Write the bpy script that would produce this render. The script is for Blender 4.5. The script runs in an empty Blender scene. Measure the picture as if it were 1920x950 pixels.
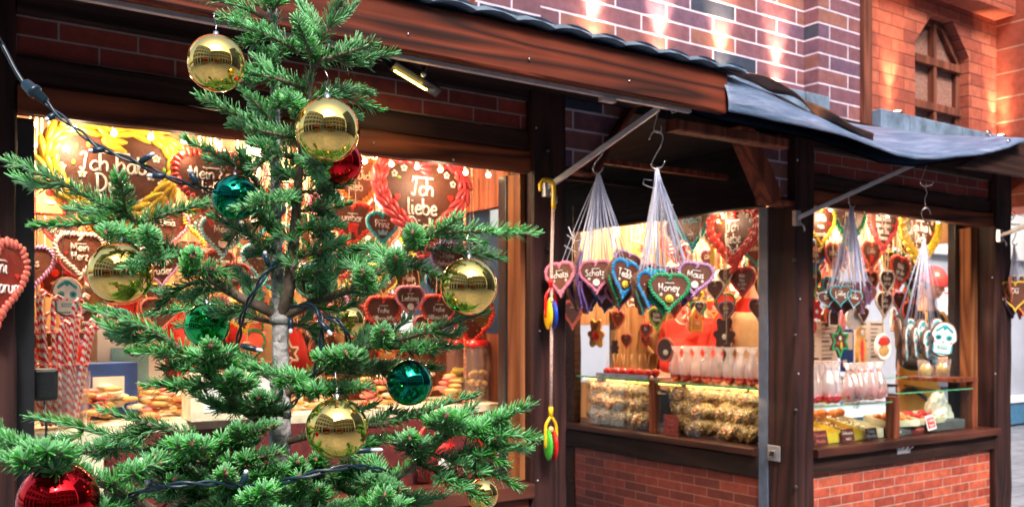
import bpy, math, random
import numpy as np
from mathutils import Vector, Matrix, Euler
R = math.radians
random.seed(7); rng = np.random.default_rng(7)
sc = bpy.context.scene
col = sc.collection

# ------------------------------------------------------------------ camera
CAM = Vector((-3.70, -2.90, 1.65)); FW = Vector((0.572, 0.8203, 0)); RT = Vector((0.8203, -0.572, 0)); F = 1735.0; HY = 612.0
cd = bpy.data.cameras.new('camera'); cam = bpy.data.objects.new('camera', cd); col.objects.link(cam)
cam.location = CAM; cam.rotation_euler = (R(90), 0, -math.atan2(0.572, 0.8203))
cd.sensor_width = 36; cd.lens = F/1920*36; cd.shift_y = (HY-475)/1920; cd.clip_end = 400; cd.clip_start = 0.05
cd.dof.use_dof = True; cd.dof.focus_distance = 1.5; cd.dof.aperture_fstop = 8.0
sc.camera = cam
# ------------------------------------------------------------------ sky, sun, exposure
w = bpy.data.worlds.new('World'); sc.world = w; w.use_nodes = True
nt = w.node_tree; bg = nt.nodes['Background']
sky = nt.nodes.new('ShaderNodeTexSky'); sky.sky_type = 'NISHITA'; sky.sun_disc = False
SUN_EL, SUN_AZ = R(46), R(200)     # sun over the camera's left shoulder, thinly veiled
sky.sun_elevation = SUN_EL; sky.sun_rotation = SUN_AZ; sky.air_density = 1.3; sky.dust_density = 6.0; sky.ozone_density = 1.5
nt.links.new(sky.outputs[0], bg.inputs[0]); bg.inputs[1].default_value = 0.15
sd = bpy.data.lights.new('sun', 'SUN'); sd.energy = 1.5; sd.angle = R(10); sd.color = (1, .93, .84)
sun = bpy.data.objects.new('sun', sd); col.objects.link(sun)
dirv = Vector((math.sin(SUN_AZ)*math.cos(SUN_EL), math.cos(SUN_AZ)*math.cos(SUN_EL), math.sin(SUN_EL)))
sun.rotation_euler = dirv.to_track_quat('Z', 'Y').to_euler()
sc.view_settings.view_transform = 'Standard'; sc.view_settings.look = 'None'; sc.view_settings.gamma = 1
sc.view_settings.exposure = 1.35
sc.render.engine = 'CYCLES'
cy = sc.cycles; cy.use_denoising = True; cy.max_bounces = 7; cy.diffuse_bounces = 3; cy.glossy_bounces = 3; cy.transparent_max_bounces = 14
cy.transmission_bounces = 4; cy.sample_clamp_indirect = 6; cy.caustics_reflective = False; cy.caustics_refractive = False
try: cy.denoiser = 'OPENIMAGEDENOISE'; cy.denoising_input_passes = 'RGB_ALBEDO_NORMAL'
except Exception: pass

# ------------------------------------------------------------------ pixel of the 1920 px picture -> point at a real place
def ray(px, py): return FW + RT*((px-960)/F) + Vector((0, 0, (HY-py)/F))
def at(px, py, d): return CAM + ray(px, py)*d
def on_y(px, py, y): r = ray(px, py); return CAM + r*((y-CAM.y)/r.y)
def on_x(px, py, x): r = ray(px, py); return CAM + r*((x-CAM.x)/r.x)
def depth(p): return (p-CAM).dot(FW)

# ------------------------------------------------------------------ materials
MATS = {}
def newmat(name):
    m = bpy.data.materials.new(name); m.use_nodes = True; MATS[name] = m
    return m, m.node_tree.nodes, m.node_tree.links, m.node_tree.nodes['Principled BSDF']
def ramp(n, l, fac, stops, interp='LINEAR'):
    r = n.new('ShaderNodeValToRGB'); r.color_ramp.interpolation = interp
    while len(r.color_ramp.elements) < len(stops): r.color_ramp.elements.new(0.5)
    for e, (p, c) in zip(r.color_ramp.elements, stops): e.position = p; e.color = (*c, 1)
    l.new(fac, r.inputs[0]); return r.outputs[0]
def coords(n, l, scale=(1, 1, 1), rot=(0, 0, 0)):
    t = n.new('ShaderNodeTexCoord'); m = n.new('ShaderNodeMapping'); m.inputs['Scale'].default_value = scale; m.inputs['Rotation'].default_value = rot
    l.new(t.outputs['Object'], m.inputs[0]); return m.outputs[0]
def noise(n, l, vec, scale, detail=3, rough=.55):
    t = n.new('ShaderNodeTexNoise'); t.inputs['Scale'].default_value = scale; t.inputs['Detail'].default_value = detail; t.inputs['Roughness'].default_value = rough
    l.new(vec, t.inputs['Vector']); return t.outputs[0]
def math_(n, l, op, a, b=None, c=None):
    m = n.new('ShaderNodeMath'); m.operation = op
    for i, v in enumerate((a, b, c)):
        if v is None: continue
        if isinstance(v, (int, float)): m.inputs[i].default_value = v
        else: l.new(v, m.inputs[i])
    return m.outputs[0]
def mixc(n, l, fac, a, b, mode='MIX'):
    m = n.new('ShaderNodeMix'); m.data_type = 'RGBA'; m.blend_type = mode
    for i, v in ((0, fac), (6, a), (7, b)):
        if isinstance(v, (int, float)): m.inputs[i].default_value = v
        elif isinstance(v, tuple): m.inputs[i].default_value = (*v, 1)
        else: l.new(v, m.inputs[i])
    return m.outputs[2]
def bump(n, l, b, h, strength=.3, dist=.01):
    t = n.new('ShaderNodeBump'); t.inputs['Strength'].default_value = strength; t.inputs['Distance'].default_value = dist
    l.new(h, t.inputs['Height']); l.new(t.outputs[0], b.inputs['Normal'])
def plain(name, c, rough=.5, metal=0, var=.25, vs=18, bs=0, bstr=.3, bd=.004, coat=0, spec=.5, sss=0):
    m, n, l, b = newmat(name); v = coords(n, l)
    f = noise(n, l, v, vs, 4)
    dk = tuple(x*(1-var) for x in c); lt = tuple(min(1, x*(1+var)) for x in c)
    l.new(ramp(n, l, f, [(.3, dk), (.7, lt)]), b.inputs['Base Color'])
    b.inputs['Roughness'].default_value = rough; b.inputs['Metallic'].default_value = metal
    b.inputs['Specular IOR Level'].default_value = spec; b.inputs['Coat Weight'].default_value = coat
    if sss: b.inputs['Subsurface Weight'].default_value = sss; b.inputs['Subsurface Scale'].default_value = .005
    if bs: bump(n, l, b, noise(n, l, v, bs, 4), bstr, bd)
    return m
def wood(name, light, dark, axis='x', rough=.45, rings=7, fine=1.0, kk=.6):
    m, n, l, b = newmat(name)
    s = {'x': (.45, 8, 8), 'y': (6, .55, 6), 'z': (6, 6, .55)}[axis]
    v = coords(n, l, s)
    a = noise(n, l, v, .9, 2, .4)
    k = math_(n, l, 'PINGPONG', math_(n, l, 'MULTIPLY', a, rings*3), 1.0)
    s2 = {'x': (3, 160, 160), 'y': (160, 3, 160), 'z': (160, 160, 3)}[axis]
    f2 = noise(n, l, coords(n, l, s2), fine, 3)
    bl = noise(n, l, coords(n, l, (2.2, 2.2, 2.2)), 1, 3)
    h = math_(n, l, 'ADD', math_(n, l, 'MULTIPLY', k, kk), math_(n, l, 'MULTIPLY', f2, 1.05-kk))
    mid = tuple((x+y)/2 for x, y in zip(light, dark))
    c = ramp(n, l, h, [(.25, light), (.55, mid), (.88, dark)])
    c = mixc(n, l, .55, c, ramp(n, l, bl, [(.35, (.45, .45, .45)), (.7, (1.3, 1.25, 1.2))]), 'MULTIPLY')
    l.new(c, b.inputs['Base Color'])
    l.new(ramp(n, l, f2, [(.3, (rough,)*3), (.7, (rough+.25,)*3)]), b.inputs['Roughness'])
    bump(n, l, b, h, .35, .004); b.inputs['Specular IOR Level'].default_value = .22
    return m
def brick(name, stops, mortar, bw, bh, ms, axes='xz', rough=.6, bstr=.6, off=.5, stain=.35):
    m, n, l, b = newmat(name)
    t = n.new('ShaderNodeTexCoord'); s = n.new('ShaderNodeSeparateXYZ'); c = n.new('ShaderNodeCombineXYZ'); l.new(t.outputs['Object'], s.inputs[0])
    l.new(s.outputs['XYZ'.index(axes[0].upper())], c.inputs[0]); l.new(s.outputs[2], c.inputs[1])
    br = n.new('ShaderNodeTexBrick'); l.new(c.outputs[0], br.inputs['Vector'])
    br.offset = off; br.inputs['Scale'].default_value = 1; br.inputs['Brick Width'].default_value = bw; br.inputs['Row Height'].default_value = bh
    br.inputs['Mortar Size'].default_value = ms; br.inputs['Mortar Smooth'].default_value = .15
    br.inputs['Color1'].default_value = (0, 0, 0, 1); br.inputs['Color2'].default_value = (1, 1, 1, 1); br.inputs['Mortar'].default_value = (.5, .5, .5, 1)
    base = ramp(n, l, br.outputs['Color'], stops, 'CONSTANT')
    v = coords(n, l)
    nz = noise(n, l, v, 22, 5, .6); nb = noise(n, l, v, 3, 3)
    base = mixc(n, l, .8, base, ramp(n, l, nz, [(.3, (1-stain,)*3), (.7, (1+stain*.6,)*3)]), 'MULTIPLY')
    base = mixc(n, l, .6, base, ramp(n, l, nb, [(.3, (.7, .72, .8)), (.7, (1.15, 1.1, 1.05))]), 'MULTIPLY')
    mo = mixc(n, l, .6, mortar, ramp(n, l, nz, [(.3, (.6,)*3), (.7, (1.1,)*3)]), 'MULTIPLY')
    l.new(mixc(n, l, br.outputs['Fac'], base, mo), b.inputs['Base Color'])
    b.inputs['Roughness'].default_value = rough
    h = math_(n, l, 'ADD', math_(n, l, 'MULTIPLY', br.outputs['Fac'], -1.0), math_(n, l, 'MULTIPLY', nz, .35))
    bump(n, l, b, h, bstr, .006)
    return m
def thin(name, tint=(1, 1, 1), refl=.12, haze=.0, bs=0, bstr=.4, rough=.02):
    m, n, l, b = newmat(name)
    tr = n.new('ShaderNodeBsdfTransparent'); tr.inputs[0].default_value = (*tint, 1)
    gl = n.new('ShaderNodeBsdfGlossy'); gl.inputs['Roughness'].default_value = rough; gl.inputs[0].default_value = (1, 1, 1, 1)
    fr = n.new('ShaderNodeLayerWeight'); fr.inputs[0].default_value = .5
    fa = math_(n, l, 'ADD', math_(n, l, 'MULTIPLY', math_(n, l, 'POWER', fr.outputs['Facing'], 3.5), .75), refl); mx = n.new('ShaderNodeMixShader'); l.new(fa, mx.inputs[0])
    if haze:
        df = n.new('ShaderNodeBsdfTranslucent'); df.inputs[0].default_value = (.9, .92, 1, 1); d2 = n.new('ShaderNodeBsdfDiffuse'); d2.inputs[0].default_value = (.9, .92, 1, 1)
        m2 = n.new('ShaderNodeMixShader'); l.new(df.outputs[0], m2.inputs[1]); l.new(d2.outputs[0], m2.inputs[2])
        m3 = n.new('ShaderNodeMixShader'); m3.inputs[0].default_value = haze; l.new(tr.outputs[0], m3.inputs[1]); l.new(m2.outputs[0], m3.inputs[2]); base = m3.outputs[0]
    else: base = tr.outputs[0]
    l.new(base, mx.inputs[1]); l.new(gl.outputs[0], mx.inputs[2])
    if bs:
        bp = n.new('ShaderNodeBump'); bp.inputs['Strength'].default_value = bstr; bp.inputs['Distance'].default_value = .004
        l.new(noise(n, l, coords(n, l), bs, 3), bp.inputs['Height']); l.new(bp.outputs[0], gl.inputs['Normal']); l.new(bp.outputs[0], fr.inputs['Normal'])
    l.new(mx.outputs[0], n['Material Output'].inputs[0])
    return m
def glow(name, c, s, sample=False):
    m, n, l, b = newmat(name); b.inputs['Base Color'].default_value = (*c, 1)
    b.inputs['Emission Color'].default_value = (*c, 1); b.inputs['Emission Strength'].default_value = s
    if not sample: m.cycles.emission_sampling = 'NONE'
    return m

def bauble_mat(name, c):
    m = plain(name, c, .035, 1, .05, 4); n, l = m.node_tree.nodes, m.node_tree.links; b = n['Principled BSDF']; v = coords(n, l)
    l.new(ramp(n, l, noise(n, l, v, 90, 5, .7), [(.45, (.025,)*3), (.62, (.06,)*3), (.75, (.20,)*3)]), b.inputs['Roughness'])
    bump(n, l, b, noise(n, l, v, 26, 2), .05, .004); return m
W = dict(
 fascia=wood('fascia_wood', (.165, .034, .017), (.030, .010, .008), 'x', .55, 7, 1.0, .8),
 beam=wood('header_wood', (.22, .058, .026), (.040, .012, .008), 'x', .5, 6, 1.0, .75),
 dark=wood('dark_wood', (.045, .019, .016), (.014, .007, .006), 'x', .55, 6),
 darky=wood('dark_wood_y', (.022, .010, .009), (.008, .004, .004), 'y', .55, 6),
 post=wood('post_wood', (.055, .022, .021), (.015, .008, .009), 'z', .42, 6),
 jamb=wood('jamb_wood', (.34, .13, .05), (.13, .04, .018), 'z', .5, 6),
 pine=wood('pine_lining', (.46, .28, .13), (.26, .13, .06), 'z', .5, 5),
 piney=wood('pine_ceiling', (.62, .38, .17), (.42, .22, .08), 'x', .5, 5),
 counter=wood('counter_wood', (.10, .032, .022), (.032, .012, .010), 'x', .28, 6),
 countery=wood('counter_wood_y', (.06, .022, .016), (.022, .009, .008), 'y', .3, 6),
 shade_dark=wood('shade_darkened_boards', (.014, .009, .009), (.006, .004, .004), 'y', .7, 5),  # nearly black: the shade of the passage is put into the wood colour
 brace=wood('brace_wood', (.22, .06, .03), (.07, .018, .01), 'z', .5, 6),
 trim=wood('trim_wood', (.22, .07, .045), (.09, .03, .02), 'z', .5, 6))
purple = [(0, (.17, .078, .105)), (.2, (.24, .100, .105)), (.42, (.19, .085, .115)), (.66, (.038, .050, .085)), (.74, (.26, .115, .100)), (.88, (.14, .080, .135))]
redst = [(0, (.48, .085, .045)), (.25, (.41, .07, .038)), (.5, (.54, .11, .055)), (.75, (.36, .058, .034))]
B = dict(
 purple=brick('clinker_brick', purple, (.62, .56, .70), .315, .079, .0048, 'xz', .5),
 purple_y=brick('clinker_brick_side', purple, (.62, .56, .70), .315, .079, .0048, 'yz', .5),
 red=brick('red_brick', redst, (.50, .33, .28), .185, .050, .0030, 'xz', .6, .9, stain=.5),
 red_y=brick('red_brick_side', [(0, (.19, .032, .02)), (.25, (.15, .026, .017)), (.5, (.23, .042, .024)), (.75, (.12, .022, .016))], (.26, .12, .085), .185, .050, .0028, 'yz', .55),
 band=brick('band_brick', [(0, (.22, .032, .024)), (.3, (.17, .024, .019)), (.6, (.27, .042, .028))], (.30, .25, .24), .215, .0535, .003, 'xz', .6),
 orange=brick('orange_brick', [(0, (.40, .095, .055)), (.3, (.34, .075, .045)), (.6, (.45, .12, .07)), (.85, (.29, .065, .04))], (.14, .03, .02), .24, .070, .0034, 'xz', .7, 1.0),
 orange_y=brick('orange_pilaster_brick', [(0, (.40, .09, .05)), (.5, (.33, .07, .04))], (.5, .3, .22), .30, .155, .004, 'xz', .7, .6),
)
def popcorn_mat():
    m, n, l, b = newmat('popcorn'); v = coords(n, l); vo = n.new('ShaderNodeTexVoronoi'); vo.inputs['Scale'].default_value = 75; l.new(v, vo.inputs['Vector'])
    nz = noise(n, l, v, 60, 4); d = vo.outputs['Distance']
    c = ramp(n, l, d, [(.15, (.92, .66, .38)), (.5, (.70, .38, .15)), (.8, (.30, .13, .05))])
    l.new(mixc(n, l, .5, c, ramp(n, l, nz, [(.35, (.7, .6, .5)), (.65, (1.25, 1.2, 1.15))]), 'MULTIPLY'), b.inputs['Base Color']); b.inputs['Roughness'].default_value = .6
    bump(n, l, b, math_(n, l, 'MULTIPLY', d, -1.0), 1.0, .02); return m
P = dict(
 slate=plain('slate', (.14, .20, .29), .55, var=.4, vs=14, bs=30, bstr=.6),
 black=plain('black_metal', (.012, .013, .018), .35, .0, .2),
 alu=plain('aluminium', (.58, .56, .58), .35, .25, .15, 30),
 bluealu=plain('blue_grey_profile', (.13, .17, .26), .35, .4, .2),
 steel=plain('hook_steel', (.55, .55, .58), .22, 1, .1),
 plate=plain('zinc_plate', (.55, .56, .6), .35, .7, .15, 60),
 ginger=plain('gingerbread', (.115, .034, .018), .55, var=.25, vs=30, bs=140, bstr=.35),
 gingerback=plain('gingerbread_side', (.15, .065, .04), .65, var=.3, vs=40, bs=140, bstr=.35),
 white=plain('white_icing', (.86, .80, .76), .35, var=.05, sss=.1),
 rope=plain('speckled_rope', (.62, .42, .38), .7, var=.7, vs=260),
 gold=bauble_mat('gold_ball', (1.0, .67, .19)),
 redb=bauble_mat('red_ball', (.72, .012, .018)),
 teal=bauble_mat('teal_ball', (.008, .26, .17)),
 green=bauble_mat('green_ball', (.03, .50, .12)),
 lime=bauble_mat('pale_green_ball', (.42, .80, .45)),
 cable=plain('cable_rubber', (.008, .028, .05), .32, var=.2),
 led=plain('led_tip', (.75, .78, .95), .1, var=.05, coat=1),
 bark=plain('pale_bark', (.36, .35, .37), .75, var=.6, vs=70, bs=90, bstr=1.0, bd=.006),
 twig=plain('brown_twig_bark', (.16, .115, .09), .85, var=.4, vs=80, bs=150, bstr=.6, bd=.002),
 bud=plain('fir_bud', (.20, .095, .06), .6),
 ndl=plain('needle_upper', (.032, .225, .026), .24, var=.6, vs=11, spec=.8),
 ndu=plain('needle_under', (.14, .42, .17), .30, var=.4, vs=11, spec=.6),
 redshirt=plain('red_fleece', (.50, .022, .014), .85, var=.2, vs=12, bs=120, bstr=.3),
 skin=plain('skin', (.60, .33, .24), .5, var=.08, sss=.1),
 hair=plain('dark_hair', (.05, .03, .02), .6),
 apron=plain('beige_apron', (.48, .36, .20), .8, var=.12),
 mustard=plain('mustard_apron', (.50, .28, .05), .8, var=.15),
 navy=plain('navy_trousers', (.02, .03, .06), .8),
 coat=plain('black_coat', (.015, .017, .022), .7),
 apple=plain('toffee_red', (.62, .008, .008), .08, var=.15, coat=1),
 apple2=plain('toffee_dark_red', (.42, .015, .03), .1, var=.3, coat=1),
 stick=plain('wooden_stick', (.7, .52, .25), .6),
 tray=plain('tray_steel', (.35, .36, .42), .3, .7),
 popcorn=popcorn_mat(),
 nuts=plain('candied_nuts', (.42, .20, .08), .45, var=.5, vs=70),
 peel=plain('candied_fruit', (.85, .22, .05), .3, var=.3, vs=20),
 cream=plain('cream_card', (.80, .70, .52), .6),
 sign=plain('dark_red_card', (.14, .02, .02), .5, var=.3, vs=30),
 paper=plain('white_paper', (.82, .82, .84), .6, var=.05),
 ink=plain('print_grey', (.12, .12, .14), .6),
 redink=plain('print_red', (.6, .04, .03), .6),
 bluebox=plain('blue_card', (.02, .08, .35), .5),
 yellowp=plain('yellow_plastic', (.85, .50, .01), .3),
 redp=plain('red_plastic', (.65, .01, .012), .25),
 bluep=plain('blue_plastic', (.005, .06, .62), .25),
 greenp=plain('green_plastic', (.05, .5, .06), .25),
 tinred=plain('red_tin', (.62, .012, .02), .25, var=.1, coat=.5),
 strap=plain('clear_strap', (.60, .64, .85), .25, var=.15, vs=120),
 ribbon=plain('cream_string', (.75, .6, .4), .5),
 choc=plain('chocolate', (.06, .022, .014), .3),
 cookie=plain('golden_cookie', (.62, .34, .11), .6, var=.25, vs=30, bs=90),
)
for nm, c in dict(yellow=(.86, .60, .05), red=(.70, .045, .03), pinkred=(.66, .06, .07), pink=(.72, .22, .34), orange=(.85, .20, .03), blue=(.01, .22, .50), teal=(.01, .40, .46),
                  lightblue=(.25, .55, .68), green=(.01, .34, .14), lime=(.25, .62, .06), purple=(.14, .06, .27), lilac=(.55, .30, .60), white=(.84, .78, .74), salmon=(.75, .17, .13), mint=(.15, .55, .42)).items():
    P['i_'+nm] = plain(nm+'_icing', c, .32, var=.12, vs=60, sss=.05, coat=.2)
G = dict(glass=thin('window_glass', (.97, .99, .98), .02), case=thin('case_glass', (.93, .98, .95), .03),
         cello=thin('cellophane', (.97, .97, 1), .10, .07, 55, 1.0, .08), cup=thin('cup_plastic', (.95, .95, .97), .08, .1))
G['sleeve'] = thin('apple_cellophane', (1, .93, .92), .16, .34, 60, 1.0, .10)
G['edge'] = plain('glass_edge', (.10, .42, .22), .1, coat=1)
G['bulb'] = glow('lit_bulb', (1, .72, .38), 22)
G['led'] = glow('lit_floodlight', (1, .70, .12), 5)
G['up'] = glow('lit_uplight', (1, .72, .42), 14)
# ------------------------------------------------------------------ mesh builder
def sphere_template(u=8, v=5):
    vs = [(0, 0, 1)]; fs = []
    for i in range(1, v):
        th = math.pi*i/v
        for j in range(u): ph = 2*math.pi*j/u; vs.append((math.sin(th)*math.cos(ph), math.sin(th)*math.sin(ph), math.cos(th)))
    vs.append((0, 0, -1)); L = len(vs)-1
    for j in range(u): fs.append((0, 1+j, 1+(j+1) % u)); fs.append((L, L-u+(j+1) % u, L-u+j))
    for i in range(v-2):
        for j in range(u): a = 1+i*u+j; b = 1+i*u+(j+1) % u; fs.append((a, a+u, b+u, b))
    return np.array(vs), fs
SPH = {}
class MB:
    def __init__(s): s.v = []; s.f = []; s.sm = []; s.mi = []; s.n = 0
    def add(s, vs, fs, smooth=True, mi=0):
        k = s.n; s.v.extend([tuple(map(float, q)) for q in vs]); s.n += len(vs)
        for f in fs: s.f.append(tuple(i+k for i in f)); s.sm.append(smooth); s.mi.append(mi)
        return s
    def box(s, a, b, mi=0):
        x0, x1 = sorted((a[0], b[0])); y0, y1 = sorted((a[1], b[1])); z0, z1 = sorted((a[2], b[2]))
        vs = [(x0, y0, z0), (x1, y0, z0), (x1, y1, z0), (x0, y1, z0), (x0, y0, z1), (x1, y0, z1), (x1, y1, z1), (x0, y1, z1)]
        return s.add(vs, [(0, 3, 2, 1), (4, 5, 6, 7), (0, 1, 5, 4), (1, 2, 6, 5), (2, 3, 7, 6), (3, 0, 4, 7)], False, mi)
    def obox(s, c, ex, ey, ez, mi=0):      # oriented box: centre and three half vectors
        c = Vector(c); ex, ey, ez = Vector(ex), Vector(ey), Vector(ez)
        vs = [c+ex*i+ey*j+ez*k for k in (-1, 1) for j in (-1, 1) for i in (-1, 1)]
        return s.add(vs, [(0, 2, 3, 1), (4, 5, 7, 6), (0, 1, 5, 4), (1, 3, 7, 5), (3, 2, 6, 7), (2, 0, 4, 6)], False, mi)
    def bar(s, p, q, wx, wz, mi=0, side=None):
        p, q = Vector(p), Vector(q); d = (q-p); ax = d.normalized()
        sd_ = Vector(side) if side else (ax.cross(Vector((0, 0, 1))) if abs(ax.z) < .95 else Vector((1, 0, 0)))
        sd_ = (sd_-ax*sd_.dot(ax)).normalized(); u = sd_.cross(ax).normalized()
        return s.obox((p+q)/2, d/2, sd_*wx/2, u*wz/2, mi)
    def hewn(s, a, b, axis, amp=.003, seg=26, mi=0):   # beam with slightly uneven, worn edges
        a = list(map(min, zip(a, b))) if False else [min(x, y) for x, y in zip(a, b)]; b2 = [max(x, y) for x, y in zip(a, b)]
        b2 = [max(x, y) for x, y in zip(a, b)]
        o = [i for i in range(3) if i != axis]; r = .006; p = []
        w0, w1, h0, h1 = a[o[0]], b2[o[0]], a[o[1]], b2[o[1]]
        prof = [(w0+r, h0), (w1-r, h0), (w1, h0+r), (w1, h1-r), (w1-r, h1), (w0+r, h1), (w0, h1-r), (w0, h0+r)]
        ph = [random.uniform(0, 6) for _ in range(16)]
        vs = []
        for i in range(seg+1):
            t = a[axis]+(b2[axis]-a[axis])*i/seg
            for k, (x, y) in enumerate(prof):
                g = k//2
                dx = amp*(math.sin(t*7+ph[g])+.6*math.sin(t*19+ph[g+4])+.4*math.sin(t*41+ph[g+8]))
                q = [0, 0, 0]; q[axis] = t; q[o[0]] = x+dx*(1 if x > (w0+w1)/2 else -1)*.5; q[o[1]] = y+dx*(1 if y > (h0+h1)/2 else -1)*.5
                vs.append(q)
        fs = []
        for i in range(seg):
            for k in range(8): fs.append((i*8+k, i*8+(k+1) % 8, i*8+8+(k+1) % 8, i*8+8+k))
        fs.append(tuple(range(7, -1, -1))); fs.append(tuple(seg*8+k for k in range(8)))
        if axis == 1: fs = [tuple(reversed(f)) for f in fs]
        return s.add(vs, fs, False, mi)
    def tube(s, pts, r, seg=6, mi=0, caps=True, flat=1.0):
        pts = [Vector(p) for p in pts]; n = len(pts); rs = r if isinstance(r, (list, tuple)) else [r]*n
        vs = []; up = None
        for i, p in enumerate(pts):
            t = (pts[min(i+1, n-1)]-pts[max(i-1, 0)])
            t = t.normalized() if t.length > 1e-9 else Vector((0, 0, 1))
            if up is None: up = Vector((0, 0, 1)) if abs(t.z) < .9 else Vector((1, 0, 0))
            a = t.cross(up); a = a.normalized() if a.length > 1e-6 else Vector((0, 1, 0)); u = a.cross(t).normalized(); up = u
            for k in range(seg):
                an = 2*math.pi*k/seg; vs.append(p+(a*math.cos(an)+u*math.sin(an)*flat)*rs[i])
        fs = [(i*seg+k, i*seg+(k+1) % seg, (i+1)*seg+(k+1) % seg, (i+1)*seg+k) for i in range(n-1) for k in range(seg)]
        if caps: fs += [tuple(range(seg-1, -1, -1)), tuple((n-1)*seg+k for k in range(seg))]
        return s.add(vs, fs, True, mi)
    def ell(s, c, ax, ay, az, u=8, v=5, mi=0):
        if (u, v) not in SPH: SPH[(u, v)] = sphere_template(u, v)
        T, fs = SPH[(u, v)]
        if isinstance(ax, (int, float)): ax, ay, az = (ax, 0, 0), (0, ay, 0), (0, 0, az)
        vs = T @ np.array([list(ax), list(ay), list(az)], float)+np.array(list(c), float)
        return s.add(vs, fs, True, mi)
    def lathe(s, prof, c=(0, 0, 0), seg=24, mi=0, axis=None):
        vs = []; q = Vector((0, 0, 1)).rotation_difference(Vector(axis)) if axis else None
        for r, z in prof:
            for k in range(seg):
                a = 2*math.pi*k/seg; p = Vector((r*math.cos(a), r*math.sin(a), z))
                if q: p = q @ p
                vs.append(p+Vector(c))
        fs = [(i*seg+k, i*seg+(k+1) % seg, (i+1)*seg+(k+1) % seg, (i+1)*seg+k) for i in range(len(prof)-1) for k in range(seg)]
        return s.add(vs, fs, True, mi)
    def prism(s, poly, fn, t0, t1, mi=0, smooth=False):  # fn(x, z, t) -> point
        n = len(poly); vs = [fn(x, z, t0) for x, z in poly]+[fn(x, z, t1) for x, z in poly]
        fs = [(i, (i+1) % n, n+(i+1) % n, n+i) for i in range(n)]+[tuple(range(n-1, -1, -1)), tuple(range(n, 2*n))]
        return s.add(vs, fs, smooth, mi)
    def grid(s, fn, nu, nv, mi=0, smooth=True):
        vs = [fn(i/nu, j/nv) for i in range(nu+1) for j in range(nv+1)]
        fs = [(i*(nv+1)+j, (i+1)*(nv+1)+j, (i+1)*(nv+1)+j+1, i*(nv+1)+j+1) for i in range(nu) for j in range(nv)]
        return s.add(vs, fs, smooth, mi)
    def mesh(s, name, mats):
        me = bpy.data.meshes.new(name); me.from_pydata(s.v, [], s.f)
        me.polygons.foreach_set('use_smooth', s.sm); me.polygons.foreach_set('material_index', s.mi)
        for m in (mats if isinstance(mats, (list, tuple)) else [mats]): me.materials.append(m)
        me.update(); return me
def link(name, me, parent=None, loc=None):
    o = bpy.data.objects.new(name, me); col.objects.link(o)
    if parent: o.parent = parent
    if loc is not None: o.location = loc
    return o
def part(name, mb, mats, parent, world=True, bev=0, label=None, kind=None):   # world: vertices given in world space, moved under the parent's base point
    if isinstance(mb, MB):
        if world and parent is not None:
            root = parent
            off = Vector((0, 0, 0))
            while root: off += root.location; root = root.parent
            mb.v = [(x-off.x, y-off.y, z-off.z) for x, y, z in mb.v]
        mb = mb.mesh(name, mats)
    o = link(name, mb, parent)
    if bev:
        b = o.modifiers.new('edge', 'BEVEL'); b.width = bev; b.segments = 2; b.limit_method = 'ANGLE'
    if label: o['label'] = label
    if kind: o['kind'] = kind
    return o
def tag(o, label=None, cat=None, group=None, kind=None):
    if label: o['label'] = label
    if cat: o['category'] = cat
    if group: o['group'] = group
    if kind: o['kind'] = kind
    return o
def thing(name, label, cat, loc=(0, 0, 0), rot=(0, 0, 0), group=None, scale=None):
    o = bpy.data.objects.new(name, None); col.objects.link(o); o.location = loc; o.rotation_euler = rot; o.empty_display_size = .05
    if scale: o.scale = (scale,)*3
    return tag(o, label, cat, group)
def copy_tree(o, parent=None):
    c = o.copy(); col.objects.link(c); c.parent = parent
    for ch in [q for q in o.children]: copy_tree(ch, c)
    return c
def lamp(kind, loc, energy, color, parent, **kw):
    d = bpy.data.lights.new('lamp_light', kind); d.energy = energy; d.color = color
    for k, v in kw.items():
        if k != 'aim': setattr(d, k, v)
    o = bpy.data.objects.new('lamp_light', d); col.objects.link(o); o.location = loc
    if 'aim' in kw: o.rotation_euler = (-Vector(kw['aim'])).to_track_quat('Z', 'Y').to_euler()
    if parent: o.parent = parent; o.location = Vector(loc)-parent.location
    return o
def smooth_pts(pts, n=4):
    pts = [Vector(p) for p in pts]
    if len(pts) < 3: return pts
    P_ = [pts[0]*2-pts[1]]+pts+[pts[-1]*2-pts[-2]]; out = []
    for i in range(1, len(P_)-2):
        a, b, c, d = P_[i-1:i+3]
        for k in range(n):
            t = k/n; out.append(.5*((2*b)+(c-a)*t+(2*a-5*b+4*c-d)*t*t+(3*b-a-3*c+d)*t**3))
    out.append(pts[-1]); return out
# ================================================================== SETTING
def paving():
    m, n, l, b = newmat('stone_paving'); v = coords(n, l)
    br = n.new('ShaderNodeTexBrick'); l.new(v, br.inputs['Vector']); br.inputs['Scale'].default_value = 1
    br.inputs['Brick Width'].default_value = .42; br.inputs['Row Height'].default_value = .28; br.inputs['Mortar Size'].default_value = .008
    br.inputs['Color1'].default_value = (.17, .18, .21, 1); br.inputs['Color2'].default_value = (.25, .25, .28, 1); br.inputs['Mortar'].default_value = (.06, .06, .07, 1)
    nz = noise(n, l, v, 9, 5)
    l.new(mixc(n, l, .7, br.outputs[0], ramp(n, l, nz, [(.3, (.7,)*3), (.7, (1.2,)*3)]), 'MULTIPLY'), b.inputs['Base Color'])
    b.inputs['Roughness'].default_value = .55
    bump(n, l, b, math_(n, l, 'ADD', math_(n, l, 'MULTIPLY', br.outputs['Fac'], -1), math_(n, l, 'MULTIPLY', nz, .5)), .5, .01)
    return m
g = MB(); g.box((-160, -160, -.3), (160, 160, 0)); o = part('ground', g, paving(), None); o['kind'] = 'structure'

YP = .15     # front plane of the tower's pilasters
YW = .24     # main clinker wall
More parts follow.
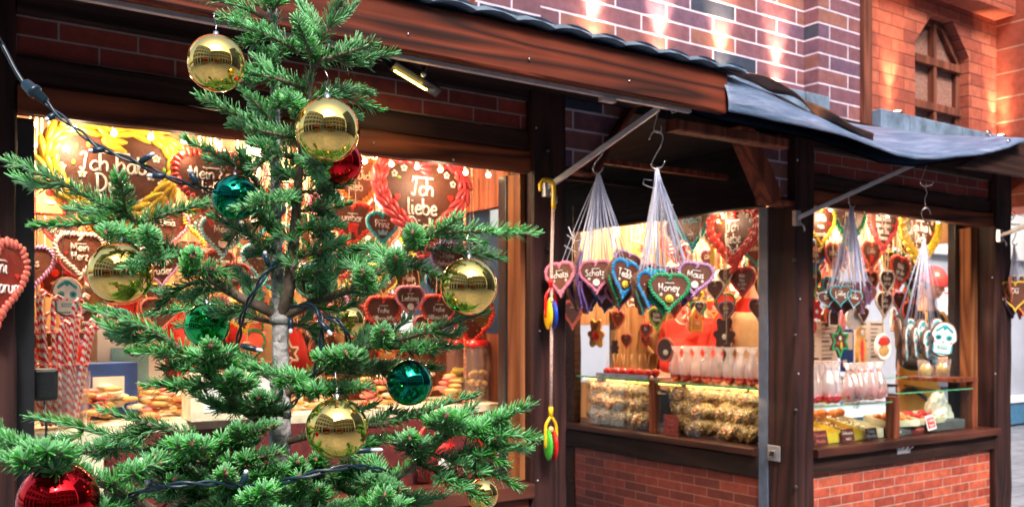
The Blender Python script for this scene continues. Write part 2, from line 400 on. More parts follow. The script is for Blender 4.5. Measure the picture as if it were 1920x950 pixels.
# ---- upper tower
T = thing('brick_tower', 'purple and orange brick castle storey rising above the stall roofs, with wooden arched window', 'building', (0, .6, 0))
mb = MB(); mb.box((-1.43, YW, 2.60), (.38, 1.9, 4.6)); part('clinker_wall', mb, B['purple'], T)
mb = MB(); mb.box((-1.76, YP, 2.60), (-1.43, 1.9, 4.6)); part('pilaster', mb, [B['purple']], T)
mb = MB(); mb.box((.38, YP, 2.60), (.736, 1.9, 4.6)); mb.box((.376, YP+.002, 2.60), (.379, YW-.001, 4.6), 1); part('pilaster', mb, [B['purple'], B['purple_y']], T)
for x in (-1.80, .772):
    mb = MB(); mb.box((x-.036, YP-.03, 2.60), (x+.034, .4, 4.6)); part('corner_trim', mb, W['trim'], T, bev=.004)
# orange wall with arched opening: x .81 .. 2.2
arch = [(1.31, 2.70), (1.31, 3.31), (1.49, 3.505), (1.71, 3.505), (1.895, 3.315), (1.895, 2.70)]
mb = MB(); z0, z1, xl, xr, yf = 2.45, 3.72, .806, 2.22, YP+.03
fl = lambda pts: mb.add([(x, yf, z) for x, z in pts], [tuple(range(len(pts)))], False)
fl([(xl, z0), (1.31, z0), (1.31, 3.31), (xl, 3.31)]); fl([(xl, 3.31), (1.31, 3.31), (1.49, 3.505), (1.49, z1), (xl, z1)])
fl([(1.49, 3.505), (1.71, 3.505), (1.71, z1), (1.49, z1)]); fl([(1.71, 3.505), (1.895, 3.315), (xr, 3.315), (xr, z1), (1.71, z1)])
fl([(1.895, z0), (xr, z0), (xr, 3.315), (1.895, 3.315)]); fl([(1.31, z0), (1.895, z0), (1.895, 2.70), (1.31, 2.70)])
for a, b_ in zip(arch, arch[1:]+arch[:1]): mb.add([(a[0], yf, a[1]), (b_[0], yf, b_[1]), (b_[0], yf+.10, b_[1]), (a[0], yf+.10, a[1])], [(0, 1, 2, 3)], False)
mb.box((xl, yf+.12, z0), (xr, 1.9, z1))
part('orange_wall', mb, B['orange'], T)
tex_glass = plain('ribbed_amber_glass', (.30, .16, .13), .25, var=.3, vs=60, bs=60, bstr=.8)
mb = MB()
def strip(a, b_, wd): mb.bar((a[0], yf+.075, a[1]), (b_[0], yf+.075, b_[1]), .035, wd, 0, side=(0, 1, 0))
ia = [(x+(.02 if x < 1.6 else -.02), z-(.02 if z > 3 else 0)) for x, z in arch]
for a, b_ in zip(ia, ia[1:]): strip(a, b_, .042)
wfo = part('arched_window', mb, W['trim'], T, bev=.003)
mb = MB(); mb.prism(arch, lambda x, z, t: (x, t, z), yf+.088, yf+.098); part('pane', mb, tex_glass, wfo)
mb = MB(); mb.box((1.585, yf+.045, 2.70), (1.617, yf+.086, 3.48))
for z in (2.95, 3.22): mb.box((1.32, yf+.040, z), (1.885, yf+.087, z+.048))
part('muntin', mb, W['trim'], wfo, bev=.003)
mb = MB(); mb.box((.81, YP-.10, 3.60), (2.21, 1.0, 3.80)); part('cornice', mb, B['orange'], T, bev=.006)
mb = MB(); mb.box((2.225, -.02, 2.40), (2.62, .9, 3.86)); mb.box((2.222, -.018, 2.42), (2.2245, .88, 3.84), 1); part('pilaster', mb, [B['orange_y'], B['orange_y']], T)
mb = MB(); mb.box((-3.9, yf, 2.45), (-1.84, 1.9, 4.6)); part('orange_wall', mb, B['orange'], T)
# slate course at the foot of the walls
for xa, xb in ((-3.9, .372), (.81, 2.2)):
  mb = MB(); x = xa
  while x < xb-.02:
    L = random.uniform(.26, .29); x2 = min(x+L, xb)
    mb.box((x, .07+random.uniform(-.003, .003), 2.728), (x2-.006, .26, 2.832)); x += L
  part('slate_course', mb, P['slate'], T, bev=.006)

# ---- roof with eaves
RF = thing('stall_roof', 'slate shingle roof over both stalls with a deep red stained fascia board', 'roof', (0, .2, 2.5))
mb = MB()
def roof_z(y): return 2.605+(y+.53)*.195
row = 0; y = -.56
while y < .08:
    y2 = y+.19; x = -4.3-.08*(row % 2)
    while x < -1.10:
        w_ = .150; lift = .006*row*0; dz = random.uniform(-.002, .002)
        def fn(u, v, x=x, y=y, y2=y2, dz=dz): return (x+u*w_*1.03, y+(y2-y)*v*1.1-.012*math.sin(math.pi*u), roof_z(y+(y2-y)*v)+.010*math.sin(math.pi*u)+dz+.010-.012*v)
        def fb(u, v, x=x, y=y, y2=y2, dz=dz): q = fn(u, v, x, y, y2, dz); return (q[0], q[1], q[2]-.012)
        mb.grid(fn, 5, 1); mb.grid(fb, 5, 1)
        e = [fn(i/5, 0) for i in range(6)]+[fb(i/5, 0) for i in range(5, -1, -1)]
        mb.add(e, [tuple(range(12))], False)
        x += w_
    y += .15; row += 1
part('slates', mb, P['slate'], RF)
mb = MB(); mb.add([(-4.4, -.53, 2.585), (-1.09, -.53, 2.585), (-1.09, .13, 2.715), (-4.4, .13, 2.715)], [(0, 1, 2, 3)], False)

DX = [-1.09, -.75, -.5, -.25, 0, .25, .45, .85, 1.12, 2.9]; DZ = [2.440, 2.440, 2.436, 2.416, 2.386, 2.394, 2.428, 2.500, 2.56, 2.57]
for (xa, za), (xb, zb_) in zip(zip(DX, DZ), list(zip(DX, DZ))[1:]): mb.add([(xa, -.455, za), (xb, -.455, zb_), (xb, .13, 2.69), (xa, .13, 2.69)], [(0, 1, 2, 3)], False)
part('roof_deck', mb, P['slate'], RF)
mb = MB(); mb.hewn((-4.4, -.535, 2.445), (-1.075, -.495, 2.592), 0, .002, 40); part('fascia_board', mb, W['fascia'], RF)
mb = MB(); mb.prism([(.60, 2.425), (.60, 2.415), (3.2, 2.45), (3.2, 2.61), (1.15, 2.60), (.82, 2.50)], lambda x, z, y: (x, y, z), -.50, -.465); part('fascia_board', mb, W['dark'], RF)
mb = MB(); mb.box((-4.4, -.475, 2.440), (-1.2, -.455, 2.452)); mb.box((-1.63, -.478, 2.425), (-1.57, -.452, 2.439)); part('awning_rail', mb, P['alu'], RF)
mb = MB(); mb.box((-4.4, -.45, 2.553), (-1.09, -.03, 2.565)); 
for (xa, za), (xb, zb_) in zip(zip(DX, DZ), list(zip(DX, DZ))[1:]): mb.add([(xa, -.452, za-.008), (xb, -.452, zb_-.008), (xb, .12, 2.675), (xa, .12, 2.675)], [(0, 1, 2, 3)], False)
part('soffit', mb, W['dark'], RF)
mb = MB()
for px, py in ((765, 64), (992, 111), (1180, 152)):
    p = on_y(px, py, -.537); mb = MB(); mb.lathe([(0, .0), (.004, 0), (.0045, .003), (0, .004)], p, 10, axis=(0, -1, 0)); part('screw', mb, P['steel'], RF)

# ---- common stall pieces
def header(x0, x1, y, S):
    mb = MB(); mb.hewn((x0, y-.035, 2.24), (x1, y+.02, 2.320), 0, .003, 30); part('lintel_beam', mb, W['beam'], S)
    mb = MB(); mb.hewn((x0, y-.022, 2.322), (x1, y+.02, 2.402), 0, .003, 30); part('dark_beam', mb, W['dark'], S)
    mb = MB(); mb.box((x0, y-.004, 2.403), (x1, y+.02, 2.518)); part('brick_band', mb, B['band'], S)
    mb = MB(); mb.hewn((x0, y-.03, 2.519), (x1, y+.02, 2.70), 0, .003, 30); part('dark_beam', mb, W['dark'], S)
def post(x0, x1, y0, y1, S, label=None, z1=2.56, mat='post'):
    mb = MB(); mb.hewn((x0, y0, 0), (x1, y1, z1), 2, .0035, 26)
    return part('corner_post', mb, W[mat], S, label=label)
def bolts(pts, S):
    mb = MB()
    for p in pts: mb.lathe([(0, 0), (.009, 0), (.009, .006), (.005, .007), (.005, .013), (0, .013)], p, 6, axis=(0, -1, 0))
    part('bolt', mb, P['black'], S)
# ---- left stall
SA = thing('market_stall', 'left gingerbread stall with wide lit shop window behind the fir tree', 'market stall', (-2.5, .9, 0), group='timber gingerbread stalls')
header(-3.36, -1.615, 0, SA)
post(-3.62, -3.362, -.03, .11, SA, mat='jamb' if False else 'post')
post(-1.615, -1.453, -.05, .11, SA)
bolts([on_y(1026, 282, -.055), on_y(1027, 468, -.055), on_y(1024, 805, -.055)], SA)
mb = MB(); mb.box((-3.36, .035, 1.06), (-3.308, .11, 2.24)); part('window_frame', mb, P['black'], SA, label='blue black metal frame edge', bev=.003)
mb = MB(); mb.box((-1.648, .085, 1.06), (-1.617, .14, 2.24)); part('window_frame', mb, P['black'], SA, bev=.003)
mb = MB(); mb.hewn((-1.617-.001, .112, 0), (-1.50, .15, 2.5), 2, .001, 4); part('jamb', mb, W['jamb'], SA)
mb = MB(); mb.box((-1.640, -.0, 1.06), (-1.6165, .084, 2.238)); part('jamb', mb, W['jamb'], SA)
mb = MB(); mb.box((-3.307, .097, 1.06), (-1.649, .101, 2.30)); part('window_pane', mb, G['glass'], SA)
mb = MB(); mb.hewn((-3.36, -.07, 1.00), (-1.62, .16, 1.055), 0, .002, 20); part('counter', mb, W['counter'], SA)
mb = MB(); mb.hewn((-3.36, -.03, .84), (-1.62, .06, .998), 0, .002, 20); part('apron_board', mb, W['beam'], SA)
mb = MB(); mb.box((-3.36, 0, 0), (-1.62, .06, .839)); part('brick_panel', mb, B['red'], SA)
mb = MB(); mb.box((-3.62, .02, 0), (-3.58, 1.95, 2.6)); part('side_wall', mb, W['post'], SA)
mb = MB(); mb.box((-3.58, 1.9, 0), (-1.45, 1.95, 2.6)); part('back_wall', mb, W['pine'], SA)
mb = MB(); mb.box((-3.58, .02, 2.41), (-1.45, 1.9, 2.45)); part('ceiling_boards', mb, W['piney'], SA)
mb = MB(); mb.box((-1.50, .16, 0), (-1.455, 1.9, 1.62)); mb.box((-1.50, .16, 2.16), (-1.455, 1.9, 2.6)); mb.box((-1.50, 1.5, 1.62), (-1.455, 1.9, 2.16)); part('passage_wall', mb, W['brace'], SA)
mb = MB(); mb.box((-1.4545, .16, 0), (-1.45, 1.9, 1.62)); mb.box((-1.4545, .16, 2.16), (-1.45, 1.9, 2.56)); part('outer_boards', mb, W['shade_dark'], SA)
mb = MB(); mb.box((-3.55, .8, .28), (-1.51, 1.89, .30)); part('floor_boards', mb, W['piney'], SA)
mb = MB(); mb.box((-3.5, .30, 1.30), (-1.51, .78, 1.33)); part('display_shelf', mb, P['cream'], SA)
mb = MB(); mb.box((-3.5, .30, 1.0), (-1.51, .305, 1.2995)); part('display_front', mb, P['sign'], SA)
mb = MB(); mb.box((-3.5, 1.62, 1.2), (-1.6, 1.89, 1.225)); mb.box((-3.5, 1.66, 1.62), (-1.6, 1.89, 1.645)); part('wall_shelf', mb, W['piney'], SA)
mb = MB(); mb.box((-3.5, .06, .0), (-1.5, .1, .9)); part('inner_panel', mb, W['pine'], SA)
for st, pts_ in ((SA, ((1005, 240), (1012, 620), (1008, 900), (700, 268), (850, 300))), ):
    for px, py in pts_: mb = MB(); mb.lathe([(0, 0), (.0035, 0), (.004, .0025), (0, .0035)], on_y(px, py, -.056 if px > 960 else -.038), 8, axis=(0, -1, 0)); part('screw', mb, P['plate'], st)
# ---- right stall (front faces the lane, left side faces the passage)
SB = thing('market_stall', 'right gingerbread stall on the corner, its two lit counters above red brick panels', 'market stall', (.9, .9, 0), group='timber gingerbread stalls')
header(.08, 1.775, 0, SB)
post(-.06, .08, -.05, .115, SB); post(1.775, 1.955, -.05, .13, SB)
mb = MB(); mb.box((1.698, .06, 1.05), (1.7745, .13, 2.238)); part('jamb', mb, W['jamb'], SB)
mb = MB(); mb.box((1.655, .132, 1.06), (1.76, .18, 2.30)); part('window_frame', mb, P['black'], SB, bev=.003)
mb = MB(); mb.box((1.76, .131, 0), (1.95, .18, 2.5)); part('jamb', mb, W['jamb'], SB)
bolts([on_y(1488, 487, -.055), on_y(1490, 628, -.055), on_y(1491, 768, -.055), on_y(1491, 912, -.055)], SB)
mb = MB(); mb.box((-.062, .116, 0), (-.01, .175, 2.24)); part('window_frame', mb, P['bluealu'], SB, bev=.003, label='blue grey metal profile beside the corner post')
mb = MB(); mb.hewn((.08, -.075, 1.012), (1.79, .22, 1.052), 0, .002, 24); part('counter', mb, W['counter'], SB)
mb = MB(); mb.hewn((.08, -.04, .925), (1.775, .04, 1.010), 0, .003, 24); part('apron_board', mb, W['dark'], SB)
mb = MB(); mb.box((.081, -.012, 0), (1.774, .05, .924)); part('brick_panel', mb, B['red'], SB)
for px, py in ((1495, 300), (1500, 560), (1497, 700), (1860, 520), (1866, 700), (1620, 398), (1760, 414)): mb = MB(); mb.lathe([(0, 0), (.0045, 0), (.005, .0025), (0, .0035)], on_y(px, py, -.056 if (px < 1600 or px > 1800) else -.038), 8, axis=(0, -1, 0)); part('screw', mb, P['plate'], SB)
# passage side
mb = MB(); mb.hewn((-.10, .176, 1.008), (.22, 1.9, 1.048), 1, .002, 24); part('counter', mb, W['countery'], SB)
mb = MB(); mb.hewn((-.075, .176, .90), (.02, 1.9, 1.006), 1, .003, 24); part('apron_board', mb, W['darky'], SB)
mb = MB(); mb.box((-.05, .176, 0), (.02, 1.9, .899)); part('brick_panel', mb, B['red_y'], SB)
mb = MB(); mb.hewn((-.075, .176, 2.245), (.0, 1.95, 2.60), 1, .003, 24); part('lintel_beam', mb, W['shade_dark'], SB)
mb = MB(); mb.hewn((-.06, 1.64, 0), (.0, 1.95, 2.5), 2, .003, 20); part('corner_post', mb, W['dark'], SB)
mb = MB(); mb.box((.0, .05, 2.42), (1.95, 1.9, 2.46)); part('ceiling_boards', mb, W['piney'], SB)
mb = MB(); mb.box((0, 1.9, 0), (1.95, 1.95, 1.28)); mb.box((0, 1.9, 1.66), (1.95, 1.95, 2.6)); mb.box((.50, 1.9, 1.28), (1.15, 1.95, 1.66)); mb.box((1.86, 1.9, 1.28), (1.95, 1.95, 1.66)); part('back_wall', mb, W['pine'], SB)
mb = MB(); mb.box((1.90, .18, 0), (1.95, 1.9, 1.0)); part('side_wall', mb, W['pine'], SB)
mb = MB(); mb.box((1.90, .18, 2.18), (1.95, 1.9, 2.6)); part('side_header', mb, W['pine'], SB)
mb = MB(); mb.box((.43, .43, .28), (1.89, 1.89, .30)); part('floor_boards', mb, W['piney'], SB)
mb = MB(); mb.box((.05, .06, 0), (1.89, .42, .99)); mb.box((.0, .42, 0), (.42, 1.88, .99)); part('inner_counter', mb, W['pine'], SB)
# latch plates
for px, py, nm in ((1694, 837, 'a'), (1451, 849, 'b')):
    if nm == 'a':
        p = on_y(px, py, -.045); L = thing('latch', 'zinc latch plate with two rings on the beam under the front counter', 'latch', p)
        mb = MB(); mb.box((-.058, -.004, -.036), (.058, .004, .036)); part('plate', mb, P['plate'], L, False, bev=.002)
        for cx in (-.004, .040):
            mb = MB(); mb.tube([(cx+.024*math.cos(a), -.014-.010*math.sin(a), .012*math.sin(a)) for a in [i*2*math.pi/16 for i in range(17)]], .0045, 6); part('ring', mb, P['steel'], L, False)
    else:
        p = on_x(px, py, -.068); L = thing('latch', 'small square zinc latch plate low on the corner post', 'latch', p)
        mb = MB(); mb.box((-.003, -.038, -.038), (.003, .038, .038)); part('plate', mb, P['plate'], L, False, bev=.002)
        mb = MB(); mb.box((-.018, -.016, -.014), (-.003, .016, .014)); part('catch', mb, P['steel'], L, False, bev=.003)
# ---- passage between: spandrels, braces, ceiling
PG = thing('passage_arch', 'braced timber opening between the two stalls with purple brick corner spandrels', 'archway', (-.75, .1, 2.2))
la = [(-1.452, 2.56), (-1.452, 2.285), (-1.30, 2.285), (-1.10, 2.56)]
mb = MB(); mb.prism(la, lambda x, z, t: (x, t, z), .0, .05); part('spandrel', mb, B['purple'], PG)
ra = [(-.061, 2.56), (-.061, 2.258), (-.19, 2.258), (-.40, 2.56)]
mb = MB(); mb.prism(ra, lambda x, z, t: (x, t, z), -.002, .05); part('spandrel', mb, B['purple'], PG)
def brace(pa, pb, wx, wy): mb = MB(); mb.bar(pa, pb, wy, wx, side=(0, 1, 0)); part('brace', mb, W['brace'], PG, bev=.004)
brace((-1.305, -.015, 2.26), (-1.085, -.015, 2.57), .022, .08)
brace((-.215, -.03, 2.24), (-.445, -.03, 2.575), .085, .085)
mb = MB(); mb.hewn((-.235, -.045, 2.228), (-.06, .05, 2.254), 0, .001, 6); part('ledger', mb, W['brace'], PG)
mb = MB(); mb.hewn((-1.452, -.02, 2.262), (-1.28, .05, 2.284), 0, .001, 6); part('ledger', mb, W['brace'], PG)
mb = MB(); mb.box((-1.45, .05, 2.56), (-.07, 1.9, 2.60)); part('ceiling_boards', mb, W['shade_dark'], PG)
for yy, zz in ((.35, 2.40), (1.0, 2.44)):
    mb = MB(); mb.box((-1.45, yy, zz), (-.08, yy+.03, zz+.025)); part('cross_rail', mb, W['brace'] if yy < .5 else W['darky'], PG)
mb = MB(); mb.hewn((-1.2, -.40, 2.39), (-.55, -.34, 2.435), 0, .002, 12); part('eave_batten', mb, W['brace'], PG)

# ---- clear tarpaulin sagging over the corner eave
def tarp_mat():
    m, n, l, b = newmat('plastic_tarpaulin'); v = coords(n, l, (1.0, 7, 7)); nz = noise(n, l, v, 3.0, 6, .68)
    l.new(ramp(n, l, nz, [(.30, (.04, .10, .17)), (.5, (.12, .17, .29)), (.72, (.30, .33, .48))]), b.inputs['Base Color'])  # pale streaks put the highlights of the plastic into its colour
    b.inputs['Roughness'].default_value = .42; b.inputs['Specular IOR Level'].default_value = .35
    bump(n, l, b, nz, .9, .02); return m
TM = tarp_mat()
TP = thing('tarpaulin', 'clear bluish plastic sheet sagging over the eave above the corner stall', 'tarpaulin', (0, -.3, 2.5))
xs = [-1.09, -.75, -.5, -.25, 0, .25, .45, .85, 1.12]
zt = [2.600, 2.565, 2.515, 2.458, 2.425, 2.432, 2.465, 2.545, 2.620]; zb = [2.442, 2.444, 2.440, 2.420, 2.392, 2.400, 2.436, 2.508, 2.592]
itp = lambda x, t: float(np.mean([np.interp(x+q, xs, t) for q in (-.12, -.07, -.03, 0, .03, .07, .12)]))
def tf(u, v):
    x = -1.09+2.21*u; a, b_ = itp(x, zt), itp(x, zb)
    wr = .0028*math.sin(x*9+v*5)+.0010*math.sin(x*27+v*13+2*math.sin(x*5))
    if v < .6:
        k = v/.6; y = .10+(-.50-.10)*k; z = 2.735+(a-2.735)*k+.012*math.sin(math.pi*k)*math.sin(math.pi*u)
    else:
        k = (v-.6)/.4; y = -.50-.055*math.sin(math.pi*k*.6); z = a+(b_-a)*k
    return (x, y+wr*.6*min(1, v*2), z+wr)
mb = MB(); mb.grid(tf, 110, 36); o = part('sheet', mb, TM, TP); so = o.modifiers.new('t', 'SOLIDIFY'); so.thickness = .003
mb = MB()
def fold(u, v):
    x = -1.08+.92*u; a = itp(x, zt); an = .5+1.6*math.sin(u*5.2+.4); hw = (v-.5)*(.030+.024*math.sin(math.pi*u))
    return (x-hw*.5, -.525-.012*math.sin(u*7)+hw*math.sin(an), a+.012+hw*math.cos(an)+.003*math.sin(x*26))
mb.grid(fold, 50, 4); o = part('folded_hem', mb, plain('brown_tarp_hem', (.13, .055, .03), .4, var=.5, vs=12, bs=30, bstr=.6), TP); so = o.modifiers.new('t', 'SOLIDIFY'); so.thickness = .003
for px, py in ((1884, 268), (1846, 252)):
    mb = MB(); p = on_y(px, py, -.52); mb.tube([(p.x+.014*math.cos(a), p.y-.02, p.z+.014*math.sin(a)) for a in [i*2*math.pi/12 for i in range(13)]], .004, 5); part('eyelet', mb, P['steel'], TP)

# ---- lamps of the place
ORD = ('first', 'second', 'third', 'fourth', 'fifth', 'sixth', 'seventh', 'eighth', 'ninth', 'tenth', 'eleventh', 'twelfth', 'thirteenth', 'fourteenth', 'fifteenth', 'sixteenth', 'seventeenth', 'eighteenth', 'nineteenth', 'twentieth')+tuple('twenty '+q for q in ('first', 'second', 'third', 'fourth', 'fifth', 'sixth', 'seventh', 'eighth', 'ninth'))+tuple('thirty '+q for q in ('zero', 'first', 'second', 'third', 'fourth', 'fifth'))
def uplight(px, py, y, e, nm):
    p = on_y(px, py, y-.050); p.z = 2.850
    t = thing('uplight', nm, 'lamp', p, group='uplights on the slate course')
    mb = MB(); mb.lathe([(0, -.018), (.026, -.018), (.030, -.006), (.030, .004), (.026, .006)], (0, 0, 0), 20); part('housing', mb, P['black'], t, False)
    mb = MB(); mb.ell((0, 0, .004), .025, .025, .008, 16, 8); part('lens', mb, G['up'], t, False)
    lamp('SPOT', p+Vector((0, 0, .02)), e*.16, (1, .62, .34), t, spot_size=R(100), spot_blend=1, shadow_soft_size=.012, aim=(0, .06, 1))
    lamp('SPOT', p+Vector((0, -.03, .02)), e*1.9, (1, .62, .34), t, spot_size=R(44), spot_blend=1, shadow_soft_size=.012, aim=(0, .20, 1))
for i, (px, py, y, nm) in enumerate((
    (1125, 85, YW, 'glowing uplight at the purple wall, leftmost above the long red fascia'),
    (1250, 114, YW, 'glowing uplight at the purple wall above the diagonal aluminium rail end'),
    (1365, 140, YW, 'glowing uplight where the fascia board meets the plastic sheet'),
    (1470, 163, YW, 'glowing uplight on slates beside the purple corner pilaster'),
    (1682, 208, YP+.03, 'glowing uplight on the slate course left of the arched window'),
    (1876, 246, YP+.03, 'glowing uplight on the slate course right of the arched window'))):
    uplight(px, py, y, 30 if i < 4 else 16, nm)
def bulb(p, nm, group, r=.017, e=0, name='bulb_lamp'):
    t = thing(name, nm, 'light bulb', p, group=group)
    mb = MB(); mb.ell((0, 0, -.004), r, r, r, 12, 8); part('bulb', mb, G['bulb'], t, False)
    mb = MB(); mb.lathe([(0, .03), (r*.7, .03), (r*.8, .01), (r*.6, .008)], (0, 0, 0), 12); part('socket', mb, P['cream'], t, False)
    if e: lamp('POINT', Vector(p)+Vector((0, .02, -.04)), e, (1, .74, .48), t, shadow_soft_size=.03)
    return t
for i, px in enumerate((63, 140, 214, 283, 345, 410, 470, 560, 620, 684, 734, 782, 826, 873, 916)):
    p = on_y(px, 300, .17); p.z = 2.255
    bulb(p, ('%s bulb from the left in the row behind the left stall beam' % ORD[i]), 'bulb row of the left stall', .009, 1.1 if i in (1, 4, 8, 12) else 0)
LE = 19
for i, (x, y) in enumerate(((.03, .5), (.03, 1.0), (.03, 1.45), (.4, .09), (.9, .09), (1.4, .09))):  # small bulbs added to brighten the fronts of the hanging hearts
    bulb((x, y, 2.262), ('near', 'middle', 'far', 'left', 'centre', 'right')[i]+' small added bulb behind the right stall beam lighting heart fronts at the '+('passage window' if i < 3 else 'front window'), 'added bulbs lighting the right stall hearts', .009, .8)
for x in (-3.2, -2.6, -2.0):
    bulb((x, .42, 2.36), {-3.2: 'left', -2.6: 'middle', -2.0: 'right'}[x]+' round warm ceiling bulb over the left stall window display', 'ceiling bulbs of the left stall', .022, LE)
for x in (-2.9, -2.2): bulb((x, 1.3, 2.36), ('left' if x < -2.5 else 'right')+' warm ceiling bulb near the back of the left stall', 'rear ceiling bulbs of the left stall', .022, LE)
for p in (on_y(892, 366, 1.3), on_y(915, 357, 1.3)):
    p.z = min(p.z, 2.385); bulb(p, ('near' if p.x < on_y(900, 360, 1.3).x else 'far')+' of the paired warm bulbs under the left stall ceiling boards', 'paired bulbs of the left stall', .022, 0)
bulb(on_y(1733, 426, .5), 'round glowing bulb left of its neighbour under the right stall ceiling', 'front bulbs of the right stall', .028, LE*.8)
bulb(on_y(1793, 428, .5), 'round glowing bulb beside the right jamb of the right stall', 'front bulbs of the right stall', .028, LE*.6)
for i, (x, y) in enumerate(((.45, .35), (.95, .35), (.3, 1.0), (.9, 1.2), (1.5, 1.3), (.3, 1.6))):
    bulb((x, y, 2.37), ORD[i]+' nearest warm ceiling bulb among hanging hearts inside the right stall', 'ceiling bulbs of the right stall', .022, LE*.9)
# floodlight under the eave
fp = on_y(790, 135, -.30)
FL = thing('floodlight', 'flat black floodlight with a glowing yellow edge under the left stall eave', 'floodlight', fp)
a, b_ = on_y(728, 112, -.33)-fp, on_y(806, 160, -.26)-fp
mb = MB(); mb.bar(a, b_+(b_-a)*.12, .07, .034, side=(0, 1, .9)); part('housing', mb, P['black'], FL, False, bev=.004)
d = (b_-a).normalized(); off = Vector((0, -.034, -.040))
mb = MB(); mb.bar(a+off+d*.005, b_+off-d*.045, .005, .005, side=(0, 1, 0)); part('light_strip', mb, G['led'], FL, False)
lamp('AREA', fp+Vector((0, 0, -.05)), .6, (1, .7, .3), FL, size=.12, aim=(0, .3, -1))
mb = MB(); c = on_y(806, 130, -.30)-fp; mb.bar(b_+Vector((-.03, 0, .02)), c+Vector((.02, .02, .08)), .03, .008); mb.bar(c+Vector((-.03, .01, .045)), c+Vector((.05, .01, .045)), .02, .02); part('bracket', mb, P['black'], FL, False)
mb = MB(); mb.lathe([(0, 0), (.010, 0), (.010, .008), (.005, .010), (0, .012)], on_y(793, 139, -.38)-fp, 8, axis=(0, -1, 0)); part('bolt', mb, P['steel'], FL, False)

# ---- square awning rails with hooks
def rail(a, b_, lab, nm='awning_strut'):
    t = thing(nm, lab, 'strut', a); a = Vector(a); b_ = Vector(b_)
    mb = MB(); mb.bar((0, 0, 0), b_-a, .020, .020); part('bar', mb, P['alu'], t, False, bev=.002)
    mb = MB(); mb.box((-.018, -.01, -.035), (.018, .012, .035)); mb.tube([(.0, -.02, -.02), (.02, -.03, -.05), (.03, -.02, -.06), (.04, -.01, -.03)], .003, 5); part('wall_bracket', mb, P['plate'], t, False)
    mb = MB(); q = b_-a; mb.box(q+Vector((-.05, -.015, .008)), q+Vector((.05, .015, .018))); mb.tube([q+Vector((.05, -.01, .01)), q+Vector((.06, -.01, -.012)), q+Vector((.08, -.01, -.005)), q+Vector((.10, -.01, .008)), q+Vector((.12, -.01, -.004))], .002, 5); part('end_plate', mb, P['alu'], t, False)
    return t
RA = (on_y(1026, 352, -.07), on_y(1235, 203, -.40)); RB = (on_y(1494, 409, -.07), on_y(1732, 300, -.40))
rail(*RA, 'square aluminium strut rising from the post to the red fascia over the passage')
rail(*RB, 'square aluminium strut rising from the corner post to the sagging plastic sheet')
rail(on_y(1875, 442, -.07), on_y(1985, 400, -.42), 'aluminium strut at the far right post, half outside the picture')
def hook(pts, lab, r=.0027):
    pts = [Vector(p) for p in pts]; t = thing('steel_hook', lab, 'hook', pts[0], group='steel hooks under the struts')
    mb = MB(); mb.tube([q-pts[0] for q in smooth_pts(pts, 6)], r, 6); part('wire', mb, P['steel'], t, False)
def hk(pxs, d, lab): hook([at(x, y, d) for x, y in pxs], lab)
D1 = depth(RA[0].lerp(RA[1], .45)); D2 = depth(RA[0].lerp(RA[1], .97)); D3 = depth(RB[0].lerp(RB[1], .42)); D4 = depth(RB[1])
hk([(1131, 278), (1128, 290), (1116, 305), (1112, 318), (1118, 325), (1126, 322), (1131, 313)], D1, 'open steel hook carrying the bunch of pink Schatzi hearts')
hk([(1238, 202), (1233, 215), (1228, 232), (1226, 243), (1232, 249), (1240, 245), (1239, 236)], D2, 'upper steel hook hooked over the strut end above the Honey hearts')
hk([(1217, 262), (1222, 250), (1232, 246), (1242, 254), (1240, 270), (1224, 300), (1222, 312), (1231, 317), (1241, 312), (1247, 302)], D2, 'lower steel S hook carrying the bunch with the Honey heart')
hk([(1597, 352), (1594, 360), (1592, 375), (1594, 386), (1600, 390), (1602, 384)], D3, 'short steel hook carrying the bunch of small dark hearts')
hk([(1742, 299), (1738, 310), (1728, 335), (1726, 344), (1734, 349), (1746, 347), (1750, 341)], D4, 'topmost steel hook of the chain above the skull cookies')
hk([(1737, 345), (1735, 352), (1738, 362), (1734, 372), (1735, 382), (1736, 388)], D4, 'middle steel hook of the chain above the skull cookies')
hk([(1745, 402), (1742, 393), (1735, 390), (1728, 396), (1730, 408), (1740, 424), (1740, 437), (1734, 443), (1727, 440), (1725, 433)], D4, 'lowest steel S hook of the chain above the skull cookies')
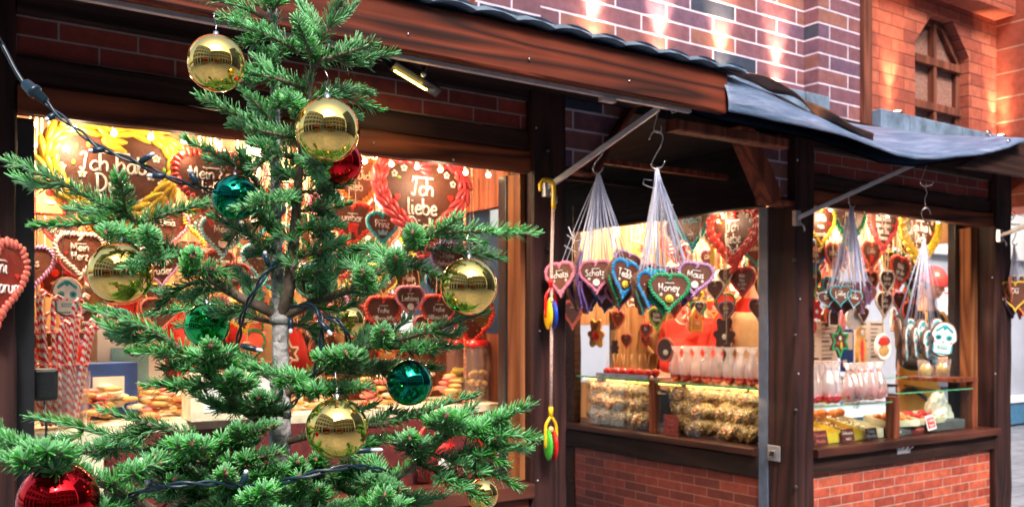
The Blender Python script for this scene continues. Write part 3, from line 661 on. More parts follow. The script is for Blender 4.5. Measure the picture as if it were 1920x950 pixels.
# ================================================================== stroke lettering in icing
def S_(t): return [[tuple(float(q) for q in p.split(',')) for p in s.split()] for s in t.split('|')]
_raw = {
 'a': (.95, '.78,.9 .4,1 .05,.6 .15,.1 .5,0 .76,.4 .78,.95 .78,.25 .95,.0'), 'b': (.9, '.02,1.8 .02,.1|.02,.6 .35,1 .75,.7 .7,.15 .35,0 .02,.2'),
 'c': (.8, '.72,.85 .4,1 .05,.6 .1,.15 .4,0 .75,.2'), 'd': (.95, '.75,.8 .35,1 .03,.6 .1,.1 .45,0 .75,.4|.77,1.8 .77,.2 .92,0'),
 'e': (.8, '.08,.5 .65,.58 .6,.92 .35,1 .05,.6 .15,.1 .45,0 .75,.2'), 'g': (.9, '.75,.8 .35,1 .03,.6 .15,.1 .5,.05 .76,.5|.78,1 .78,-.5 .45,-.8 .1,-.6'),
 'h': (.9, '.02,1.8 .02,0|.02,.6 .4,1 .72,.75 .72,0'), 'i': (.35, '.1,1 .1,.15 .28,0|.1,1.42 .12,1.5'), 'l': (.35, '.1,1.8 .08,.2 .28,0'),
 'm': (1.25, '.02,1 .02,0|.02,.65 .3,1 .55,.7 .55,0|.55,.65 .85,1 1.08,.7 1.08,0'), 'n': (.85, '.02,1 .02,0|.02,.6 .38,1 .68,.7 .68,0'),
 'o': (.85, '.4,1 .05,.65 .1,.15 .4,0 .72,.3 .7,.8 .4,1'), 'r': (.6, '.02,1 .02,0|.02,.6 .25,.92 .55,.95'), 's': (.7, '.6,.9 .3,1 .08,.75 .35,.5 .58,.25 .35,0 .03,.12'),
 't': (.6, '.25,1.5 .25,.2 .5,.0|0,1 .55,1'), 'u': (.9, '.02,1 .05,.2 .35,0 .7,.35|.72,1 .72,.15 .88,0'), 'v': (.75, '.02,1 .33,0 .66,1'),
 'w': (1.1, '.02,1 .25,0 .52,.8 .78,0 1.02,1'), 'y': (.85, '.02,1 .35,.1|.7,1 .35,.1 .15,-.6 -.1,-.7'), 'z': (.75, '.05,1 .6,1 .05,0 .65,0'), 'k': (.85, '.03,1.8 .03,0|.65,1 .08,.45 .7,0'),
 'D': (1.2, '.2,1.7 .25,0|0,1.75 .6,1.75 1.05,1.2 .95,.4 .5,0 .05,.05'), 'E': (1, '.8,1.6 .4,1.8 .1,1.4 .45,1 .1,.6 .1,.2 .45,0 .85,.25'),
 'F': (1, '.15,1.7 .2,0|0,1.7 .85,1.7|.2,1 .65,1'), 'H': (1.15, '.1,1.8 .15,0|.9,1.8 .85,0|.15,.95 .87,.95'), 'I': (.9, '.1,1.45 .3,1.75 .65,1.7 .5,.9 .4,.1 .15,0 .0,.25'),
 'L': (1, '.2,1.8 .15,.1 .85,.05'), 'M': (1.45, '.0,.0 .15,1.7 .6,.4 1.05,1.7 1.25,0'), 'P': (1, '.15,1.75 .15,0|.0,1.65 .5,1.8 .88,1.4 .6,.95 .15,.85'),
 'S': (1, '.8,1.5 .5,1.8 .1,1.5 .4,1 .78,.5 .45,0 .02,.2'), 'T': (1.1, '.5,1.75 .5,0|0,1.75 1.0,1.75'), 'W': (1.5, '.0,1.75 .35,0 .7,1.3 1.0,0 1.35,1.75'),
 'p': (.9, '.02,1 .02,-.8|.02,.6 .35,1 .75,.7 .7,.15 .35,0 .02,.2'), 'K': (1.1, '.1,1.8 .12,0|.85,1.8 .15,.85 .9,0'), 'G': (1.1, '.9,1.5 .5,1.8 .08,1 .3,.1 .75,.1 .88,.8 .5,.8'),
 'f': (.6, '.7,1.7 .45,1.85 .3,1.5 .3,0|0,1 .6,1'), 'O': (1.2, '.55,1.8 .1,1.3 .15,.3 .6,0 1.0,.5 .95,1.4 .55,1.8'),
 'A': (1.1, '0,0 .5,1.8 .95,0|.2,.65 .8,.65'), 'B': (1, '.1,1.75 .1,0|.1,1.75 .7,1.5 .15,.95 .8,.6 .5,0 .1,.05')}
GL = {k: (a, S_(s)) for k, (a, s) in _raw.items()}
def lettering(mb, lines, cx, ztop, width, lh, y, thick=.16):   # lines of text stacked below ztop, each at most `width` wide
    ws = [max(.3, sum((GL[c][0] if c in GL else .5)+.12 for c in s)) for s in lines]
    sc_ = min([width/w_ for w_ in ws]+[lh/2.1])
    for i, (s, w_) in enumerate(zip(lines, ws)):
        x = cx-w_*sc_/2; z = ztop-lh*(i+.85)
        for c in s:
            if c in GL:
                for st in GL[c][1]:
                    pts = smooth_pts([(x+px*sc_, y, z+pz*sc_) for px, pz in st], 3 if sc_ > .008 else 2)
                    mb.tube(pts, thick*sc_*.8, 5)
            x += ((GL[c][0] if c in GL else .5)+.12)*sc_
HO = []   # heart outline with a shallow notch
for i in range(48):
    t = 2*math.pi*i/48; HO.append((16*math.sin(t)**3/29*.94, (13*math.cos(t)-5*math.cos(2*t)-2*math.cos(3*t)-math.cos(4*t)+2.5)/29+(.13*math.exp(-(16*math.sin(t)**3/29*1.02/.13)**2) if math.cos(t) > -.2 else 0)))
def outline(k, inset=0): return [(x*(1-2*inset)*k, z*(1-2*inset)*k) for x, z in HO]
def resample(pts, n):
    P_ = pts+[pts[0]]; d = [0]
    for a, b_ in zip(P_, P_[1:]): d.append(d[-1]+math.dist(a, b_))
    return [(float(np.interp(s, d, [p[0] for p in P_])), float(np.interp(s, d, [p[1] for p in P_]))) for s in np.linspace(0, d[-1], n, endpoint=False)]
def body_mesh(k, th, poly=None):
    mb = MB(); o = poly or outline(k); n = len(o); e = th*.45
    lay = [(1-e/k*1.2, -th/2), (1, -th/2+e*.6), (1, th/2-e*.6), (1-e/k*1.2, th/2)]
    vs = [(x*s, y, z*s) for s, y in lay for x, z in o]
    fs = [(j*n+i, j*n+(i+1) % n, (j+1)*n+(i+1) % n, (j+1)*n+i) for j in range(3) for i in range(n)]
    mb.add(vs, fs, True); mb.add(vs[:n], [tuple(range(n))], False, 1); mb.add(vs[3*n:], [tuple(range(n-1, -1, -1))], False)
    return mb
def border_mesh(k, th, style, n=None, poly=None):
    mb = MB(); y = -th/2-.004*0
    base = poly if poly else outline(k, .045 if style != 'leaf' else .06)
    n = n or {'bead': 44, 'rope': 40, 'leaf': 24, 'fine': 60}[style]
    pts = resample(base, n); L = sum(math.dist(a, b_) for a, b_ in zip(pts, pts[1:]+pts[:1]))/n
    for i, p in enumerate(pts):
        q = pts[(i+1) % n]; o = pts[i-1]; t = Vector((q[0]-o[0], 0, q[1]-o[1])).normalized(); nn = Vector((t.z, 0, -t.x))
        c = Vector((p[0], y-.012*k*0, p[1])); r = L*.62; dp = Vector((0, 1, 0))
        if style == 'bead': q_ = .9+.25*math.sin(i*2.3)*math.sin(i*.7); mb.ell(c+nn*r*.12*math.sin(i*1.7), t*r*q_, dp*r*.85, nn*r*1.55*q_, 8, 5)
        elif style == 'rope':
            a = (t*.80+nn*.75).normalized(); b2 = (nn*.8-t*.75).normalized(); mb.ell(c, a*r*.62, dp*r*.85, b2*r*1.6*(.92+.14*math.sin(i*1.9)), 8, 5)
        elif style == 'fine': mb.ell(c, t*r, dp*r*.9, nn*r, 6, 4)
        else:
            for s in (-1, 0, 1): mb.ell(c+nn*r*.55*s-dp*.1*r, (t*1.0+nn*.35*s).normalized()*r*1.3, dp*r*.38, nn*r*(.40), 8, 5)
    return mb
def flower(mb, x, z, y, r, c=1):
    for k in range(5):
        a = k*1.257+.3; mb.ell((x+r*.62*math.cos(a), y, z+r*.62*math.sin(a)), r*.42, r*.22, r*.42, 6, 4, 0)
    mb.ell((x, y-r*.12, z), r*.3, r*.25, r*.3, 6, 4, c)
def small_heart(mb, x, z, y, r, mi=0, t=.3): mb.prism([(x+a*2*r, z+b_*2*r) for a, b_ in HO[::4]], lambda p, q, s: (p, s, q), y-r*t, y+.001, mi)
CACHE = {}
def cached(key, f):
    if key not in CACHE: CACHE[key] = f()
    return CACHE[key]
def heart(lab, loc, H, bcol, style='bead', text=(), yaw=0, roll=0, pitch=0, deco='', group=None, strap=None, tcol='white', th=None, tw=.62, ttop=.27, lh=None, back=False, name='gingerbread_heart'):
    k = H; th = th or max(.012, H*.055)
    t = thing(name, lab, 'gingerbread', loc, (pitch, roll, yaw), group)
    key = (round(k, 3), style, bcol)
    part('gingerbread_body', cached(('b', round(k, 3), round(th, 4)), lambda: body_mesh(k, th).mesh('heart_body', [P['gingerback'], P['ginger']])), None, t)
    part('icing_border', cached(('i',)+key, lambda: border_mesh(k, th, style).mesh('heart_border', P['i_'+bcol])), None, t)
    y = -th/2-.0008
    if text:
        mb = MB(); n = len(text); L = lh or min(.19, .5/n)
        lettering(mb, text, 0, k*ttop, k*tw, k*L, y, .17); part('icing_lettering', mb, P['i_'+tcol], t, False)
    if deco:
        mb = MB(); mats = [P['i_white'], P['i_red'], P['i_yellow'], P['i_lime']]
        if 'f' in deco:
            for x, z in ((-.30, .27), (-.20, .33), (.26, .30), (.33, .22)): flower(mb, x*k, z*k, y, .035*k, 1)
            for x, z in ((-.36, .31), (-.25, .24), (.20, .34), (.30, .36), (-.30, .35), (.36, .29)): mb.ell((x*k, y, z*k), .022*k, .008*k, .012*k, 6, 4, 3)
        if 'h' in deco:
            for x, z in ((-.27, .05), (.30, .08), (.24, -.12), (-.22, -.16)): small_heart(mb, x*k, z*k, y, .033*k, 1)
        if 'y' in deco:
            for x, z in ((-.33, .25), (-.36, .12), (-.30, .0), (-.22, .08), (.30, .24), (.26, .1), (.34, .05), (.2, -.1), (.12, -.18)): flower(mb, x*k, z*k, y, .032*k, 2 if x < 0 else 2)
            for x, z in ((-.26, .28), (-.4, .18), (-.28, .16), (-.24, -.02), (-.18, .30), (.36, .16), (.22, .18), (.27, -.03), (.05, -.24)): mb.ell((x*k, y, z*k), .014*k, .008*k, .024*k, 6, 4, 3)
        if 's' in deco:   # small stars / dots under the word
            for x, z in ((-.20, -.03), (.20, -.03)): flower(mb, x*k, z*k, y, .042*k, 2)
        if 'o' in deco:   # smiling face
            mb.lathe([(0, 0), (.095*k, 0), (.10*k, -.006), (.08*k, -.010), (0, -.011)], (0, y+.002, -.13*k), 20, 2, axis=(0, 1, 0))
            yy = y-.010
            mb2 = MB(); mb2.ell((-.03*k, yy, -.10*k), .012*k, .004, .016*k, 6, 4); mb2.ell((.03*k, yy, -.10*k), .012*k, .004, .016*k, 6, 4)
            mb2.tube([(.055*k*math.cos(a), yy, -.13*k+.05*k*math.sin(a)) for a in np.linspace(math.pi*1.1, math.pi*1.9, 9)], .006*k, 5)
            part('smile', mb2, P['black'], t, False)
        if 'c' in deco:   # crown
            mb.prism([(-.12*k, -.16*k), (.12*k, -.16*k), (.15*k, -.02*k), (.06*k, -.09*k), (0, 0), (-.06*k, -.09*k), (-.15*k, -.02*k)], lambda p, q, s: (p, s, q), y-.004, y+.001, 0)
            mats[0] = P['i_lightblue']
        if 't' in deco:   # tower or fir icon
            mb.prism([(-.10*k, -.22*k), (-.04*k, -.22*k), (-.04*k, -.13*k), (.04*k, -.13*k), (.04*k, -.22*k), (.10*k, -.22*k), (.10*k, 0), (.13*k, 0), (.13*k, .06*k), (-.13*k, .06*k), (-.13*k, 0), (-.10*k, 0)], lambda p, q, s: (p, s, q), y-.004, y+.001, 1)
        if 'p' in deco:   # white picture patch with two dots
            mb.prism([(x*.10*k, -.14*k+z*.10*k) for x, z in [(math.cos(a), math.sin(a)) for a in np.linspace(0, 2*math.pi, 14, endpoint=False)]], lambda p, q, s: (p, s, q), y-.005, y+.001, 0)
            mb.ell((-.035*k, y-.006, -.13*k), .012*k, .003, .012*k, 6, 4, 1); mb.ell((.04*k, y-.006, -.13*k), .012*k, .003, .012*k, 6, 4, 1)
        if 'w' in deco:   # snow crystal
            for a in range(3):
                d = Vector((math.cos(a*1.047), 0, math.sin(a*1.047)))*.12*k; c = Vector((0, y, -.12*k)); mb.tube([c-d, c+d], .008*k, 5)
        if 'd' in deco:
            for i in range(14):
                a = i*2.4; rr = .30*k*math.sqrt(i/14); mb.ell((rr*math.cos(a), y, .05*k+rr*math.sin(a)*.8), .013*k, .006*k, .013*k, 6, 4, (0, 2, 1)[i % 3])
        part('icing_decoration', mb, mats, t, False)
    mb = MB(); mb.box((-.11*k, -th/2-.003, .245*k), (.11*k, -th/2-.0005, .262*k)); part('slot_strap', mb, P['i_white'], t, False)
    if strap:
        M_ = (Matrix.Translation(Vector(loc)) @ Euler((pitch, roll, yaw)).to_matrix().to_4x4()).inverted()
        top = M_ @ Vector(strap[0]); wd = strap[1]; mb = MB()
        for sx in ((-.07, .09) if wd < .003 or k > .2 else (-.09, .0, .10)):
            a = Vector((sx*k, 0, .30*k)); m_ = a.lerp(top, .5)+Vector((random.uniform(-.006, .006), random.uniform(-.004, .004), 0)); b_ = top+Vector((random.uniform(-.004, .004),)*3)
            mb.tube(smooth_pts([a+Vector((0, 0, -.03*k)), a, m_, b_], 4), wd, 4, flat=.35)
        part('strap', mb, P[strap[2] if len(strap) > 2 else 'strap'], t, False)
    return t
def hang(win, px, py, hpx, off, lab, bcol, style='bead', text=(), **kw):
    if win == 'B': p = on_x(px, py, off); yaw = R(-90)
    else: p = on_y(px, py, off); yaw = 0
    k = hpx*depth(p)/F
    top = Vector((p.x, p.y, 2.40))
    return heart(lab, p, k, bcol, style, text, yaw=yaw+kw.pop('dyaw', 0), strap=(top, .0016, 'ribbon'), group=kw.pop('group', {'A': 'hearts hanging in the left stall', 'B': 'hearts hanging at the passage window', 'C': 'hearts hanging at the right front window'}[win]), **kw)

# ------------------------------------------------ hearts of the left stall (window A)
A = lambda *a, **k: hang('A', *a, **k)
A(213, 352, 250, .26, 'huge heart with thick yellow leaf icing and Ich hab Dich lieb lettering', 'yellow', 'leaf', ('Ich hab', 'Dich', 'lieb'), deco='y', tw=.52, ttop=.24, lh=.15)
A(395, 352, 142, .20, 'large heart with orange red bead border reading Mein Engel', 'red', 'bead', ('Mein En', 'lieb', 'gel'), deco='', tw=.6, ttop=.26, lh=.18)
A(790, 385, 200, .30, 'largest red roped heart reading Ich liebe Dich in the left stall, with flower sprays', 'pinkred', 'leaf', ('Ich', 'liebe', 'Dich'), deco='fh', tw=.46, ttop=.24, lh=.18)
A(668, 348, 112, .42, 'heart with orange lower edge reading Hab Dich lieb behind the red ball', 'orange', 'rope', ('Hab Dich', 'lieb'), deco='h')
A(660, 424, 92, .38, 'orange red heart with a small pink castle, left of the blue Prinz heart', 'red', 'bead', ('umbar',), deco='t', tw=.6, ttop=.26)
A(716, 430, 66, .34, 'blue bordered heart reading Prinz with a light blue crown', 'teal', 'bead', ('Prinz',), deco='c', tw=.66, ttop=.26, lh=.24)
A(416, 445, 84, .40, 'pale blue bordered heart with a unicorn patch under the green ball', 'lightblue', 'rope', ('Mein',), deco='p')
A(474, 425, 70, .5, 'teal bordered heart half hidden beside the fir trunk', 'teal', 'bead', ('Du',), deco='h')
A(488, 494, 74, .44, 'light blue bordered Mausi heart left of the fir trunk', 'lightblue', 'bead', ('Mausi',), deco='d')
A(440, 522, 58, .40, 'red flower edged heart with white lettering behind the long branch', 'red', 'rope', ('Meine', 'Liebe'), deco='s')
A(768, 566, 62, .36, 'pink bordered Liebling heart between two red Weihnachten hearts', 'pink', 'rope', ('Liebling',), deco='p', tw=.74, ttop=.2)
A(718, 592, 76, .40, 'red Frohe Weihnachten heart on the left of the pink Liebling heart', 'red', 'rope', ('Frohe', 'Weihnachten'), deco='s', tw=.72, ttop=.24)
A(822, 590, 78, .40, 'red Frohe Weihnachten heart on the right of the pink Liebling heart', 'red', 'rope', ('Frohe', 'Weihnachten'), deco='s', tw=.72, ttop=.24)
A(840, 492, 76, .38, 'violet heart reading Frohe Weihnachten above a gold ball', 'purple', 'rope', ('Frohe', 'Weihnachten'), deco='d', tw=.72)
A(822, 538, 58, .46, 'plain blue edged heart behind the right gold ball', 'blue', 'bead', (), deco='d')
A(640, 490, 84, .46, 'big pink glazed heart beside the pale green ball', 'salmon', 'bead', ('Mama',), deco='s')
A(706, 520, 60, .52, 'lilac bordered heart deep behind the right branch', 'lilac', 'bead', ('Oma',))
A(382, 425, 76, .50, 'yellow edged heart with green leaves under the Mein Engel heart', 'yellow', 'bead', (), deco='y')
A(314, 432, 80, .50, 'rose bordered heart right of the upright fir tip', 'pink', 'rope', ('Oma',), deco='h')
A(352, 475, 50, .6, 'round brown heart behind the pale needle rosette', 'salmon', 'fine', ('Du',))
A(388, 480, 52, .6, 'brown heart with rose edge right of the needle rosette', 'pinkred', 'fine', ('Papa',))
A(628, 600, 60, .45, 'salmon heart behind the half hidden gold ball', 'salmon', 'rope', ('Opa',))
A(884, 606, 100, .5, 'large brown heart with red rim near the right edge of the left window', 'red', 'bead', (), deco='d')
A(610, 395, 70, .55, 'rose heart behind the dark second stem', 'pink', 'bead', ('Du',), deco='h')
A(560, 505, 60, .55, 'lime edged heart behind the fir trunk', 'lime', 'bead', ('Kuss' if 0 else 'Baby',))
A(150, 480, 90, .55, 'rose white heart hanging left of the lower left gold ball', 'white', 'rope', ('Mein', 'Herz'), deco='h')
A(300, 560, 60, .62, 'small golden cookie heart below the left gold ball', 'yellow', 'fine', ())
# the heart hung on the outermost post at the left picture edge
p = on_y(-8, 530, -.10); k = 170*depth(p)/F
hs = heart('salmon bordered heart reading Seni Seviyorum hung on the far left post', p, k, 'salmon', 'bead', ('Seni', 'Seviyorum'), deco='h', yaw=R(46), strap=(p+Vector((.0, .02, .30)), .004, 'redp'), tw=.75, ttop=.30, lh=.22, group='hearts hanging in the left stall')
hb = hs.children[0]; hb.data = hb.data.copy(); hb.data.materials[1] = plain('red_glazed_gingerbread', (.26, .022, .016), .4, var=.2, vs=30, bs=120)
mb = MB()
# ------------------------------------------------ passage window (B)
Bh = lambda *a, **k: hang('B', *a, **k)
Bh(1378, 446, 128, .10, 'big red roped heart reading Ich liebe Dich beside the metal profile', 'red', 'leaf', ('Ich', 'liebe', 'Dich'), deco='fh', tw=.46, ttop=.24, lh=.17)
Bh(1300, 428, 92, .16, 'turquoise banded heart with a snow crystal above the Maus heart', 'teal', 'bead', ('Fuer Dich',) if 0 else ('Endlich',), deco='w', tcol='lightblue')
Bh(1393, 530, 60, .14, 'dark heart with four lines of text under the big red heart', 'pinkred', 'bead', ('Mein', 'Herz', 'ist dein', 'Liebe'), tw=.6)
Bh(1361, 520, 36, .12, 'small pale edged heart with a verse, left of the four line heart', 'white', 'fine', ('Ich', 'bin'))
Bh(1342, 546, 44, .16, 'narrow white edged heart with small golden dots', 'white', 'fine', (), deco='d')
Bh(1313, 578, 26, .12, 'tiny dark heart with white rim right of the leaning vendor', 'white', 'fine', ('Papa',))
Bh(1363, 584, 40, .12, 'small heart with violet rim above the boot shaped chocolate', 'lilac', 'fine', ('Oma', 'lieb'))
Bh(1422, 580, 44, .2, 'violet rimmed heart cut off by the metal profile', 'lilac', 'fine', ())
Bh(1233, 598, 44, .14, 'lime green bordered heart straight under the Honey heart', 'lime', 'bead', ('Beste', 'Mama'))
Bh(1212, 622, 32, .16, 'small red iced heart left of the lime green heart', 'red', 'bead', ('Du',))
Bh(1266, 580, 34, .2, 'small crimson heart behind the tips of the violet hearts', 'pinkred', 'bead', ())
Bh(1335, 440, 60, .3, 'shaded brown heart left of the big red heart', 'white', 'rope', (), deco='d')
Bh(1270, 440, 70, .22, 'brown heart with white rope icing above the passage counter', 'white', 'rope', (), deco='d')
Bh(1330, 490, 46, .34, 'rose rimmed heart beside the little yellow angel', 'pink', 'bead', ('Liebe',))
Bh(1424, 500, 50, .3, 'dark brown heart behind the rim of the big red heart', 'red', 'fine', ('Du',))
Bh(1160, 600, 34, .3, 'small chocolate heart over the toffee apple tray', 'pinkred', 'fine', ())
Bh(1175, 640, 30, .2, 'tiny chocolate heart above the wooden angel rack', 'red', 'fine', ())
Bh(1075, 590, 56, -.09, 'rose bordered heart just behind the candy rope', 'salmon', 'bead', ())
Bh(1212, 640, 26, .3, 'little crimson iced heart over the cellophane cookie', 'red', 'fine', ())
# ------------------------------------------------ right front window (C)
Cc = lambda *a, **k: hang('C', *a, **k)
Cc(1537, 425, 88, .16, 'heart bordered half yellow half green at the left edge of the front window', 'yellow', 'rope', ('Du bist', 'mein', 'Sonnenstern'), deco='h', tw=.6)
Cc(1592, 420, 100, .18, 'large green bead heart behind the straps of the dark heart bunch', 'green', 'bead', ('Alles', 'Liebe', 'Mama'), deco='d')
Cc(1654, 430, 96, .20, 'large crimson heart with several slanted lines of lettering', 'pinkred', 'bead', ('Das Beste', 'am Leben', 'bist Du', 'Immer'), deco='h')
Cc(1722, 448, 132, .22, 'large yellow leaf bordered heart reading Ich hab Dich lieb behind the skull cookie straps', 'yellow', 'leaf', ('Ich hab', 'Dich', 'lieb'), deco='yh', tw=.52, ttop=.24, lh=.16)
Cc(1528, 480, 62, .26, 'blue bordered heart under the yellow green heart', 'blue', 'bead', ('Ich hab', 'Dich', 'so lieb'))
Cc(1566, 487, 66, .24, 'rose bordered heart with a green fir icon', 'salmon', 'bead', ('Weihnacht',), deco='t')
Cc(1632, 482, 62, .28, 'rose bordered heart with a red figure icon', 'salmon', 'bead', ('Liebe',), deco='t')
Cc(1686, 512, 64, .24, 'deep red bead bordered heart tilted left of the yellow heart', 'red', 'bead', ('Oma', 'ist die', 'beste'), roll=R(10))
Cc(1662, 530, 48, .22, 'white rimmed heart under the crimson heart', 'white', 'rope', ('Keiner', 'ist so'))
Cc(1524, 526, 46, .26, 'green bead heart at the left edge of the front window', 'green', 'bead', ('Liebe',), deco='h')
Cc(1556, 544, 52, .24, 'teal bead heart behind the dark heart bunch', 'teal', 'bead', ('Meine', 'Sonne'))
Cc(1706, 530, 44, .28, 'mint edged heart beside the skull cookie straps', 'mint', 'bead', ('Baby',))
Cc(1657, 572, 52, .26, 'brown heart with white rope rim hanging over the price boards', 'white', 'rope', ('Liebe', 'Tante'))
Cc(1630, 532, 52, .34, 'salmon rimmed heart right of the dark heart bunch', 'salmon', 'bead', ('Bester',))
Cc(1664, 492, 44, .36, 'yellow rimmed heart under the crimson heart tip', 'yellow', 'fine', ('Mama',))
Cc(1618, 592, 34, .28, 'small white rimmed cookie beside a golden moon biscuit', 'white', 'fine', ('Du',))
Cc(1684, 566, 40, .40, 'pink rimmed heart deep behind the deep red heart', 'pink', 'fine', ())
Cc(1508, 590, 30, .20, 'small violet rimmed heart at the corner post', 'lilac', 'fine', ())
Cc(1705, 590, 50, .34, 'brown red heart above the dark coated person', 'red', 'fine', ())
# far right bunch at the neighbour strut
# ------------------------------------------------ bunches outdoors: every heart hangs on its own straps from the hook
def bunch(topx, topy, d, rows, grp, wpx=None):
    top = at(topx, topy, d)
    for (px, py, hpx, dd, yaw, roll, pitch, bcol, style, text, deco, lab) in rows:
        p = at(px, py, d+dd); k = hpx*.96*(d+dd)/F
        heart(lab, p, k, bcol, style, text, yaw=R(yaw)-math.atan2(.572, .8203), roll=R(roll), pitch=R(pitch), deco=deco, group=grp, strap=(top, .0028), tw=.60, ttop=.24, lh=.22, th=k*.16)
bunch(1122, 325, D1, [
 (1053, 524, 70, -.01, -38, -4, 0, 'pink', 'bead', ('Schatzi',), 's', 'pink bordered Schatzi heart turned sideways at the left end of the bunch'),
 (1076, 505, 62, .00, 100, 38, 20, 'purple', 'bead', (), '', 'brown back of a violet heart tilted over the left Schatzi heart'),
 (1086, 545, 72, .03, 70, 8, 0, 'purple', 'bead', (), '', 'violet edged heart turned away behind the left Schatzi heart'),
 (1098, 553, 74, .05, 62, 4, 0, 'purple', 'bead', (), '', 'lower violet edged heart seen from its brown side'),
 (1118, 520, 68, -.02, -8, -3, 0, 'pink', 'rope', ('Schatzi',), 'sp', 'pink bordered Schatzi heart facing the lane in the middle of the bunch'),
 (1127, 536, 66, .05, 10, 0, 0, 'lilac', 'bead', (), '', 'lilac heart hidden behind the middle Schatzi heart'),
 (1168, 524, 78, -.03, 38, 12, 0, 'blue', 'bead', ('Teddy',), 'os', 'blue bordered Teddy heart tilted at the right of the Schatzi bunch'),
 (1158, 535, 80, .00, 48, 10, 0, 'green', 'bead', (), '', 'dark green heart directly behind the Teddy heart'),
 (1160, 556, 56, .03, 0, 0, 0, 'pink', 'bead', (), '', 'rose heart peeping out under the Teddy heart'),
 (1172, 500, 60, .06, 20, 20, 0, 'lilac', 'fine', (), '', 'glassy lilac heart above the Teddy heart')], 'bunch with the Schatzi hearts')
bunch(1232, 316, D2, [
 (1214, 544, 74, .00, 40, 6, 0, 'blue', 'bead', (), 'd', 'blue beaded heart turned aside left of the Honey heart'),
 (1203, 556, 72, .03, 55, 6, 0, 'mint', 'bead', (), '', 'mint edged brown heart furthest left under the blue hearts'),
 (1224, 538, 72, .04, 30, 4, 0, 'teal', 'bead', (), '', 'teal beaded heart between the blue heart and the Honey heart'),
 (1196, 545, 66, .05, 66, 8, 0, 'green', 'bead', (), '', 'dark green heart edge beside the Teddy heart'),
 (1254, 550, 80, -.03, -2, 2, 0, 'green', 'rope', ('Honey',), 'os', 'green bordered Honey heart with a smiling face'),
 (1243, 556, 76, .01, 6, 2, 0, 'green', 'bead', (), '', 'second green heart close behind the Honey heart'),
 (1303, 524, 70, -.01, -4, 8, 0, 'lilac', 'rope', ('Maus',), 'sp', 'lilac pink bordered Maus heart at the right end of the bunch'),
 (1293, 535, 66, .03, 4, 8, 0, 'pink', 'bead', (), '', 'rose heart behind the Maus heart'),
 (1284, 544, 64, .05, 14, 10, 0, 'purple', 'bead', (), '', 'violet heart lowest behind the Maus heart')], 'bunch with the Honey heart')
bunch(1596, 388, D3, [
 (1575, 556, 44, -.02, 0, 0, 0, 'teal', 'fine', ('Liebe',), 's', 'small dark heart with a turquoise rim in front of the dark bunch'),
 (1600, 562, 38, -.01, 20, 8, 0, 'lightblue', 'fine', ('Liebe',), '', 'small dark heart with pale blue rim right of the turquoise one'),
 (1551, 562, 34, .00, -24, -8, 0, 'lightblue', 'fine', ('Du',), '', 'small dark heart with pale rim left of the turquoise one'),
 (1608, 548, 40, .03, 50, 10, 0, 'purple', 'fine', (), '', 'small violet dark heart turned aside in the bunch'),
 (1622, 556, 38, .04, 60, 18, 0, 'purple', 'fine', (), '', 'rightmost small dark heart of the bunch'),
 (1592, 546, 42, .04, 20, 0, 0, 'lightblue', 'fine', (), '', 'small pale rimmed heart at the back of the dark bunch'),
 (1615, 574, 34, .02, 55, 24, 0, 'purple', 'fine', (), '', 'lowest small dark heart on the right of the bunch'),
 (1570, 572, 38, .04, -10, 0, 0, 'purple', 'fine', (), '', 'lowest small dark heart under the turquoise rimmed one'),
 (1585, 574, 34, .03, 20, 12, 0, 'purple', 'fine', (), '', 'small dark heart hanging lowest in the middle of the bunch')], 'bunch of small dark hearts')
for (px, py, hp, yw, bc, lb) in ((1893, 548, 62, 60, 'red', 'red edged heart furthest left in the bunch at the right picture edge'), (1903, 556, 60, -20, 'yellow', 'yellow brown heart in the bunch at the right picture edge'),
        (1918, 560, 66, -10, 'orange', 'golden heart cut by the right picture edge'), (1898, 572, 50, 30, 'purple', 'dark lower heart in the bunch at the right picture edge'),
        (1908, 540, 52, 20, 'white', 'white rimmed heart at the top of the bunch at the right picture edge'), (1890, 562, 48, 75, 'orange', 'orange rimmed heart seen edge on in the right edge bunch'), (1912, 576, 46, 40, 'red', 'red rimmed heart lowest in the right edge bunch')):
    top = at(1902, 458, 5.5); p = at(px, py, 5.5+(.05 if yw > 0 else 0)); heart(lb, p, hp*5.5/F, bc, 'fine', ('Du',) if yw < 0 else (), yaw=R(yw-35), strap=(top, .003), group='bunch at the far right post')
hook([at(1905, 436, 5.5), at(1902, 446, 5.5), at(1898, 455, 5.5), at(1903, 460, 5.5), at(1908, 456, 5.5)], 'steel hook with a red tip carrying the bunch at the right picture edge')
rb = random.Random(11)
for (tx, ty, d, x0, x1, y0, y1, n, where) in ((1122, 325, D1, 1070, 1180, 512, 566, 9, 'Schatzi bunch'), (1232, 316, D2, 1200, 1300, 520, 560, 8, 'Honey bunch'), (1596, 388, D3, 1548, 1630, 542, 574, 13, 'small dark bunch')):
    rows = []
    for i in range(n):
        bc = rb.choice(('pink', 'lilac', 'blue', 'purple', 'teal')); hp = rb.uniform(50, 62) if n < 12 else 34
        rows.append((x0+(x1-x0)*(i+.5)/n+rb.uniform(-6, 6), rb.uniform(y0, y1), hp, rb.uniform(.07, .13), rb.uniform(-50, 75), rb.uniform(-12, 16), 0, bc, 'fine', (), '', 'half hidden %s rimmed heart, %s from the left, back of the %s' % (bc, ORD[i], where)))
    bunch(tx, ty, d, rows, 'back hearts of the '+where)
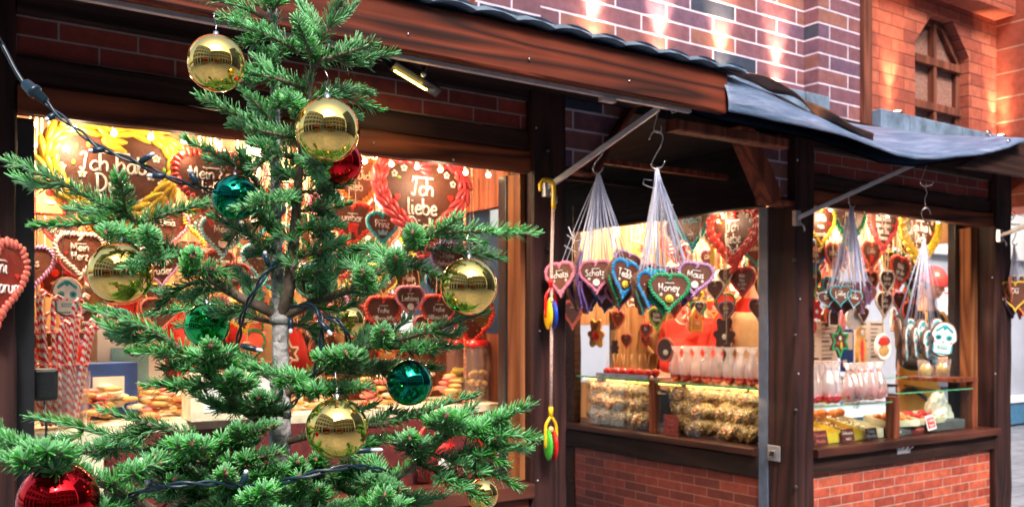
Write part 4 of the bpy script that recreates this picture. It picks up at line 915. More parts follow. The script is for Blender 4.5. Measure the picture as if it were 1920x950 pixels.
# loose strap ends tied round the bunches
for (tx, ty, d, pts_, lab) in ((0, 0, D1, [[(1063, 440), (1078, 452), (1110, 446), (1118, 441)], [(1058, 460), (1075, 470), (1084, 473)], [(1066, 425), (1072, 440), (1080, 446)]], 'clear strap ends tied round the Schatzi bunch'),
                       (0, 0, D2, [[(1190, 460), (1205, 470), (1212, 470)], [(1222, 338), (1208, 336), (1206, 345), (1216, 350), (1227, 353)], [(1240, 390), (1250, 386), (1262, 384)], [(1250, 445), (1262, 442), (1275, 450)]], 'clear strap ends and loop tied round the Honey bunch')):
    p0 = at(*pts_[0][0], d-.06); t = thing('strap_tie', lab, 'strap', p0)
    mb = MB()
    for q in pts_: mb.tube([at(x, y, d-.06)-p0 for x, y in q], .0028, 4, flat=.4)
    part('tie', mb, P['strap'], t, False)
WORDS = (('Mama',), ('Papa',), ('Ich mag', 'Dich'), ('Oma', 'ist lieb'), ('Opa',), ('Kuss',), ('Mein', 'Engel'), ('Liebe',), ('Baby',), ('Fuer', 'Dich'), ('Bester', 'Bruder'), ('Du bist', 'toll'))
rw = random.Random(5)
def deep(win, a0, a1, off, zs, n, stall):
    for r_, z in enumerate(zs):
        for i in range(n):
            a = a0+(a1-a0)*(i+rw.uniform(.25, .75))/n; k = rw.choice((.11, .135, .16)); bc = rw.choice(('red', 'pink', 'salmon', 'white', 'pinkred', 'yellow', 'teal', 'lilac', 'green', 'orange')); st = rw.choice(('bead', 'rope', 'fine')); wd_ = rw.choice(WORDS)
            p = Vector((a, off+rw.uniform(-.08, .08), z+rw.uniform(-.04, .04)))
            t = thing('gingerbread_heart', '%s bordered heart reading %s, %s from the left, %s deep row, %s' % (bc, ' '.join(wd_), ORD[i], ('top', 'second', 'third', 'fourth', 'fifth')[r_], stall), 'gingerbread', p, (0, R(rw.uniform(-9, 9)), R(rw.uniform(-28, 8))), 'deep rows of hearts in the '+stall)
            part('gingerbread_body', cached(('b', k, 'd'), lambda: body_mesh(k, .016).mesh('heart_body', [P['gingerback'], P['ginger']])), None, t)
            part('icing_border', cached(('i', k, st, bc), lambda: border_mesh(k, .016, st).mesh('heart_border', P['i_'+bc])), None, t)
            def lt():
                mb = MB(); lettering(mb, wd_, 0, k*.22, k*.58, k*.2, -.0088, .17); return mb.mesh('heart_lettering', P['i_white'])
            part('icing_lettering', cached(('l', k, wd_), lt), None, t)
            mb = MB(); mb.tube([(0, 0, .3*k), (0, 0, 2.40-p.z)], .003, 4); part('string', mb, P['ribbon'], t, False)
deep('A', -3.35, -1.68, .58, (2.17, 2.0, 1.84, 1.68), 11, 'left stall')
deep('C', .12, 1.72, .50, (2.17, 2.01, 1.86), 11, 'right stall')
# ------------------------------------------------ skull cookies
def skull(lab, p, k, yaw, roll=0, strap=None, group=None, face=True):
    t = thing('skull_cookie', lab, 'cookie', p, (0, roll, yaw), group)
    o = []
    for i in range(28):
        a = 2*math.pi*i/28; x = .36*math.sin(a); z = .5*math.cos(a)
        if z < 0: x = max(-.27, min(.27, x*1.1))
        else: x = .37*math.copysign(abs(math.sin(a))**.8, math.sin(a))
        o.append((x*k, z*k))
    part('cookie_body', cached(('sk', round(k, 3)), lambda: body_mesh(k, .10*k, o).mesh('skull_body', [P['gingerback'], P['gingerback']])), None, t)
    mb = MB(); mb.prism([(x*.9, z*.92) for x, z in o], lambda x, z, s: (x, s, z), -.065*k, -.045*k, smooth=False); part('icing', mb, P['i_white'], t, False, bev=.001)
    if face:
        mb = MB(); y = -.067*k
        for sx in (-1, 1):
            mb.ell((sx*.14*k, y, .06*k), .085*k, .012*k, .085*k, 10, 6, 0); mb.ell((sx*.14*k, y-.012*k, .06*k), .035*k, .01*k, .035*k, 8, 5, 2)
            mb.ell((sx*.22*k, y, -.08*k), .03*k, .01*k, .03*k, 6, 4, 1)
            for j in range(4): mb.ell((sx*(.05+.05*j)*k, y, (.36-.04*j)*k), .035*k, .01*k, .045*k, 6, 4, 0)
            for j in range(4): mb.ell((sx*.24*k, y, (-.18-.05*j)*k), .028*k, .01*k, .03*k, 6, 4, 0)
        mb.ell((0, y, .34*k), .05*k, .012*k, .08*k, 6, 4, 0); mb.ell((0, y, -.07*k), .03*k, .01*k, .035*k, 6, 4, 1)
        mb.box((-.13*k, y-.008*k, -.26*k), (.13*k, y+.01*k, -.17*k), 0)
        for j in range(5): mb.box(((-.10+.045*j)*k, y-.012*k, -.235*k), ((-.07+.045*j)*k, y, -.195*k), 3)
        for j in range(7): mb.ell(((-.15+.05*j)*k, y, -.40*k), .025*k, .01*k, .035*k, 6, 4, 0)
        part('icing_face', mb, [P['i_teal'], P['i_pink'], P['choc'], P['white']], t, False)
    if strap:
        M_ = (Matrix.Translation(Vector(p)) @ Euler((0, roll, yaw)).to_matrix().to_4x4()).inverted(); top = M_ @ Vector(strap); mb = MB()
        for s in (-.1, .1): mb.tube([(s*k, 0, .44*k), top], .0024, 4, flat=.4)
        part('strap', mb, P['strap'], t, False)
CY = -math.atan2(.572, .8203); top = at(1733, 446, D4)
for px, py, hp, dd, yw, rl, lb in ((1768, 636, 66, -.05, -10, 8, 'turquoise and white skull cookie facing the lane, lowest right in its bunch'), (1740, 646, 60, 0, 35, -8, 'skull cookie just left of the front facing skull, half turned'),
    (1716, 642, 62, .02, 50, -6, 'skull cookie third from the right of the skull bunch'), (1727, 630, 66, .05, 40, 0, 'skull cookie high behind the half turned one'),
    (1697, 645, 66, .02, 60, 6, 'skull cookie with a red flower second from the left'), (1683, 625, 60, .06, 76, 10, 'leftmost skull cookie seen almost from its edge'),
    (1755, 622, 54, .07, 20, 4, 'small skull cookie peeping out behind the front facing skull'), (1705, 622, 56, .09, 30, -4, 'skull cookie high at the back of the skull bunch'), (1690, 660, 52, .05, 62, 8, 'lowest skull cookie on the left of the skull bunch'), (1750, 660, 50, .04, 40, 0, 'lowest skull cookie right of the middle of the skull bunch')):
    skull(lb, at(px, py, D4+dd), hp*D4/F, R(yw)+CY, R(rl), top, 'bunch of skull cookies')
p = on_y(125, 556, .28); skull('big skull cookie in a cellophane sleeve over the candy canes', p, 74*depth(p)/F, 0, 0, (p.x, p.y, 2.4), None)
# ================================================================== goods on and in the counters
def popbag(p, L, H, D, yaw, lab, grp):
    t = thing('popcorn_bag', lab, 'popcorn bag', p, (0, 0, yaw), grp); ph = random.random()*9
    def fn(u, v):
        a = 2*math.pi*v; x = (u-.5)*L; e = max(.05, 1-abs(2*u-1)**3.5)
        n = 1+.12*math.sin(x*38+ph+a*2)+.10*math.sin(x*95+a*4+ph*3)+.07*math.sin(a*8+x*160+ph)+.06*math.sin(a*11-x*240)
        return (x, math.cos(a)*D/2*e*n, H/2+math.sin(a)*H/2*e*n)
    mb = MB(); mb.grid(fn, 60, 36); part('popcorn_fill', mb, P['popcorn'], t, False)
    mb = MB(); mb.grid(lambda u, v: tuple(Vector(fn(u, v))*1.0+Vector((0, math.cos(2*math.pi*v)*.004, math.sin(2*math.pi*v)*.004))), 20, 16); part('clear_bag', mb, G['cello'], t, False)
# glass case along the passage counter: panes, edges, dividing post
CS = thing('glass_case', 'low glass case full of popcorn bags on the passage counter', 'display case', (.1, .9, 1.05))
zt_ = 1.335
mb = MB(); mb.box((-.035, .18, 1.05), (-.031, .92, zt_)); mb.box((-.035, 1.0, 1.05), (-.031, 1.64, zt_)); part('front_pane', mb, G['case'], CS)
mb = MB(); mb.box((-.04, .18, zt_+.001), (.30, .93, zt_+.008)); mb.box((-.04, .95, zt_+.003), (.30, 1.64, zt_+.010)); part('top_pane', mb, G['case'], CS)
mb = MB(); mb.box((-.044, .18, zt_), (-.0405, .93, zt_+.009)); mb.box((-.044, .95, zt_+.002), (-.0405, 1.64, zt_+.011)); part('glass_edge', mb, G['edge'], CS)
mb = MB(); mb.hewn((-.045, .93, 1.049), (-.0, .985, zt_+.012), 2, .001, 8); part('divider_post', mb, W['brace'], CS)
p = on_x(1258, 790, -.06); C_ = thing('price_card', 'dark price card standing at the foot of the popcorn case', 'sign', (p.x, p.y, 1.05))
mb = MB(); mb.box((-.002, -.055, 0), (.002, .055, .115)); part('card', mb, P['sign'], C_, False)
mb = MB()
for i, s in enumerate(('Popcorn', 'suess', 'Beutel')):
    m2 = MB(); lettering(m2, [s], 0, 0, .07, .022, 0, .14); mb.add([(-.0035, -x, z+.10-.028*i) for x, y, z in m2.v], m2.f)
part('lettering', mb, P['i_salmon'], C_, False)
LS = thing('light_strip', 'warm light strip under the glass top of the popcorn case', 'light strip', (-.015, .9, 1.326))
mb = MB(); mb.box((-.002, -.68, -.001), (.004, .70, .001)); part('strip', mb, G['led'], LS, False)
for yy in (.45, 1.3): lamp('AREA', (.0, yy, 1.322), 1.3, (1, .62, .28), LS, size=.5, aim=(.3, 0, -1))
k = 0
for row in range(3):
    for j, (ya, L) in enumerate(((.20, .34), (.55, .34), (1.02, .22), (1.26, .34))):
        k += 1; z = 1.052+row*.088
        popbag((.045+random.uniform(-.01, .01), ya+L/2, z), L*random.uniform(1.05, 1.2), .118, .15, R(90+random.uniform(-13, 13)), '%s popcorn bag in the %s column of the passage case' % (('bottom', 'middle', 'top')[row], ('nearest', 'second', 'third', 'farthest')[j]), 'popcorn bags in the passage case')
def apple(p, r, mat, lab, grp, stick=.09, bag=False, tie=None, name='toffee_apple'):
    t = thing(name, lab, 'toffee apple', p, (0, 0, random.uniform(0, 3)), grp)
    prof = [(0, r*.12)]+[(r*math.sin(a)*(1+.04*math.sin(a)), r-r*math.cos(a)*(.92 if a > 1.6 else 1)) for a in np.linspace(.25, 2.75, 10)]+[(0, r*1.62)]
    mb = MB(); mb.lathe(prof, (0, 0, 0), 16); part('apple', mb, P[mat], t, False)
    lx, ly = random.uniform(-.018, .018), random.uniform(-.018, .018)
    mb = MB(); mb.tube([(0, 0, r*1.4), (lx, ly, r*1.6+stick)], .0022, 5); part('stick', mb, P['stick'], t, False)
    if bag:
        ph = random.random()*6
        def fn(u, v):
            a = 2*math.pi*v; z = r*(1.15 if not tie else .3)+u*(r*(.9 if not tie else 1.7)+stick+.03); rr = np.interp(u, [0, .15, .4, .74, .80, 1], [r*1.06, r*1.22, r*1.15, r*.5, r*.42, r*1.0] if not tie else [r*.9, r*1.15, r*1.05, r*.26, r*.2, r*.75])
            rr *= 1+.10*math.sin(a*5+ph+u*3)+.05*math.sin(a*9-u*7)
            return (rr*math.cos(a), rr*math.sin(a), z)
        mb = MB(); mb.grid(fn, 14, 22); part('cellophane_bag', mb, G['sleeve'], t, False)
        if tie:
            mb = MB(); z = .78*(r*2+stick+.03); mb.tube([(r*.26*math.cos(a), r*.26*math.sin(a), z) for a in np.linspace(0, 6.28, 9)], .0035, 5); part('tie', mb, P[tie], t, False)
    return t
# tray of unwrapped red toffee apples at the far end of the passage case
TR = thing('apple_tray', 'flat steel tray of red toffee apples on the far half of the passage case', 'tray', (.06, 1.32, zt_+.012))
mb = MB(); mb.box((-.07, -.30, 0), (.16, .16, .006)); mb.box((-.074, -.30, 0), (-.07, .16, .022)); part('tray', mb, P['tray'], TR, False, bev=.001)
for i in range(12):
    r_, c_ = divmod(i, 6); apple((.015+r_*.065, 1.055+c_*.070, zt_+.019), .026, 'apple', 'bright red toffee apple on the steel tray, %s row, %s from the corner post side' % (('front', 'back')[r_], ORD[c_]), 'toffee apples on the steel tray')
for i in range(18):
    r_, c_ = divmod(i, 9); apple((.0+.035+r_*.085, .215+c_*.078, zt_+.009), .033, 'apple2', 'wrapped dark red toffee apple on the passage case, %s row, %s from the corner post' % (('front', 'back')[r_], ORD[c_]), 'wrapped toffee apples of the passage', .10, True)
# front counter glass cases
CF = thing('glass_case', 'low glass case with nut trays on the left half of the front counter', 'display case', (.5, .1, 1.055))
mb = MB(); mb.box((.085, .0, 1.055), (.80, .004, 1.245)); part('front_pane', mb, G['case'], CF)
mb = MB(); mb.box((.085, .0, 1.246), (.80, .33, 1.251)); part('top_pane', mb, G['case'], CF)
mb = MB(); mb.box((.085, -.004, 1.2455), (.80, -.0005, 1.2515)); part('glass_edge', mb, G['edge'], CF)
mb = MB(); mb.hewn((.80, -.02, 1.053), (.85, .04, 1.275), 2, .001, 6); part('corner_post', mb, W['brace'], CF)
CG = thing('glass_case', 'taller glass case with fruit trays on the right half of the front counter', 'display case', (1.25, .1, 1.055))
mb = MB(); mb.box((.852, .01, 1.055), (1.62, .014, 1.285)); part('front_pane', mb, G['case'], CG)
mb = MB(); mb.box((.852, .012, 1.286), (1.62, .33, 1.291)); mb.box((.852, .30, 1.345), (1.62, .55, 1.350)); part('top_pane', mb, G['case'], CG)
mb = MB(); mb.box((.852, .005, 1.2855), (1.62, .0115, 1.2915)); mb.box((.852, .294, 1.3445), (1.62, .2995, 1.3505)); part('glass_edge', mb, G['edge'], CG)
mb = MB(); mb.hewn((1.62, -.0, 1.053), (1.66, .05, 1.33), 2, .001, 6); mb.box((1.42, .0, 1.33), (1.67, .34, 1.352)); part('end_post', mb, W['brace'], CG)
def lumps(mb, x0, x1, y0, y1, z, n, r, mi=0):
    for _ in range(n):
        q = r*random.uniform(.6, 1.2); mb.ell((random.uniform(x0, x1), random.uniform(y0, y1), z+random.uniform(0, r)), q, q*random.uniform(.6, 1), q*random.uniform(.5, .9), 6, 4, mi)
for i, (x0, nutm, lab) in enumerate(((.10, 'nuts', 'open tray of sugared almonds at the corner post end of the nut case'), (.275, 'cookie', 'open tray of golden nuts, second in the nut case'), (.45, 'nuts', 'open tray of dark candied nuts, third in the nut case'), (.625, 'cream', 'open tray of pale coconut sweets beside the case post'))):
    t = thing('nut_tray', lab, 'tray', (x0, .02, 1.056), group='nut trays in the front case')
    mb = MB(); W_ = .165
    mb.add([(0, .03, 0), (W_, .03, 0), (W_, .30, .07), (0, .30, .07)], [(0, 1, 2, 3)], False)
    for xx in (0, W_-.004): mb.add([(xx, .025, -.0), (xx+.004, .025, 0), (xx+.004, .31, .105), (xx, .31, .105), (xx, .025, .05), (xx+.004, .025, .05)], [(0, 3, 4), (1, 2, 5), (4, 5, 2, 3), (0, 1, 5, 4)], False)
    mb.box((0, .023, 0), (W_, .027, .05)); part('box', mb, P['i_yellow'] if i < 3 else P['cream'], t, False)
    mb = MB()
    for _ in range(90):
        u = random.random(); q = random.uniform(.006, .011); mb.ell((random.uniform(.012, W_-.012), .035+.25*u, .022+.07*u+random.uniform(0, .012)), q, q*.8, q*.7, 6, 4)
    part('nuts', mb, P[nutm], t, False)
for i, (x, z) in enumerate(((.13, 1.17), (.18, 1.18), (.26, 1.185), (.52, 1.175), (.60, 1.175), (.70, 1.165), (.75, 1.17))):
    t = thing('candied_fruit', 'piece of orange candied fruit at the back of the nut case, number %s from the post' % ('one', 'two', 'three', 'four', 'five', 'six', 'seven')[i] if 0 else (ORD[i]+' piece from the left of the glossy orange candied fruit behind the nut trays'), 'candied fruit', (x, .29, z), (0, random.uniform(-.3, .3), random.random()*3), 'candied fruit behind the nut trays')
    mb = MB(); mb.grid(lambda u, v: ((.03+.008*math.sin(v*20))*math.cos(2*math.pi*v)*math.sin(math.pi*(.05+.9*u)), .024*math.sin(2*math.pi*v)*math.sin(math.pi*(.05+.9*u)), .026*math.cos(math.pi*(.05+.9*u))), 8, 12); part('fruit', mb, P['peel'], t, False)
def card(px, py, wm, hm, y, mat, lab, lines=(), tcol='paper', tilt=0):
    p = on_y(px, py, y); p.z = max(p.z, 1.056); t = thing('price_card', lab, 'sign', p, (R(-12), 0, R(tilt)), 'price cards in the front case')
    mb = MB(); mb.box((-wm/2, -.0015, 0), (wm/2, .0015, hm)); part('card', mb, P[mat], t, False)
    mb = MB(); lettering(mb, list(lines), 0, hm*.92, wm*.85, hm*.8/len(lines), -.0022, .13); part('lettering', mb, P[tcol], t, False)
card(1541, 843, .105, .075, -.004+.012, 'sign', 'dark red price card at the left end of the nut case', ('Gebrannte', 'Mandeln'), 'i_salmon')
card(1592, 838, .100, .070, .012, 'sign', 'dark red price card with a white strip under the nut case', ('Erdnuesse', 'suess'), 'i_white')
card(1636, 828, .095, .062, .012, 'sign', 'dark red price card with a pale blue strip by the case post', ('Kokos', 'Mandeln'), 'i_lightblue')
card(1688, 825, .080, .085, .022, 'ink', 'grey card with white writing right of the case post', ('Fruechte', 'bunt'), 'paper')
card(1725, 815, .150, .085, .024, 'sign', 'wide dark red card with pale writing in the fruit case', ('Schokolade', 'Trauben'), 'i_salmon')
p = on_y(1738, 812, .030); t = thing('price_card', 'small white card with a red panel leaning in the fruit case', 'sign', (p.x, p.y-.03, 1.085), (R(-12), R(-6), 0), 'price cards in the front case')
mb = MB(); mb.box((-.042, -.0015, -.01), (.042, .0015, .072)); part('card', mb, P['paper'], t, False)
mb = MB(); mb.box((-.034, -.003, .0), (.034, -.0016, .058)); part('red_panel', mb, P['redink'], t, False)
mb = MB(); lettering(mb, ['Tafeln', 'bunt'], 0, .055, .06, .026, -.0042, .13); part('lettering', mb, P['paper'], t, False)
for i, (x, lab, m1) in enumerate(((.95, 'wooden box with orange candied slices in the fruit case', 'cream'), (1.22, 'grey and wood box of red sweets beside the white paper bags', 'cream'))):
    t = thing('sweet_box', lab, 'box', (x, .10, 1.115), (R(8), 0, R(-8+i*10)))
    mb = MB(); mb.box((-.13, -.08, 0), (.13, -.074, .035)); mb.box((-.13, .074, 0), (.13, .08, .035)); mb.box((-.13, -.073, 0), (-.124, .073, .035)); mb.box((.124, -.073, 0), (.13, .073, .035)); mb.box((-.123, -.073, 0), (.123, .073, .004)); part('box', mb, P[m1], t, False)
    mb = MB(); lumps(mb, -.11, .11, -.06, .06, .025, 34, .02); part('sweets', mb, P['peel'] if i == 0 else P['apple'], t, False)
t = thing('tray_stand', 'dark wooden base tray under the boxes of the fruit case', 'tray', (1.2, .12, 1.056)); mb = MB(); mb.box((-.33, -.09, 0), (.38, .17, .055)); part('base', mb, P['ink'], t, False, bev=.003)
for i, (dx, dz, s, lab) in enumerate(((1.50, 1.13, 1, 'crumpled white paper bag at the right end of the fruit case'), (1.43, 1.19, .8, 'crumpled paper bag leaning on the others, topmost in the fruit case'), (1.38, 1.12, .7, 'small crumpled paper bag beside the red sweets'))):
    t = thing('paper_bag', lab, 'paper bag', (dx, .15-.03*i, dz), (R(20*i), R(15), R(30*i)), 'crumpled paper bags in the fruit case'); ph = i*2
    def fn(u, v): a = 2*math.pi*v; e = math.sin(math.pi*(.02+.96*u)); n = 1+.16*math.sin(a*3+ph+u*6)+.1*math.sin(a*7+u*13); return (.10*s*math.cos(a)*e*n, .06*s*math.sin(a)*e*n, .10*s*math.cos(math.pi*(.02+.96*u))*n)
    mb = MB(); mb.grid(fn, 14, 20, smooth=False); part('paper', mb, P['i_white'], t, False)
for i, (px, tie) in enumerate(((1600, 'i_orange'), (1622, 'i_orange'), (1634, 'i_red'), (1648, 'i_orange'), (1590, 'i_orange'), (1611, 'i_red'))):
    p = on_y(px, 740, .08+.03*(i % 2)); p.z = 1.253; apple(p, .037, 'apple2', ('wrapped toffee apple with an orange tie, leftmost on the front case', 'wrapped toffee apple, second of the tied row on the front case', 'wrapped toffee apple with a red tie on the front case', 'wrapped toffee apple with an orange tie next to the case post', 'wrapped toffee apple set back at the left of the tied row', 'red tied toffee apple between the two leftmost of the row')[i], 'tied toffee apples on the front case', .10, True, tie)
for i, px in enumerate((1516, 1530, 1553, 1541, 1565)):
    p = on_y(px, 745, .07+.05*(i % 2)); p.z = 1.253; apple(p, .034, 'apple2', ORD[(0, 1, 3, 2, 4)[i]]+' toffee apple from the corner post, in an open clear bag', 'open bag toffee apples on the front case', .12, True)
for i, px in enumerate((1736, 1768)):
    p = on_y(px, 715, .14); p.z = 1.353; t = thing('dessert_cup', ('clear plastic cup with a yellow sweet ball, left of its twin', 'clear plastic cup with a yellow sweet ball, beside the right jamb')[i], 'cup', p, group='cups on the front case')
    mb = MB(); mb.lathe([(0, 0), (.034, 0), (.046, .105), (.048, .105), (.036, -.001)], (0, 0, 0), 20); part('cup', mb, G['cup'], t, False)
    mb = MB(); mb.ell((0, 0, .042), .036, .036, .036, 16, 10); part('ball', mb, P['i_yellow'], t, False)
    mb = MB(); mb.tube([(0, 0, .07), (.004, 0, .17)], .002, 5); part('stick', mb, P['stick'], t, False)
# ------------------------------------------------ small figures and cookies hanging inside
def flat_cookie(lab, p, k, poly, mat, yaw=0, top=2.4, grp=None, border=None, bits=(), name='shaped_cookie', cat='cookie', rim='fine'):
    t = thing(name, lab, cat, p, (0, 0, yaw), grp); o = [(x*k, z*k) for x, z in poly]
    part('cookie_body', body_mesh(k, max(.012, .09*k), o).mesh('cookie_body', [P[mat], P[mat]]), None, t)
    if border: part('icing_border', border_mesh(k, .09*k, rim, 44, resample([(x*.9, z*.9) for x, z in o], 44)).mesh('cookie_border', P[border]), None, t)
    if bits:
        mb = MB(); ms = sorted({b_[4] for b_ in bits})
        for x, z, rx, rz, m_ in bits: mb.ell((x*k, -.05*k, z*k), rx*k, .02*k, rz*k, 8, 5, ms.index(m_))
        part('icing_decoration', mb, [P[m_] for m_ in ms], t, False)
    mb = MB(); mb.tube([(0, 0, .4*k), (0, 0, top-p.z)], .003, 4); part('string', mb, P['ribbon'], t, False)
circ = lambda cx, cz, r, n=10, a0=0, a1=6.283: [(cx+r*math.cos(a), cz+r*math.sin(a)) for a in np.linspace(a0, a1, n)]
bear = circ(.20, .40, .12, 6, -.3, 2.8)+circ(-.20, .40, .12, 6, .3, 3.4)+[(-.25, .12)]+circ(-.34, -.02, .12, 6, 1.4, 4.6)+circ(-.22, -.36, .14, 6, 2.4, 5.8)+circ(.22, -.36, .14, 6, 3.6, 7.0)+circ(.34, -.02, .12, 6, -1.5, 1.7)+[(.25, .12)]
star = [(.5*(1 if i % 2 == 0 else .55)*math.sin(i*math.pi/6), .5*(1 if i % 2 == 0 else .55)*math.cos(i*math.pi/6)) for i in range(12)]
oval = circ(0, 0, .45, 20); house = [(-.35, -.45), (.35, -.45), (.35, .1), (0, .5), (-.35, .1)]
boot = [(-.1, .5), (.25, .5), (.22, -.1), (.25, -.45), (-.4, -.45), (-.45, -.25), (-.12, -.15)]
figure = [(-.15, -.5), (.15, -.5), (.2, .0), (.12, .2)]+circ(0, .35, .15, 8, -.6, 3.7)+[(-.12, .2), (-.2, 0)]
moon = circ(0, 0, .5, 14, .6, 5.6)+circ(.18, 0, .34, 10, 5.3, .9)
def fb(px, py, hp, off, win, *a, **k):
    p = on_x(px, py, off) if win == 'B' else on_y(px, py, off); k2 = hp*depth(p)/F
    flat_cookie(a[0], p, k2, *a[1:], yaw=R(-90) if win == 'B' else 0, **k)
fb(1118, 625, 52, .14, 'B', 'golden bear cookie holding a red heart, over the passage counter', bear, 'cookie', grp=None, border=None, bits=((0, -.08, .22, .18, 'i_red'), (-.08, .30, .03, .03, 'choc'), (.08, .30, .03, .03, 'choc'), (0, .22, .05, .04, 'choc')), name='bear_cookie')
fb(1358, 625, 58, .10, 'B', 'chocolate bear in a clear bag beside the leaning vendor', bear, 'choc', bits=((.05, -.1, .10, .10, 'i_white'),), name='chocolate_bear', cat='chocolate figure')
fb(1362, 668, 50, .06, 'B', 'dark chocolate boot hanging over the wrapped toffee apples', boot, 'choc', bits=((0, -.35, .12, .06, 'i_white'),), name='chocolate_boot', cat='chocolate figure')
fb(1248, 655, 52, .08, 'B', 'round chocolate cookie in a pale wrapper left of the red shirted vendor', oval, 'choc', border='i_salmon', bits=((.05, -.1, .14, .1, 'i_white'),), name='wrapped_cookie')
fb(1337, 478, 40, .26, 'B', 'small yellow angel figure beside the big red heart', figure, 'i_yellow', name='angel_figure', cat='figure')
fb(1150, 600, 36, .35, 'B', 'crown topped gingerbread figure near the bear cookie', [(-.2, -.5), (.2, -.5), (.3, 0), (.3, .5), (.1, .3), (0, .5), (-.1, .3), (-.3, .5), (-.3, 0)], 'choc', name='crown_figure', cat='figure')
fb(1153, 650, 26, .3, 'B', 'small owl shaped chocolate against the bright window', bear, 'choc', name='owl_figure', cat='figure')
fb(1655, 650, 56, .22, 'C', 'round father christmas face cookie with a red cap', oval, 'i_white', bits=((0, .18, .34, .16, 'i_red'), (0, -.12, .28, .20, 'cookie'), (-.1, .0, .04, .04, 'choc'), (.1, 0, .04, .04, 'choc'), (0, -.16, .06, .04, 'i_red')), border='i_white', name='santa_cookie')
fb(1573, 640, 62, .20, 'C', 'brown star cookie with a green icing edge', star, 'ginger', bits=((0, .1, .07, .07, 'i_white'), (.05, -.12, .06, .12, 'i_yellow'), (-.1, -.05, .05, .06, 'i_red')), border='i_green', name='star_cookie')
fb(1562, 592, 44, .22, 'C', 'little chocolate coated house cookie above the green star', house, 'choc', border='i_white', name='house_cookie')
fb(1614, 650, 76, .30, 'C', 'slim golden angel cookie between the price boards', figure, 'cookie', bits=((0, -.1, .08, .3, 'i_red'), (0, .35, .08, .08, 'i_white')), name='angel_cookie')
fb(1610, 580, 50, .40, 'C', 'golden crescent biscuit beside the white rimmed cookie', moon, 'cookie', name='moon_biscuit')
fb(1530, 580, 38, .24, 'C', 'red bear shaped sweet at the left of the front window', bear, 'i_red', bits=((0, -.1, .14, .12, 'i_white'),), name='sweet_bear')
fb(1580, 600, 40, .34, 'C', 'pink iced figure behind the green star cookie', figure, 'i_pink', name='iced_figure')
fb(1600, 595, 52, .30, 'C', 'pale grey wrapped cookie under the dark heart bunch', oval, 'i_white', bits=((.1, .1, .15, .2, 'tray'),), name='wrapped_cookie')
fb(1520, 612, 36, .30, 'C', 'rose dotted fish shaped cookie at the left price board', oval, 'i_salmon', bits=((.1, .1, .08, .08, 'i_red'), (-.2, 0, .07, .07, 'i_red')), name='fish_cookie')
fb(1675, 600, 44, .40, 'C', 'white cellophane cone with red sweets over the santa cookie', figure, 'i_white', bits=((0, -.3, .12, .12, 'peel'), (.02, .1, .08, .1, 'apple')), name='sweet_cone')
# blurred back rows of wrapped biscuits
def backrow(x0, x1, y0, y1, zs, n, stall):
    names = ('bottom', 'lower', 'middle', 'upper', 'top')[-len(zs):]
    for r_, z0 in enumerate(zs):
        for i in range(n):
            x = x0+(x1-x0)*(i+random.uniform(.2, .8))/n; k2 = random.uniform(.10, .18); z = z0+random.uniform(-.05, .05); p = Vector((x, random.uniform(y0, y1), z))
            ks = random.choice(('star', 'oval', 'bear', 'house', 'heart', 'heart')); poly = dict(star=star, oval=oval, bear=bear, house=house, heart=[(a, b_) for a, b_ in HO[::2]])[ks]
            mt, mn = random.choice((('cookie', 'golden'), ('ginger', 'brown'), ('choc', 'chocolate'), ('i_salmon', 'rose'), ('cookie', 'golden'), ('i_white', 'white'), ('i_red', 'red')))
            bo, bn = random.choice((('i_white', 'white'), ('i_yellow', 'yellow'), ('i_red', 'red'), ('i_green', 'green')))
            flat_cookie('%s %s biscuit, %s icing, %s from the left, %s back row, %s stall' % (mn, ks, bn, ORD[i], names[r_], stall), p, k2, poly, mt, R(random.uniform(-70, 20)), 2.4, 'biscuits hanging at the back of the %s stall' % stall, bo, tuple((random.uniform(-.06, .06), .14-.13*q_, random.uniform(.12, .24), .028, 'i_white') for q_ in range(3)) if ks == 'heart' and mt != 'i_white' else ((0, .1, .1, .1, 'i_red'), (.02, -.15, .14, .05, 'i_white')), name='hanging_biscuit', cat='biscuit')
backrow(.2, 1.8, .7, 1.6, (1.72, 1.86, 1.98, 2.10, 2.25), 20, 'right')
backrow(-3.45, -1.6, .6, 1.5, (1.52, 1.70, 1.88, 2.06, 2.24), 18, 'left')
# price boards on the back wall of the right stall
for px, py, wp, hp, lab in ((1538, 642, 66, 80, 'white price board with rows of small print, left one'), (1630, 640, 60, 76, 'white price board with rows of small print behind the santa cookie')):
    p = on_y(px, py, 1.0); sc2 = depth(p)/F; w2 = wp*sc2*.75; h2 = hp*sc2/2
    t = thing('price_board', lab, 'price board', p, group='price boards of the right stall'); mb = MB(); mb.box((-w2, -.005, -h2), (w2, .005, h2)); part('board', mb, P['paper'], t, False)
    mb = MB()
    for i in range(9):
        for j in range(2): mb.box((-w2*.9+j*w2*.95, -.008, h2*(.82-.2*i)), (-w2*.9+j*w2*.95+w2*random.uniform(.4, .8), -.0055, h2*(.82-.2*i)+(.012 if i % 4 == 0 else .005)))
    part('printed_lines', mb, P['ink'], t, False)
p = on_y(1588, 655, 1.0); t = thing('blue_poster', 'blue and white card between the two price boards', 'poster', p); mb = MB(); mb.box((-.07, -.004, -.15), (.07, .004, .14)); part('sheet', mb, P['bluebox'], t, False)
mb = MB(); mb.box((-.055, -.007, -.0), (.055, -.0045, .12)); mb.box((-.05, -.007, -.12), (-.01, -.0045, -.07)); part('white_panel', mb, P['paper'], t, False)
